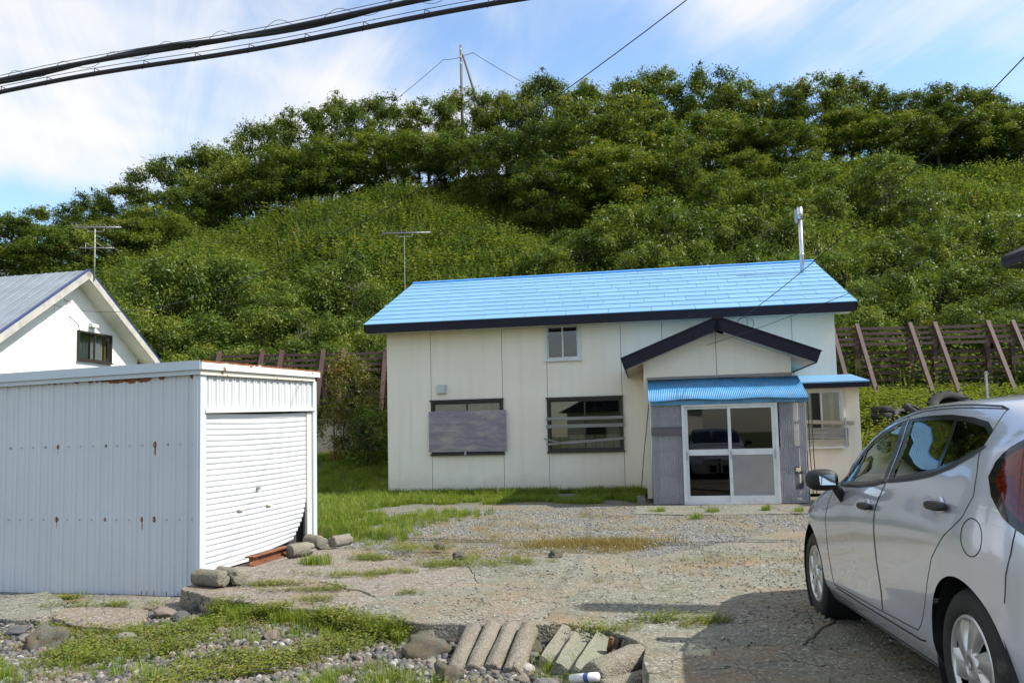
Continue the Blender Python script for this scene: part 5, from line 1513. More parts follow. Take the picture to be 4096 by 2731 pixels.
# ================================================================ BROWN FENCES AT THE HILL FOOT
M_BROWN = worn('brown_fence_paint', (0.085, 0.047, 0.038), 0.65, 0.25, 3, 40, 0.1, stain=((0.19, 0.145, 0.12), 0.03))
def fence(name, X, Y, z0, z1, x0, x1, label, nup=4, nlo=6):
    f = empty(name, (0, Y, 0), 0, label=label, cat='fence', group='brown steel fences along the hill foot')
    H_ = z1 - z0
    for x in X:
        MB().bar((x, -1.3, z0 - 0.1), (x, 0.0, z1), 0.13, 0.10, (0, 1, 0)).build('brace', M_BROWN, f)
        MB().box(x - 0.07, x + 0.07, 0.05, 0.17, z0 - 0.5, z1 - 0.55).build('post', M_BROWN, f)
    seams = [x0] + [(X[i] + X[i + 1]) / 2 for i in range(len(X) - 1) if X[i + 1] - X[i] < 1.0] + [x1]
    seams = sorted(set(s for s in seams if x0 <= s <= x1))
    for a, b in zip(seams, seams[1:]):
        for k in range(nup):
            z = z1 - 0.16 - k * 0.19
            y = -(z1 - z) * 1.3 / H_ + 0.09
            MB().box(a + 0.006, b - 0.006, y, y + 0.05, z - 0.045, z + 0.045).build('rail', M_BROWN, f)
        for k in range(nlo):
            z = z1 - 0.98 - k * (H_ - 1.1) / nlo
            MB().box(a + 0.006, b - 0.006, 0.175, 0.225, z - 0.055, z + 0.055).build('rail', M_BROWN, f)
    return f
XR = []
for i in range(6): XR += [10.95 + 2.66 * i, 11.80 + 2.66 * i]
fence('steel_fence', XR, 27.0, 2.38, 4.86, 9.6, 26.2, 'brown rail fence with leaning braces, right of the cream house')
fence('steel_fence', [-9.75, -8.32, -7.67, -6.28, -5.6, -4.2, -3.5], 26.5, 2.05, 4.35, -10.1, -2.4, 'shaded brown rail fence above the concrete wall, left of the cream house')
rw = MB().box(-12.0, -2.2, 25.05, 25.35, -0.2, 1.99).build('retaining_wall', mat_concrete('wall_concrete', (0.22, 0.20, 0.16), (0.36, 0.33, 0.27), 0.2, 0.4, 0.8, 0.4, False), None, label='low stained concrete wall below the shaded fence, behind the grass', cat='wall', kind='thing')
MB().box(-6.22, -5.90, 25.02, 25.049, 1.84, 1.97).build('drain_opening', M_DARK, rw)
gpst = MB().box(13.70, 13.76, 23.0, 23.06, 1.0, 2.86).build('metal_post', M_GREYALU, None, label='bare grey metal post in the weeds before the right fence', cat='post')
MB().lathe([(0.0, 2.875), (0.045, 2.87), (0.045, 2.84)], 10, 'z', Matrix.Translation((13.73, 23.03, 0))).build('post_cap', M_GREYALU, gpst)

# ================================================================ TYRE PILE
def tyre_mesh(ro, ri, w, name, lugs=0):
    q = MB().lathe([(ri, -w * .42), (ri + .02, -w * .5), (ro - .05, -w * .5), (ro - .015, -w * .42), (ro, -w * .25), (ro, w * .25), (ro - .015, w * .42), (ro - .05, w * .5), (ri + .02, w * .5), (ri, w * .42), (ri + .015, w * .3), (ro - .06, 0), (ri + .015, -w * .3)], 36, 'z', None, True)
    for k in range(lugs):
        for s in (-1, 1):
            a = 2 * math.pi * (k + 0.5 * (s > 0)) / lugs
            e = a + 0.10
            q.bar((ro * math.cos(a) , ro * math.sin(a), s * w * .48), ((ro) * math.cos(e), (ro) * math.sin(e), s * w * .02), 0.05, 0.06, (math.cos(a), math.sin(a), 0))
    return q.mesh(name, M_TYRE, True)
T_car, T_big = tyre_mesh(0.29, 0.17, 0.19, 'tyre'), tyre_mesh(0.62, 0.33, 0.38, 'tractor_tyre', 18)
T_mid = tyre_mesh(0.42, 0.25, 0.24, 'truck_tyre')
def tz(x, y): return h(x, y)
TY = []
sx_, sy_ = 10.72, 23.2
for k in range(4):
    inst('tyre', T_car, None, (sx_ + 0.02 * (k % 2), sy_, tz(sx_, sy_) + 0.06 + k * 0.185), (0, 0, k * 0.7), label=['bottom', 'second lowest', 'second highest', 'topmost'][k] + ' tyre of the upright stack of four beside the cream annex', cat='tyre', group='old tyres dumped beside the house')
for i, (x, y, dz, rx, ry, rz, me, lab) in enumerate([
    (11.35, 23.1, 0.34, 48, 5, 20, T_mid, 'truck tyre propped up between the tyre stack and the tractor tyre'),
    (11.30, 22.7, 0.16, 8, 6, 0, T_mid, 'truck tyre lying flat just right of the tyre stack'),
    (11.95, 22.9, 0.20, 14, -8, 0, T_mid, 'truck tyre lying tilted in the middle of the tyre pile'),
    (11.85, 23.4, 0.42, 32, 12, 30, T_mid, 'truck tyre leaning back at the top middle of the pile'),
    (12.75, 23.2, 0.55, 42, -24, 10, T_big, 'big lugged tractor tyre leaning on top of the pile'),
    (13.35, 23.0, 0.30, 10, 12, 0, T_mid, 'smooth tyre lying flat at the right end of the pile'),
    (12.6, 22.5, 0.14, 5, -4, 0, T_car, 'car tyre lying flat below the tractor tyre')]):
    inst('tyre', me, None, (x, y, tz(x, y) + dz), (R(rx), R(ry), R(rz)), label=lab, cat='tyre', group='old tyres dumped beside the house')
o = ellip(10.83, 22.75, tz(10.83, 22.75) + 0.13, 0.12, 0.12, 0.13, 18, 12, 0.8).build('float_ball', worn('faded_red_plastic', (0.48, 0.10, 0.13), 0.6, 0.3), None, True, label='faded red plastic fishing float lying before the tyre stack', cat='float')
MB().tube([(10.83 + 0.03 * math.cos(t * math.pi / 6), 22.75, tz(10.83, 22.75) + 0.285 + 0.03 * math.sin(t * math.pi / 6)) for t in range(13)], 0.01, 6, False).build('eyelet', worn('red_eyelet', (0.4, 0.08, 0.1), 0.6), o)

# ================================================================ CONCRETE CORES, BLOCKS, BEAM
def core_mesh(r, L, seed, n=28, m_=9):
    V, F = [], []
    prof = [(0.0, 0), (r - .012, 0), (r - .003, .004), (r, .012)] + [(r, .012 + (L - .024) * i / m_) for i in range(1, m_)] + [(r, L - .012), (r - .003, L - .004), (r - .012, L), (0.0, L)]
    for (q, hh) in prof:
        for k in range(n):
            t = 2 * math.pi * k / n
            c, s = math.cos(t), math.sin(t)
            nn = mnoise.noise((c * 2.2 + seed, s * 2.2, hh * 9)) * 0.006 + mnoise.noise((c * 7 + seed, s * 7, hh * 40)) * 0.004
            chip = 0.06 * max(0, mnoise.noise((c * 1.6 + seed * 3, s * 1.6, hh * 5)) - 0.12) if hh < 0.05 or hh > L - .05 else 0
            rr = max(0.0, q + (nn - chip if q > 0 else 0))
            V.append((rr * c, rr * s, hh - L / 2))
    k_ = len(prof)
    for i in range(k_ - 1):
        for k in range(n): F.append((i * n + k, i * n + (k + 1) % n, (i + 1) * n + (k + 1) % n, (i + 1) * n + k))
    return V, F
def core(a, b, r, seed, label, group, z=0.0, m=None):
    """cylinder lying between ground points a and b"""
    a, b = Vector(a), Vector(b)
    L = (b - a).length
    V, F = core_mesh(r, L, seed)
    o = meshobj('concrete_core', V, F, m or M_CORE, None, True, label=label, cat='concrete core', group=group)
    o.data.set_sharp_from_angle(angle=R(50))
    d = (b - a).normalized()
    o.rotation_euler = d.to_track_quat('Z', 'Y').to_euler()
    o.location = (a + b) / 2
    return o
GRP = 'concrete test cores lying at the shutter'
core((-2.93, 7.40, .075), (-2.62, 7.24, .075), .075, 1.0, 'concrete core by the white corner post, front one of two', GRP)
core((-2.78, 7.58, .072), (-2.50, 7.33, .072), .072, 2.0, 'concrete core half hidden behind the one at the corner post', GRP)
core((-2.52, 8.98, .075), (-2.34, 9.22, .075), .075, 3.0, 'concrete core standing off the far end of the rusty beam', GRP)
core((-2.56, 9.92, .075), (-2.32, 9.68, .075), .078, 4.0, 'rough-faced concrete core lying at the far end of the shutter', GRP)
core((-2.22, 9.72, .072), (-2.06, 9.98, .072), .072, 5.0, 'pale concrete core farthest along the shutter, beside the grass', GRP)
# rusty beam
bm = MB(); A0, A1 = Vector((-2.765, 8.36, 0)), Vector((-2.60, 9.16, 0))
for (w_, z) in ((0.10, 0.006), (0.10, 0.094)): bm.bar(A0 + Vector((0, 0, z + 0.012)), A1 + Vector((0, 0, z + 0.012)), w_, 0.012)
bm.bar(A0 + Vector((0, 0, 0.062)), A1 + Vector((0, 0, 0.062)), 0.012, 0.076)
rb = bm.build('steel_beam', M_RUST, None, label='short rusty steel I-beam resting against the shutter', cat='beam')
for t in (0.08, 0.17, 0.62): 
    p = A0.lerp(A1, t) + Vector((0.007, -0.001, 0.066)); MB().lathe([(0.0, 0.004), (0.011, 0.003), (0.011, 0.0)], 10, 'x', Matrix.Translation(p)).build('bolt_hole', M_GREYALU, rb)
G2 = 'concrete cores lined up below the pavement edge'
ords = ['leftmost', 'second from left', 'third from left', 'rightmost']
for i, (a, b, r) in enumerate([((-0.40, 5.06, -.17), (-0.30, 5.56, -.02), .058), ((-0.285, 5.04, -.165), (-0.17, 5.56, -.01), .058), ((-0.165, 5.03, -.16), (-0.04, 5.56, -.005), .06), ((-0.04, 4.95, -.16), (0.075, 5.47, -.01), .066)]):
    core(a, b, r, 10 + i * 1.7, ords[i] + ' of four slanting concrete cores below the pavement edge', G2)
core((0.42, 4.68, -.10), (0.74, 4.98, -.07), .085, 31, 'thick shaded concrete core lying across the block heap', 'cores in the block heap', m=M_CORE)
core((0.46, 4.52, -.14), (0.74, 4.64, -.12), .07, 33, 'half hidden concrete core at the lower picture edge', 'cores in the block heap', m=M_CORE)
def block(name, c, size, rot, seed, label, m, cat, group=None, chip=0.012):
    """chipped block: subdivided box with noise"""
    n = 7
    V, F, idx = [], [], {}
    def vid(p):
        k = tuple(round(q, 4) for q in p)
        if k not in idx:
            v = Vector(p)
            e = sum(1 for q in v if abs(q) > 0.45)
            v2 = Vector((v.x * size[0], v.y * size[1], v.z * size[2]))
            nz = Vector([mnoise.noise((p[0] * 3 + seed, p[1] * 3, p[2] * 3 + i * 7)) for i in range(3)]) * chip
            ed = sum(1 for q in p if abs(abs(q) - 0.5) < 1e-6)
            if ed >= 2:
                f_ = max(0, mnoise.noise((p[0] * 5 + seed, p[1] * 5, p[2] * 5)))
                v2 *= 1 - (0.012 + 0.06 * f_) * (ed - 1)
            idx[k] = len(V); V.append(v2 + nz)
        return idx[k]
    for ax in range(3):
        for s in (-.5, .5):
            for i in range(n):
                for j in range(n):
                    q = []
                    for (ii, jj) in ((i, j), (i + 1, j), (i + 1, j + 1), (i, j + 1)):
                        u, w = ii / n - .5, jj / n - .5
                        p = [0, 0, 0]; p[ax] = s; p[(ax + 1) % 3] = u; p[(ax + 2) % 3] = w
                        q.append(vid(tuple(p)))
                    F.append(tuple(q) if s > 0 else tuple(q[::-1]))
    o = meshobj(name, V, F, m, None, True, label=label, cat=cat, group=group)
    o.data.set_sharp_from_angle(angle=R(40))
    o.location = c
    o.rotation_euler = rot
    return o
M_BLOCK = mat_concrete('mossy_block', (0.19, 0.19, 0.135), (0.29, 0.285, 0.215), 0.35, 0.1, 1.4, 0.4, False)
for i, (c, rz) in enumerate([((0.245, 5.30, -.115), -14), ((0.335, 5.14, -.105), -15), ((0.445, 5.02, -.10), -16)]):
    block('concrete_block', c, (0.115, 0.56, 0.13), (R(9), R(28), R(rz)), 3.3 * i, ['left one', 'pitted middle one', 'right one'][i] + ' of three slanting concrete blocks in the foreground heap', M_BLOCK, 'block', 'slanting concrete blocks', 0.010)
def rock_mesh(seed, sub=2, amp=0.22, flat=0.65):
    t = (1 + 5 ** .5) / 2
    V = [Vector(v).normalized() for v in ((-1, t, 0), (1, t, 0), (-1, -t, 0), (1, -t, 0), (0, -1, t), (0, 1, t), (0, -1, -t), (0, 1, -t), (t, 0, -1), (t, 0, 1), (-t, 0, -1), (-t, 0, 1))]
    F = [(0, 11, 5), (0, 5, 1), (0, 1, 7), (0, 7, 10), (0, 10, 11), (1, 5, 9), (5, 11, 4), (11, 10, 2), (10, 7, 6), (7, 1, 8), (3, 9, 4), (3, 4, 2), (3, 2, 6), (3, 6, 8), (3, 8, 9), (4, 9, 5), (2, 4, 11), (6, 2, 10), (8, 6, 7), (9, 8, 1)]
    for _ in range(sub):
        c, F2 = {}, []
        def md(a, b):
            k = (min(a, b), max(a, b))
            if k not in c: c[k] = len(V); V.append(((V[a] + V[b]) / 2).normalized())
            return c[k]
        for a, b, d in F:
            ab, bd, da = md(a, b), md(b, d), md(d, a)
            F2 += [(a, ab, da), (b, bd, ab), (d, da, bd), (ab, bd, da)]
        F = F2
    out_ = []
    for v in V:
        k = 1 + amp * mnoise.noise((v.x * 1.3 + seed, v.y * 1.3, v.z * 1.3)) + amp * 0.4 * mnoise.noise((v.x * 3.5, v.y * 3.5 + seed, v.z * 3.5))
        out_.append((v.x * k, v.y * k * 0.8, v.z * k * flat))
    return np.array(out_), np.array(F)
def mat_stone():
    g = G('beach_stone')
    r = g.rnd()
    b = g.ramp(r, [(0.0, (0.06, 0.063, 0.066)), (0.3, (0.12, 0.12, 0.117)), (0.55, (0.20, 0.19, 0.16)), (0.75, (0.19, 0.125, 0.095)), (0.9, (0.28, 0.25, 0.205)), (1.0, (0.50, 0.48, 0.45))])
    b = g.mix(g.math('MULTIPLY', g.noise(3, 5, 0.7), 0.6), b, (0.10, 0.095, 0.085))
    return g.set(b, 0.8, 0, g.bump(g.noise(8, 4, 0.7), 0.3, 0.1), 0.3)
M_STONE = mat_stone()
M_CRUSH = worn('crushed_stone', (0.24, 0.235, 0.205), 0.9, 0.3, 20, 60, 0.2, obj_var=1.1)
ROCK = [npmesh('stone', *rock_mesh(i * 5.1, 3, 0.25, 0.6), M_STONE, True) for i in range(5)]
RUB = [npmesh('rubble', *rock_mesh(50 + i * 3.3, 2, 0.62, 0.7), M_CONC, False) for i in range(4)]
stones = [(-3.98, 6.45, .09, 'round grey stone between the two left slabs'), (-4.25, 6.35, .10, 'pale angular stone below the left slab'), (-4.08, 6.22, .08, 'dark round stone in the left stone heap'), (-3.80, 6.28, .07, 'small tan stone in the left stone heap'), (-3.62, 6.35, .09, 'greenish stone beside the pinkish slab'),
          (-3.02, 6.95, .10, 'flat dark stone at the right end of the pinkish slab'), (-2.82, 6.80, .08, 'smooth oval grey stone right of the broken slabs'), (-2.88, 6.62, .06, 'small grey stone below the smooth oval one'), (-2.98, 6.16, .08, 'dark stone under the pinkish slab edge'),
          (0.05, 5.02, .06, 'smooth olive beach stone between cores and blocks'), (0.02, 4.82, .05, 'tan beach stone below the rightmost core'), (0.16, 4.68, .075, 'largest pinkish beach stone in front of the blocks'), (0.10, 5.30, .055, 'grey stone behind the smooth olive one'),
          (-0.55, 5.18, .04, 'small pale stone left of the four cores'), (-1.28, 5.98, .05, 'pale stone under the pavement edge'), (-1.75, 5.80, .07, 'pinkish flat stone among the weeds in the foreground')]
for i, (x, y, s, lab) in enumerate(stones):
    inst('stone', ROCK[i % 5], None, (x, y, h(x, y) + s * 0.35), (random.uniform(-.3, .3), random.uniform(-.3, .3), random.uniform(0, 6)), (s, s, s * .8), label=lab, cat='stone', group='loose beach stones')
rubs = [(-0.60, 5.38, .15, 'big jagged concrete lump left of the four cores'), (-0.42, 4.86, .10, 'concrete lump in front of the four cores'), (0.10, 5.42, .09, 'broken concrete lump between cores and blocks'), (0.60, 5.20, .07, 'pale concrete chunk behind the block heap'), (-4.25, 6.05, .18, 'tilted concrete chunk near the lower left corner'), (-3.55, 6.12, .15, 'rough concrete chunk below the pinkish slab'), (-2.78, 7.02, .09, 'pale concrete chunk under the garage corner'),
        (-0.9, 9.55, .06, 'white concrete crumb on the gravel, nearest the house'), (-0.62, 8.72, .07, 'pale concrete crumb where pavement meets gravel'), (0.42, 8.60, .08, 'pale concrete crumb before the dry grass patch')]
for i, (x, y, s, lab) in enumerate(rubs):
    zz0 = max(h(x, y), 0.0 if (y > 7 and x > -2.5) else -9)
    inst('concrete_chunk', RUB[i % 4], None, (x, y, zz0 + s * 0.25), (random.uniform(-.5, .5), random.uniform(-.5, .5), random.uniform(0, 6)), s, label=lab, cat='concrete chunk', group='loose concrete chunks')
# small litter in the heap
o = MB().tube([(0.565, 5.06, -.05), (0.575, 5.00, 0.035)], 0.017, 10).build('pipe_stub', M_RUST, None, True, label='short rusty pipe stub sticking out of the block heap', cat='pipe')
MB().tube([(0.575, 5.00, 0.035), (0.5755, 4.9995, 0.038)], 0.012, 10).build('pipe_bore', M_DARK, o)
o = MB().tube([(0.62, 5.08, -.05), (0.635, 5.02, 0.03)], 0.014, 10).build('dark_bottle', worn('dark_bottle_glass', (0.05, 0.012, 0.012), 0.2), None, True, label='dark stub standing beside the rusty pipe stub', cat='stub')
MB().lathe([(0.0, 0.014), (0.017, 0.012), (0.017, 0.0)], 10, 'z', Matrix.Translation((0.636, 5.018, 0.026))).build('cap', M_CMATT, o)
o = MB().tube([(0.30, 4.66, -.10), (0.44, 4.55, -.06)], [0.026, 0.026], 12).build('white_can', M_WHITE, None, True, label='white cylinder can lying in front of the concrete blocks', cat='can')
MB().tube([(0.375, 4.601, -.0785), (0.40, 4.581, -.071)], 0.0265, 12, False).build('printed_band', worn('blue_print', (0.06, 0.10, 0.30), 0.5), o, True)
o = MB().tube([(0.765, 4.62, -.16), (0.768, 4.62, -.06)], 0.022, 10).build('plastic_tube', worn('translucent_tube', (0.36, 0.37, 0.35), 0.4), None, True, label='pale short tube standing at the pavement side face', cat='tube')
MB().tube([(0.768, 4.62, -.0595), (0.768, 4.62, -.058)], 0.017, 10).build('tube_bore', M_DARK, o)

# ================================================================ CABLES, POLES, ANTENNAS
def sag(a, b, s, n=40):
    a, b = Vector(a), Vector(b)
    return [a.lerp(b, i / n) - Vector((0, 0, s * 4 * (i / n) * (1 - i / n))) for i in range(n + 1)]
cdir = Vector((-0.953, 0.303, 0))
c0 = Vector((-5.56, 8.5, 5.33))
def along(base, t): return base - cdir * t
def bundle(name, base, r, mess, label, wrap, cdir):
    def along(base, t): return base - cdir * t
    base = Vector((0, 0, 1.28)) + (base - Vector((0, 0, 1.28))) * 1.6
    r *= 1.6; mess *= 1.6
    root = empty(name, tuple(along(base, 0)), label=label, cat='cable', group='thick overhead cables at the top left')
    a, b = along(base, -22), along(base, 12)
    loc = Vector(along(base, 0))
    pts = [along(base, t) + Vector((0, 0, 0.03 * math.sin(t * 0.9))) - loc for t in np.arange(-26, 20, 0.35)]
    MB().tube(pts, r, 8).build('cable', M_BLACK, root, True)
    MB().tube([p + Vector((0, 0, mess)) for p in pts], 0.006, 6).build('messenger_wire', M_BLACK, root, True)
    if wrap:
        # a second cable twisted round the first, and a lashing coil
        P2 = [p + Vector((0.0, r * 1.1 * math.cos(i * 0.40), r * 1.1 * math.sin(i * 0.40))) for i, p in enumerate(pts)]
        MB().tube(P2, r * 0.75, 8).build('twisted_cable', M_BLACK, root, True)
        fine_ = [along(base, t) - loc + Vector((0, 0.088 * math.cos(t * 6), 0.03 + 0.088 * math.sin(t * 6))) for t in np.arange(-14, 15, 0.08)]
        MB().tube(fine_, 0.004, 5).build('lashing_coil', M_BLACK, root, True)
    else:
        for t in np.arange(-12, 14, 1.0):
            p = along(base, t) - loc + Vector((0, 0, 0.03 * math.sin(t * 0.9)))
            MB().tube([p + Vector((0, -r - .004, -r * .4)), p + Vector((0, 0, -r - .006)), p + Vector((0, r + .004, 0)), p + Vector((0.02, 0, mess)), p + Vector((0.12, 0, mess * .5))], 0.008, 5).build('hanger_clip', M_BLACK, root, True)
    return root
bundle('overhead_cable', Vector((-5.564, 8.5, 5.326)), 0.026, 0.055, 'upper twisted black cable bundle crossing the top left sky', True, Vector((-0.960, 0.279, 0)))
bundle('overhead_cable', Vector((-5.561, 8.5, 5.193)), 0.024, 0.062, 'lower black cable with clips crossing the top left sky', False, Vector((-0.963, 0.270, 0)))
def wire(name, pts, r, label, group=None):
    o = MB().tube(pts, r, 6).build(name, M_BLACK, None, True, label=label, cat='wire', group=group)
    return o
wire('service_wire', [Vector((1.856, 7.75, 5.645)).lerp(Vector((-12.72, 21.68, 5.25)), t) - Vector((0, 0, 1.3 * 4 * t * (1 - t))) for t in np.linspace(-0.14, 1.0, 70)], 0.006, 'long service wire sagging across the hill to the white house')
wire('service_wire', sag((5.72, 5.5, 5.95), (4.44, 15.45, 3.45), 0.30), 0.007, 'service wire running from the right down to the porch peak')
wire('service_wire', sag((5.42, 7.0, 3.50), (3.62, 15.58, 2.94), 0.12), 0.0045, 'thin wire crossing below the eave to the porch gable')
wire('loose_wire', [Vector((4.43, 15.43, 3.44)) + Vector((0.16 * math.cos(t * .5) + .15, -.02, -.05 + 0.13 * math.sin(t * .5))) for t in range(14)], 0.005, 'loop of loose black wire at the porch peak')
wire('loose_wire', [(-12.72, 21.68, 5.25), (-12.4, 21.75, 5.38), (-12.2, 21.9, 5.30), (-12.5, 21.9, 5.15), (-12.1, 22.1, 4.7), (-12.05, 22.2, 4.2)], 0.012, 'loose dark wire dangling on the white gable wall')
# utility pole just outside the frame, whose shadow crosses the yard
up_ = MB().tube([(6.35, 4.95, -0.3), (6.35, 4.95, 6.3)], [0.17, 0.15], 18).build('utility_pole', worn('pole_concrete', (0.38, 0.37, 0.35), 0.85), None, True, label='concrete utility pole standing beyond the right picture edge', cat='pole')
MB().tube([(6.35, 4.95, 6.3), (6.35, 4.95, 6.36)], 0.1, 18).build('pole_cap', M_GREYALU, up_)
M_POLE = worn('grey_weathered_pole', (0.17, 0.155, 0.14), 0.85, 0.2, 2, 30, 0.2)
hp = MB().tube([(-3.26, 58.0, 21.0), (-3.29, 58.0, 30.8)], [0.13, 0.09], 10).build('hill_pole', M_POLE, None, True, label='wooden pole with a slanting brace on the hilltop', cat='pole')
MB().tube([(-1.6, 58.0, 24.5), (-3.14, 58.0, 30.05)], [0.11, 0.085], 10).build('brace_pole', M_POLE, hp, True)
for z in (30.3, 29.7, 29.2): MB().tube([(-3.29, 57.86, z), (-3.29, 57.80, z + .18)], 0.05, 8).build('insulator', M_WHITE, hp, True)
MB().tube(sag((-3.35, 58, 29.85), (-4.6, 57.8, 29.6), .05, 8) + sag((-4.6, 57.8, 29.6), (-16, 56, 20.5), .5, 20), 0.02, 5).build('stay_wire', M_BLACK, hp)
MB().tube(sag((-3.1, 58, 30.0), (-2.4, 58, 30.2), .03, 6) + sag((-2.4, 58, 30.2), (14, 62, 24.0), .8, 20), 0.02, 5).build('stay_wire', M_BLACK, hp)
M_ALU = worn('antenna_aluminium', (0.3, 0.3, 0.3), 0.45, 0.15, 5, 40, 0.05, metal=0.5)
def antenna(name, base, zb, zt, d, L, label, second=None, mr=0.022, mc=(0.34, 0.36, 0.24)):
    a = empty(name, base, math.atan2(d[1], d[0]), label=label, cat='antenna', group='television antennas')
    MB().tube([(0, 0, zb), (0, 0, zt)], mr, 8).build('mast', worn('mast_metal', mc, 0.6), a, True)
    MB().tube([(-L * .45, 0, zt + .03), (L * .55, 0, zt + .03)], 0.022, 8).build('boom', M_ALU, a, True)
    for k in range(11):
        x = -L * .43 + L * .97 * k / 10
        w = 0.16 if k > 2 else 0.24
        MB().tube([(x, -w, zt + .055), (x, w, zt + .055)], 0.009, 6).build('element', M_ALU, a, True)
    MB().tube([(-.2, 0, zt - .04), (-.17, 0, zt - .09), (.22, 0, zt - .09), (.25, 0, zt - .02)], 0.014, 6).build('support_loop', M_ALU, a, True)
    if second:
        z = second
        MB().tube([(-.42, 0, z), (.52, 0, z)], 0.016, 8).build('boom', M_ALU, a, True)
        for x, w in ((-.25, .0), (.0, .55), (.28, .5), (.5, .45)):
            MB().tube([(x, -w, z - .12 if w == 0 else z), (x, w, z + .16 if w == 0 else z)], 0.009, 6).build('element', M_ALU, a, True)
    return a
antenna('roof_antenna', (-11.70, 22.15, 0), 5.95, 7.44, (1, 0.1), 1.27, 'double antenna on the ridge of the white house', 6.88)
antenna('mast_antenna', (-3.20, 24.0, 0), 1.5, 7.56, (1, 0.0), 1.50, 'single antenna on a tall thin mast behind the blue roof', None, 0.013, (0.16, 0.16, 0.14))
MB().tube([(-8.6, 24.0, 2.0), (-8.6, 24.0, 3.5)], 0.05, 10).build('rusty_pipe', M_RUST, None, True, label='rusty pipe end poking up behind the garage roof', cat='pipe')

# a low house across the road, mirrored in the window panes
rs_ = empty('roadside_house', (-5.0, -24.0, 0), R(8), label='low dark-roofed house across the road behind the viewpoint', cat='house')
MB().box(-4, 4, -3, 3, -0.3, 3.0).build('wall', M_SIDE, rs_)
MB().prism([(-4.5, 2.95), (4.5, 2.95), (0, 5.0)], -3.5, 3.5).build('roof', M_NAVY, rs_)
for x in (-2.6, 0.6): MB().box(x, x + 1.6, 3.001, 3.03, 0.9, 2.1).build('window', M_BROWNTRIM, rs_)

# ================================================================ VEGETATION
def mat_leaf(name, cols, trans=0.35, rough=0.5, varn=0.45, ripe=None):
    """foliage: tone attribute picks along a colour ramp, every object shifts a little"""
    g = G(name)
    tone = g.attr('tone')
    f = g.math('ADD', tone, g.math('MULTIPLY', g.math('SUBTRACT', g.rnd(), 0.5), varn), True)
    b = g.ramp(f, cols)
    if ripe:
        msk = g.ramp(g.noise(ripe[1], 3, 0.6), [(ripe[2], 0.0), (ripe[2] + 0.1, 1.0)])
        b = g.mix(g.math('MULTIPLY', msk, ripe[3]), b, ripe[0])
    g.set(b, rough, 0, None, 0.28)
    tl = g.node('ShaderNodeBsdfTranslucent')
    g.l.new(g.mix(1.0, b, (1.5, 1.45, 0.55), 'MULTIPLY'), tl.inputs[0])
    mx = g.node('ShaderNodeMixShader')
    mx.inputs[0].default_value = trans
    g.l.new(g.b.outputs[0], mx.inputs[1])
    g.l.new(tl.outputs[0], mx.inputs[2])
    g.l.new(mx.outputs[0], g.o.inputs[0])
    return g.m
OAKC = [(0.0, (0.036, 0.066, 0.009)), (0.4, (0.085, 0.130, 0.014)), (0.75, (0.155, 0.196, 0.024)), (1.0, (0.23, 0.225, 0.034))]
BUSHC = [(0.0, (0.044, 0.078, 0.012)), (0.4, (0.095, 0.148, 0.018)), (0.75, (0.165, 0.212, 0.030)), (1.0, (0.23, 0.23, 0.042))]
HERBC = [(0.0, (0.034, 0.064, 0.016)), (0.45, (0.075, 0.122, 0.027)), (0.8, (0.135, 0.185, 0.045)), (1.0, (0.19, 0.215, 0.06))]
M_OAK = mat_leaf('oak_leaves', OAKC, 0.32, 0.5, 0.35, ((0.17, 0.11, 0.022), 0.5, 0.60, 0.75))
M_BUSH = mat_leaf('bush_leaves', BUSHC, 0.32, 0.48, 0.35, ((0.18, 0.12, 0.04), 0.7, 0.64, 0.6))
M_HERB = mat_leaf('herb_leaves', HERBC, 0.35, 0.6, 0.9)
M_BARK = worn('grey_bark', (0.10, 0.085, 0.07), 0.9, 0.3, 4, 30, 0.4)
def leaves(centers, rad, n, size, up_bias, tones, flat=0.6, seed=0):
    """n leaf diamonds scattered in blobs round the centres"""
    rg = np.random.default_rng(seed)
    k = rg.choice(len(centers), n, p=(rad ** 2) / (rad ** 2).sum())
    d = rg.normal(size=(n, 3)); d /= np.linalg.norm(d, axis=1)[:, None]
    r = rad[k] * np.clip(0.28 + np.abs(rg.normal(size=n)) * 0.44, 0, 1.35)
    off = d * r[:, None]; off[:, 2] *= flat
    c = centers[k] + off
    nrm = d * 0.7 + rg.normal(size=(n, 3)) * 0.55 + np.array([0, 0, up_bias]); nrm /= np.linalg.norm(nrm, axis=1)[:, None]
    t = np.cross(nrm, rg.normal(size=(n, 3))); t /= np.linalg.norm(t, axis=1)[:, None]
    b = np.cross(nrm, t)
    s = size * (0.6 + 0.8 * rg.random(n))
    L, W = t * s[:, None], b * (s * 0.36)[:, None]
    drop = nrm * (s * 0.12)[:, None]
    V = np.stack([c - L - drop, c + W * 1.0, c + L - drop, c - W * 1.0], 1).reshape(-1, 3)
    F = np.arange(4 * n).reshape(n, 4)
    tone = np.repeat(np.clip(tones[k] + rg.normal(size=n) * 0.14, 0, 1), 4)
    return V, F, tone
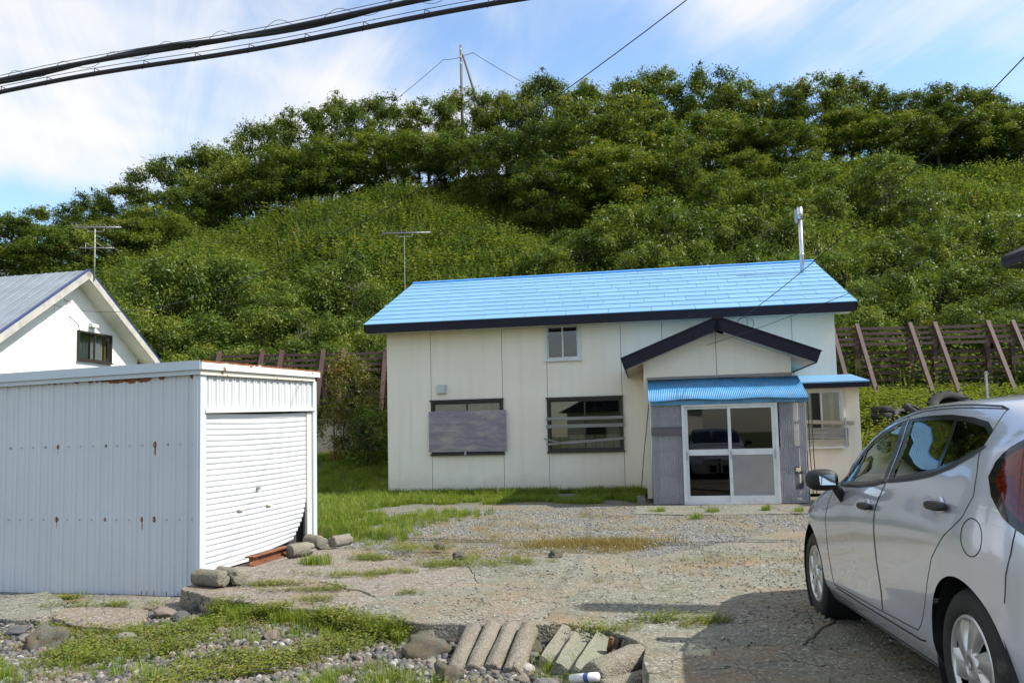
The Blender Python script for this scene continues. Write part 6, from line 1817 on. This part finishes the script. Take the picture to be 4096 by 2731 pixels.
def crown_mesh(seed, Rr, z0, z1, nc, n, size, blob, mat, low=0.0, name='crown', up_bias=0.5):
    rg = np.random.default_rng(seed)
    C, Ra = [], []
    while len(C) < nc:
        a = rg.random() * 2 * math.pi
        q = rg.random() ** 0.75
        zt = low + (1 - low) * rg.random()
        prof = math.sqrt(max(0.02, 1 - (abs(zt - 0.42) / 0.60) ** 2.2)) if zt > 0.42 or low < 0.2 else 1.0
        rr = Rr * prof * (0.25 + 0.75 * q) * (0.82 + 0.3 * math.sin(a * 3 + seed) * 0.5 + 0.25 * rg.random())
        p = (rr * math.cos(a), rr * math.sin(a), z0 + (z1 - z0) * zt * (0.92 + 0.12 * rg.random()) - blob * 0.3)
        C.append(p); Ra.append(blob * (0.55 + 0.75 * rg.random()))
    C, Ra = np.array(C), np.array(Ra)
    tones = np.clip(0.40 + rg.normal(size=nc) * 0.22, 0, 1)
    # small outlying sprays make the outline ragged
    ns = nc // 3
    i = rg.integers(0, nc, ns)
    dd = rg.normal(size=(ns, 3)); dd[:, 2] = np.abs(dd[:, 2]); dd /= np.linalg.norm(dd, axis=1)[:, None]
    C2 = C[i] + dd * (Ra[i] * 1.05)[:, None]
    C_, R_ = np.vstack([C, C2]), np.concatenate([Ra, Ra[i] * 0.35])
    T_ = np.concatenate([tones, np.clip(tones[i] + 0.1, 0, 1)])
    V, F, t = leaves(C_, R_, n, size, up_bias, T_, 0.85, seed)
    return npmesh(name, V, F, mat, False, t), C
def trunk_mesh(seed, H_, Rr, C, name='trunk', r0=0.13, stems=1):
    rg = random.Random(seed)
    q = MB()
    for s in range(stems):
        bx, by = (rg.uniform(-.4, .4), rg.uniform(-.4, .4)) if stems > 1 else (0, 0)
        pts = [Vector((bx, by, -0.6))]
        for i in range(1, 6):
            t = i / 5
            pts.append(Vector((bx * (1 + t) + 0.25 * math.sin(seed + t * 4) * t, by * (1 + t) + 0.25 * math.cos(seed * 2 + t * 3) * t, H_ * 0.62 * t)))
        q.tube(pts, [r0 * (1 - 0.65 * i / 5) for i in range(6)], 7)
        for k in range(9 if stems == 1 else 5):
            tgt = Vector(C[rg.randrange(len(C))])
            st = pts[rg.randint(2, 5)]
            m1 = st.lerp(tgt, 0.5) + Vector((0, 0, 0.15))
            q.tube([st, m1, tgt], [r0 * 0.38, r0 * 0.24, r0 * 0.08], 5)
    return q.mesh(name, M_BARK, True)
OAKS, BUSHES = [], []
for s in range(6):
    cm, C = crown_mesh(100 + s, 2.75, 1.3, 6.0, 105, 21000, 0.090, 0.60, M_OAK)
    OAKS.append((cm, trunk_mesh(100 + s, 6.0, 2.7, C)))
for s in range(6):
    cm, C = crown_mesh(200 + s, 1.75, 0.10, 3.0, 85, 13000, 0.066, 0.43, M_BUSH, 0.0, 'crown', 0.6)
    BUSHES.append((cm, trunk_mesh(200 + s, 3.0, 1.7, C, 'stems', 0.05, 4)))
TREES = [('r', -38.6, 56.4, 5.9, 4.4), ('r', -36.3, 57.3, 5.9, 4.9), ('r', -33.1, 56.8, 5.3, 4.6), ('r', -30.5, 57.4, 4.7, 5.4), ('r', -27.8, 57.5, 4.7, 5.6), ('r', -24.1, 56.0, 5.8, 7.1), ('r', -21.1, 55.8, 5.8, 7.5), ('r', -18.7, 58.1, 5.7, 8.7), ('r', -15.0, 56.5, 5.9, 8.1), ('r', -11.8, 56.4, 5.2, 7.3), ('r', -9.2, 58.5, 5.8, 7.3), ('r', -5.7, 57.1, 5.3, 6.9), ('r', -2.8, 58.1, 5.4, 7.0), ('r', -0.0, 57.1, 5.0, 6.1), ('r', 2.9, 57.5, 5.7, 7.3), ('r', 6.0, 56.2, 5.2, 6.5), ('r', 9.1, 57.5, 6.0, 7.6), ('r', 11.5, 58.1, 6.0, 8.1), ('r', 14.5, 57.2, 5.9, 7.4), ('r', 17.6, 57.8, 5.4, 6.4), ('r', 20.1, 57.6, 4.7, 5.6), ('r', 22.6, 56.0, 5.8, 6.6), ('r', 26.1, 57.8, 5.4, 6.1), ('r', 28.7, 57.4, 5.0, 4.7), ('r', 31.2, 56.6, 5.6, 5.5), ('r', 33.8, 55.9, 5.8, 5.3), ('r', 38.0, 58.1, 5.4, 4.9), ('r', 40.3, 57.1, 5.9, 4.8),
 ('m', -28.1, 44.0, 5.3, 3.6), ('m', -25.1, 44.0, 5.1, 3.1), ('m', -23.2, 46.0, 5.0, 3.1), ('m', -21.8, 48.0, 4.7, 2.9), ('m', -20.9, 52.0, 5.1, 4.3), ('m', -17.9, 53.0, 5.5, 5.7), ('m', -15.0, 53.0, 5.5, 5.1), ('m', -12.0, 53.0, 5.2, 4.9), ('m', -9.1, 53.5, 5.0, 4.0), ('m', -6.1, 54.0, 5.0, 4.1), ('m', -3.4, 53.5, 5.0, 4.8), ('m', -0.6, 50.0, 5.5, 5.7), ('m', 2.1, 48.0, 5.5, 6.2), ('m', 4.7, 47.0, 5.9, 7.0), ('m', 7.8, 47.0, 6.2, 7.2), ('m', 9.9, 46.0, 4.3, 4.6), ('m', 5.7, 45.0, 5.4, 4.5), ('m', 2.7, 45.0, 4.9, 4.7), ('m', 13.4, 52.0, 5.7, 5.3), ('m', 16.0, 51.0, 5.3, 4.2), ('m', 17.9, 50.0, 4.9, 3.4), ('m', 14.4, 48.0, 4.2, 3.3), ('m', 23.9, 54.0, 5.3, 3.3), ('m', 26.9, 54.0, 5.3, 3.2), ('m', 29.9, 54.0, 5.3, 3.0), ('m', 33.2, 54.0, 5.6, 2.9), ('m', 35.6, 54.0, 5.0, 2.4),
 ('b', 11.7, 44.0, 3.6, 2.5), ('b', 14.3, 43.0, 3.5, 2.5), ('b', 16.9, 45.0, 4.7, 3.6), ('b', 16.8, 42.0, 3.4, 3.0), ('b', 21.3, 44.0, 4.3, 3.9), ('b', 21.8, 41.0, 3.4, 3.3), ('b', 1.6, 36.5, 3.0, 2.0), ('b', 3.4, 38.0, 3.5, 2.6), ('b', 5.4, 38.0, 4.2, 3.9), ('b', 7.6, 37.5, 4.3, 4.1), ('b', 9.7, 37.0, 3.8, 3.4), ('b', 11.9, 36.5, 3.8, 3.9), ('b', 13.3, 36.0, 3.3, 3.7), ('b', 5.9, 34.0, 3.5, 3.4), ('b', 8.1, 34.0, 3.5, 3.8), ('b', 10.2, 33.5, 3.5, 3.6), ('b', 11.7, 33.0, 2.9, 3.2), ('b', -15.4, 33.0, 3.6, 4.3), ('b', -13.7, 33.5, 4.0, 4.3), ('b', -11.9, 34.0, 4.1, 3.6), ('b', -9.7, 33.0, 3.6, 2.8), ('b', -8.5, 35.0, 3.6, 3.4), ('b', -7.0, 35.0, 3.8, 3.8), ('b', -5.3, 32.0, 3.0, 3.3), ('b', -7.8, 30.0, 3.3, 2.9), ('b', -9.8, 30.0, 3.4, 2.8), ('b', -11.5, 30.0, 3.4, 2.8), ('b', -13.0, 30.0, 3.1, 2.8), ('b', -6.3, 30.0, 3.0, 2.6), ('b', -4.8, 29.0, 2.4, 2.8), ('b', -14.5, 30.0, 2.8, 3.3), ('b', 14.3, 34.0, 3.2, 2.9), ('b', 16.6, 35.5, 3.7, 2.6), ('b', 18.9, 36.5, 3.8, 3.2), ('b', 21.3, 37.0, 4.0, 4.1), ('b', 23.3, 37.0, 4.0, 3.7), ('b', 13.5, 31.0, 2.7, 2.6), ('b', 15.5, 31.5, 3.3, 2.9), ('b', 17.8, 32.5, 3.4, 2.8), ('b', 19.8, 32.5, 3.6, 2.9), ('b', 19.8, 30.5, 2.8, 2.6), ('b', 15.4, 29.5, 2.7, 2.3), ('b', 17.2, 29.5, 2.9, 2.5), ('b', 13.0, 29.0, 2.4, 2.6), ('b', 18.6, 29.0, 2.7, 2.2), ('b', 22.5, 33.0, 3.6, 3.5), ('b', 11.6, 29.0, 2.1, 2.8), ('b', -8.1, 28.6, 2.7, 2.2), ('b', -9.7, 28.6, 2.7, 2.1), ('b', -6.5, 28.6, 2.5, 2.1), ('b', -11.1, 28.6, 2.5, 2.1), ('b', -3.0, 27.4, 3.2, 3.4), ('b', -5.2, 27.6, 2.8, 2.9), ('b', -9.0, 26.0, 2.0, 1.9), ('b', -7.2, 25.9, 1.8, 1.6), ('b', -10.8, 26.0, 2.4, 2.2)]
rank = {}
for kd in 'rmb':
    sub_ = {'L': [], 'C': [], 'R': []}
    for i, t in enumerate(TREES):
        if t[0] == kd:
            px = t[1] / t[2]
            sub_['L' if px < -0.16 else 'C' if px < 0.38 else 'R'].append((px, i))
    for z_, lst in sub_.items():
        for k, (_, i) in enumerate(sorted(lst)): rank[i] = (z_, k)
WORD = {('r', 'L'): 'oak on the skyline left of the hilltop pole, %s from the left', ('r', 'C'): 'oak on the skyline above the blue roof, %s from the left', ('r', 'R'): 'oak on the skyline right of the flue, %s from the left',
        ('m', 'L'): 'oak just below the left skyline trees, %s from the left', ('m', 'C'): 'oak below the skyline above the blue roof, %s from the left', ('m', 'R'): 'oak below the skyline right of the flue, %s from the left',
        ('b', 'L'): 'leafy bush on the lower slope above the garage, %s from the left', ('b', 'C'): 'leafy bush on the slope right behind the blue roof, %s from the left', ('b', 'R'): 'leafy bush on the slope above the right fence, %s from the left'}
GRPS = {'r': 'oaks along the skyline', 'm': 'oaks below the skyline', 'b': 'bushes on the slope'}
rt_ = random.Random(11)
for i, (kd, x, y, w, H_) in enumerate(TREES):
    zone, k = rank[i]
    src = OAKS if kd in 'rm' else BUSHES
    cm, tm = src[rt_.randrange(len(src))]
    uw, uh = (6.2, 6.3) if kd in 'rm' else (3.9, 3.2)
    root = empty('oak_tree' if kd in 'rm' else 'bush', (x, y, h(x, y) - 0.1), rt_.uniform(0, 6.28), label=WORD[(kd, zone)] % ORD[k], cat='tree' if kd in 'rm' else 'bush', group=GRPS[kd])
    sxy, sz = w / uw * (1.25 if kd != 'b' else 1.15), H_ / uh
    if kd == 'b': sz *= 1.05
    sc = (sxy, sxy, min(max(sz, sxy * 0.62), sxy * 1.75) if kd != 'r' else sz)
    inst('crown', cm, root, scl=sc)
    inst('trunk' if kd in 'rm' else 'stems', tm, root, scl=sc)
# yellowing shrub at the left corner of the house
M_YEL = mat_leaf('yellowing_leaves', [(0.0, (0.07, 0.09, 0.018)), (0.5, (0.14, 0.15, 0.03)), (1.0, (0.26, 0.17, 0.045))], 0.35, 0.55, 0.2)
cm, C = crown_mesh(301, 1.0, 0.35, 3.1, 60, 8500, 0.05, 0.36, M_YEL, 0.0, 'crown', 0.3)
sh = empty('shrub', (-4.85, 23.3, h(-4.85, 23.3)), 0.4, label='yellowing open shrub between the garage and the cream house', cat='shrub')
inst('crown', cm, sh); inst('stems', trunk_mesh(301, 3.1, 1.0, C, 'stems', 0.03, 5), sh)
cm, C = crown_mesh(302, 1.0, 0.05, 1.8, 40, 6500, 0.05, 0.32, M_BUSH, 0.0, 'crown', 0.4)
sh = empty('shrub', (-3.95, 22.6, h(-3.95, 22.6)), 0.4, label='low dense green shrub at the left corner of the cream house', cat='shrub')
inst('crown', cm, sh); inst('stems', trunk_mesh(302, 1.6, 0.9, C, 'stems', 0.02, 4), sh)

# ---- undergrowth on the hill
def herb_mesh(seed, hgt, n, spread, lw, ll, mat, name='herb', lean=0.35):
    """upright stems carrying small leaves"""
    rg = np.random.default_rng(seed)
    Vs, Fs, Ts = [], [], []
    o = 0
    for s in range(n):
        a = rg.random() * 6.28; r = spread * rg.random() ** 0.5
        b = np.array([r * math.cos(a), r * math.sin(a), 0.0])
        ht = hgt * (0.55 + 0.55 * rg.random())
        ln = np.array([math.cos(a), math.sin(a), 0]) * lean * ht * rg.random()
        nl = max(3, int(ht / (ll * 0.55)))
        tn = np.clip(0.5 + rg.normal() * 0.2, 0, 1)
        for k in range(nl):
            t = (k + 0.6) / nl
            p = b + ln * t * t + np.array([0, 0, ht * t])
            an = rg.random() * 6.28
            d = np.array([math.cos(an), math.sin(an), 0.35 + 0.5 * t]); d /= np.linalg.norm(d)
            sd_ = np.cross(d, [0, 0, 1]); sd_ /= np.linalg.norm(sd_)
            L = ll * (0.6 + 0.6 * rg.random()) * (1.1 - 0.5 * t); W = lw * (0.7 + 0.5 * rg.random())
            Vs += [p, p + d * L * .5 + sd_ * W, p + d * L - np.array([0, 0, L * .25]), p + d * L * .5 - sd_ * W]
            Fs.append((o, o + 1, o + 2, o + 3)); o += 4
            Ts += [np.clip(tn + 0.25 * (t - 0.5), 0, 1)] * 4
    return npmesh(name, np.array(Vs), np.array(Fs), mat, False, np.array(Ts))
def blade_mesh(seed, hgt, n, spread, w, mat, name='tuft', curl=0.5):
    """grass blades of two quads each"""
    rg = np.random.default_rng(seed)
    Vs, Fs, Ts = [], [], []
    o = 0
    for s in range(n):
        a = rg.random() * 6.28; r = spread * rg.random() ** 0.7
        b = np.array([r * math.cos(a), r * math.sin(a), -0.01])
        d2 = rg.random() * 6.28
        out_ = np.array([math.cos(d2), math.sin(d2), 0]) * 0.5 + np.array([math.cos(a), math.sin(a), 0]) * 0.5
        ht = hgt * (0.45 + 0.65 * rg.random()); c = curl * (0.4 + rg.random())
        sd_ = np.array([-out_[1], out_[0], 0]) / max(1e-6, np.linalg.norm(out_)) * w * 0.5
        p1 = b + out_ * ht * c * 0.3 + np.array([0, 0, ht * 0.6]); p2 = b + out_ * ht * c + np.array([0, 0, ht * (1 - 0.25 * c)])
        Vs += [b - sd_, b + sd_, p1 + sd_ * .8, p1 - sd_ * .8, p2 + sd_ * .12, p2 - sd_ * .12]
        Fs += [(o, o + 1, o + 2, o + 3), (o + 3, o + 2, o + 4, o + 5)]; o += 6
        tn = np.clip(0.5 + rg.normal() * 0.2, 0, 1)
        Ts += [tn - .1, tn - .1, tn, tn, tn + .1, tn + .1]
    return npmesh(name, np.array(Vs), np.array(Fs), mat, False, np.clip(Ts, 0, 1))
HERB = [herb_mesh(i, 0.85, 16, 0.5, 0.045, 0.20, M_HERB) for i in range(5)] + [blade_mesh(40 + i, 0.9, 60, 0.45, 0.03, M_HERB, 'reed', 0.5) for i in range(2)]
M_HERB2 = mat_leaf('golden_herbs', [(0.0, (0.10, 0.12, 0.02)), (0.5, (0.19, 0.17, 0.03)), (1.0, (0.30, 0.18, 0.035))], 0.35, 0.6, 0.4)
HERB.append(herb_mesh(60, 0.8, 12, 0.5, 0.04, 0.16, M_HERB2))
hr = np.random.default_rng(21)
P, Rt, Sc, Ix = [], [], [], []
n = 0
while n < 11000:
    y = 26.9 + 34 * hr.random() ** 0.85
    x = (hr.random() * 1.75 - 0.86) * y * 0.93
    if y < 27.2 and -2 < x < 9.5: continue
    if y > 51.5 + 1.5 * mnoise.noise((x * .3, 0, 9)): continue
    q = mnoise.noise((x * 0.16, y * 0.16, 4.0))
    P.append((x, y, h(x, y) - 0.06)); Rt.append((hr.normal() * .12, hr.normal() * .12, hr.random() * 6.28))
    Sc.append((0.8 + 0.8 * hr.random()) * (1 + 0.5 * q))
    u = hr.random()
    Ix.append(7 if u < 0.012 + 0.03 * (q > 0.3) else (5 + int(hr.random() * 2)) if (u < 0.35 and q > 0.05) or u < 0.12 else int(hr.random() * 5))
    n += 1
scatter('hill_undergrowth', P, Rt, Sc, Ix, HERB, label='tall weeds and grass covering the hillside', cat='undergrowth')
# weeds in the back yard right of the house and behind it
M_WEED = mat_leaf('bright_weeds', [(0.0, (0.075, 0.11, 0.015)), (0.5, (0.13, 0.175, 0.025)), (1.0, (0.24, 0.25, 0.05))], 0.4, 0.5, 0.5)
WEED = [herb_mesh(70 + i, 0.42, 16, 0.4, 0.035, 0.13, M_WEED) for i in range(4)]
P, Rt, Sc, Ix = [], [], [], []
for _ in range(4200):
    y = 18.0 + 9.0 * hr.random(); x = 7.0 + hr.random() * 16
    if x < 8.2 + (y - 18) * 0.17: continue
    if mnoise.noise((x * .5, y * .5, 2)) < -0.35: continue
    P.append((x, y, h(x, y) - 0.03)); Rt.append((0, 0, hr.random() * 6.28)); Sc.append(0.6 + 0.7 * hr.random()); Ix.append(int(hr.random() * 4))
scatter('back_weeds', P, Rt, Sc, Ix, WEED, label='bright leafy weeds on the bank before the right fence', cat='weeds')
# ---- grass
GRC = [(0.0, (0.076, 0.135, 0.016)), (0.5, (0.153, 0.230, 0.026)), (0.85, (0.255, 0.297, 0.046)), (1.0, (0.383, 0.324, 0.091))]
M_GRASS = mat_leaf('grass_blades', GRC, 0.35, 0.5, 0.4)
M_DRY = mat_leaf('dry_grass', [(0.0, (0.15, 0.15, 0.04)), (0.5, (0.24, 0.19, 0.07)), (1.0, (0.36, 0.26, 0.12))], 0.3, 0.7, 0.4)
M_SEDUM = mat_leaf('sedum_leaves', [(0.0, (0.085, 0.115, 0.025)), (0.5, (0.15, 0.18, 0.035)), (1.0, (0.26, 0.22, 0.05))], 0.35, 0.5, 0.4)
TUFT = [blade_mesh(80 + i, 0.22, 42, 0.10, 0.007, M_GRASS, 'tuft', 0.55) for i in range(3)]
P, Rt, Sc, Ix = [], [], [], []
def put(x, y, s, i, z=None):
    P.append((x, y, (h(x, y) if z is None else z) - 0.005)); Rt.append((hr.normal() * .1, hr.normal() * .1, hr.random() * 6.28)); Sc.append(s); Ix.append(i)
hx0, hy0 = -2.86, 18.2
def hl(u, w): return hx0 + u * 0.9863 + w * 0.165, hy0 - u * 0.165 + w * 0.9863
for _ in range(3400):                                  # strip along the house front
    u = -0.4 + 6.1 * hr.random(); w = -0.05 - 2.35 * hr.random() ** 1.5
    x, y = hl(u, w)
    if mnoise.noise((x * 1.4, y * 1.4, 44)) < -0.30 - w * 0.32 - 0.25: continue
    put(x, y, 0.35 + 0.75 * hr.random() * (1.2 if w > -.7 else 0.6), int(hr.random() * 3))
for _ in range(7500):                                  # lawn left of the house
    y = 11.0 + 14.0 * hr.random(); x = -8.5 + 6.6 * hr.random()
    if x > -2.75 + (y - 18) * 0.165 and y > 17.5: continue
    if y < 16.5 and x > -2.2 + 0.9 * mnoise.noise((x, y, 3)): continue
    if mnoise.noise((x * .8, y * .8, 7)) < -0.3: continue
    put(x, y, 0.5 + 0.6 * hr.random(), int(hr.random() * 3))
for cx, cy, rr, k in ((-2.05, 11.2, .7, 120), (-1.9, 12.6, .8, 130), (-1.2, 13.6, .8, 90), (2.4, 13.3, .12, 8), (3.2, 13.0, .1, 9), (4.1, 13.1, .08, 8), (2.75, 12.2, .10, 6), (4.5, 12.8, .08, 6), (-2.15, 8.55, .15, 14)):
    for _ in range(k): put(cx + hr.normal() * rr * .5, cy + hr.normal() * rr * .5, 0.35 + 0.4 * hr.random(), int(hr.random() * 3), 0.0 if cy < 9 else None)
for _ in range(1150):                                  # foreground between the pebbles
    x = -4.9 + 5.5 * hr.random(); ye = np.interp(x, [-5, -3.0, -2.6] + [p[0] for p in EDGE], [6.7, 6.5, 6.8] + [p[1] for p in EDGE])
    y = 4.5 + (ye - 4.55) * hr.random()
    if mnoise.noise((x * 1.6, y * 1.6, 11)) < 0.06 + 0.12 * hr.random(): continue
    put(x, y, 0.22 + 0.42 * hr.random() ** 1.6, int(hr.random() * 3))
for _ in range(160):                                   # along the ragged pavement edge
    x = -2.5 + 1.7 * hr.random(); y = np.interp(x, [p[0] for p in EDGE], [p[1] for p in EDGE]) - 0.02 - 0.12 * hr.random()
    put(x, y, 0.3 + 0.5 * hr.random(), int(hr.random() * 3))
scatter('grass', P, Rt, Sc, Ix, TUFT, label='green grass tufts in the yard and along the house', cat='grass')
# dry grass on the gravel
DRY = [blade_mesh(90 + i, 0.16, 20, 0.14, 0.005, M_DRY, 'dry_tuft', 0.7) for i in range(3)]
P, Rt, Sc, Ix = [], [], [], []
for _ in range(6500):
    x = -1.9 + 5.4 * hr.random(); y = 8.3 + 5.6 * hr.random()
    q = mnoise.noise((x * .75 + 3, y * .75, 5)) + 0.4 * mnoise.noise((x * 2, y * 2, 5))
    d = math.exp(-(((x - 0.9) / 0.9) ** 2 + ((y - 9.6) / 0.6) ** 2)) * 0.7 + math.exp(-(((x + .2) / 1.2) ** 2 + ((y - 11.6) / 1.2) ** 2)) * 0.3 - 0.10 * (x > 2.2)
    if q + d < 0.10 + 0.25 * hr.random(): continue
    put(x, y, 0.14 + 0.30 * hr.random() + 0.55 * max(0, d - 0.3), int(hr.random() * 3))
for _ in range(320):
    put(0.95 + hr.normal() * .42, 9.85 + hr.normal() * .17, 0.45 + 0.6 * hr.random(), int(hr.random() * 3))
for _ in range(420):
    x = 0.2 + 3.2 * hr.random(); y = 6.0 + 2.4 * hr.random()
    if mnoise.noise((x * 1.4, y * 2.2, 15)) < 0.22: continue
    put(x, y, 0.2 + 0.25 * hr.random(), int(hr.random() * 3), 0.0)
for _ in range(900):                                   # dead blades in the foreground
    x = -4.9 + 5.5 * hr.random(); ye = np.interp(x, [-5, -3.0, -2.6] + [p[0] for p in EDGE], [6.7, 6.5, 6.8] + [p[1] for p in EDGE])
    y = 4.5 + (ye - 4.55) * hr.random()
    if mnoise.noise((x * 1.5, y * 1.5, 18)) < 0.0: continue
    put(x, y, 0.2 + 0.35 * hr.random(), int(hr.random() * 3))
scatter('dry_grass', P, Rt, Sc, Ix, DRY, label='dry yellow grass on the gravel yard', cat='grass')
# low succulent weeds
SED = [herb_mesh(95 + i, 0.05, 30, 0.10, 0.008, 0.024, M_SEDUM, 'sedum', 0.8) for i in range(3)] + [herb_mesh(98, 0.08, 18, 0.10, 0.011, 0.036, M_WEED, 'sedum', 0.7)]
P, Rt, Sc, Ix = [], [], [], []
for _ in range(2200):
    x = -4.9 + 5.4 * hr.random(); ye = np.interp(x, [-5, -3.0, -2.6] + [p[0] for p in EDGE], [6.8, 6.6, 6.8] + [p[1] for p in EDGE])
    y = 4.5 + (ye - 4.5) * hr.random()
    if mnoise.noise((x * 1.1 + 5, y * 1.1, 21)) + 0.35 * math.exp(-((x + 2.2) ** 2 + (y - 6.3) ** 2) / 0.5) < 0.08 + 0.16 * hr.random(): continue
    put(x, y, 0.6 + 0.8 * hr.random(), int(hr.random() * 4))
for cx, cy, rx, ry, k in ((-1.45, 7.8, .35, .16, 75), (-1.6, 8.8, .16, .16, 40), (-2.2, 7.35, .20, .06, 35), (-1.8, 7.05, .22, .06, 30), (-0.75, 8.25, .15, .15, 40), (-0.2, 8.35, .4, .25, 70), (-1.65, 6.6, .1, .08, 16), (-1.3, 9.6, .4, .4, 60), (1.15, 5.55, .22, .10, 45), (-0.9, 6.8, .05, .05, 8), (0.55, 5.35, .1, .06, 12), (-3.75, 7.25, .3, .05, 40), (-4.2, 7.6, .08, .06, 20)):
    for _ in range(int(k * .7)):
        x, y = cx + hr.normal() * rx * .75, cy + hr.normal() * ry * .6
        put(x, y, 0.4 + 0.6 * hr.random(), int(hr.random() * 4), -0.14 if x < -3.2 else 0.0)
for _ in range(300):
    x = -2.7 + 2.2 * hr.random(); y = np.interp(x, [p[0] for p in EDGE], [p[1] for p in EDGE]) - 0.16 + 0.20 * hr.random()
    if mnoise.noise((x * 2, y, 8)) < -0.1: continue
    put(x, y, 0.6 + 0.9 * hr.random(), int(hr.random() * 4), -0.03 if hr.random() < .5 else -0.08)
scatter('low_weeds', P, Rt, Sc, Ix, SED, label='low yellow-green weeds between stones and in pavement cracks', cat='weeds')
# pebbles
PEB = [npmesh('pebble', *rock_mesh(300 + i * 2.7, 1, 0.35, 0.6), M_STONE, True) for i in range(5)]
P, Rt, Sc, Ix = [], [], [], []
for _ in range(24000):
    x = -5.0 + 5.75 * hr.random(); ye = np.interp(x, [-5, -3.0, -2.6] + [p[0] for p in EDGE], [7.6, 7.4, 6.9] + [p[1] for p in EDGE])
    y = 4.4 + (ye - 4.35) * hr.random()
    s = 0.006 + 0.027 * hr.random() ** 3.2
    P.append((x, y, h(x, y) + s * .2)); Rt.append((hr.normal() * .5, hr.normal() * .5, hr.random() * 6.28)); Sc.append(s); Ix.append(int(hr.random() * 5))
scatter('pebbles', P, Rt, Sc, Ix, PEB, label='mixed beach pebbles in the foreground', cat='pebbles')
CRU = [npmesh('crushed', *rock_mesh(400 + i * 2.7, 1, 0.5, 0.7), M_CRUSH, False) for i in range(4)]
P, Rt, Sc, Ix = [], [], [], []
for _ in range(14000):
    x = -2.3 + 8.0 * hr.random(); y = 8.2 + 6.2 * hr.random()
    s = 0.005 + 0.012 * hr.random() ** 2.2
    P.append((x, y, h(x, y) + s * .3)); Rt.append((hr.normal() * .5, hr.normal() * .5, hr.random() * 6.28)); Sc.append(s); Ix.append(int(hr.random() * 4))
k = 0
while k < 10000:
    x = -2.4 + 6.0 * hr.random(); y = 4.4 + 5.2 * hr.random()
    if x < 0.77 and y < np.interp(x, [p[0] for p in EDGE], [p[1] for p in EDGE]) + .05: continue
    k += 1
    q = mnoise.noise((x * 1.2, y * 1.8, 31)) + 0.2 * (x - 1.0)
    if q < -0.25 + 0.5 * hr.random(): continue
    s = 0.003 + 0.009 * hr.random() ** 2.6
    P.append((x, y, 0.001 + s * .2)); Rt.append((hr.normal() * .5, hr.normal() * .5, hr.random() * 6.28)); Sc.append(s); Ix.append(int(hr.random() * 4))
scatter('gravel', P, Rt, Sc, Ix, CRU, label='crushed stone strewn over the yard', cat='gravel')
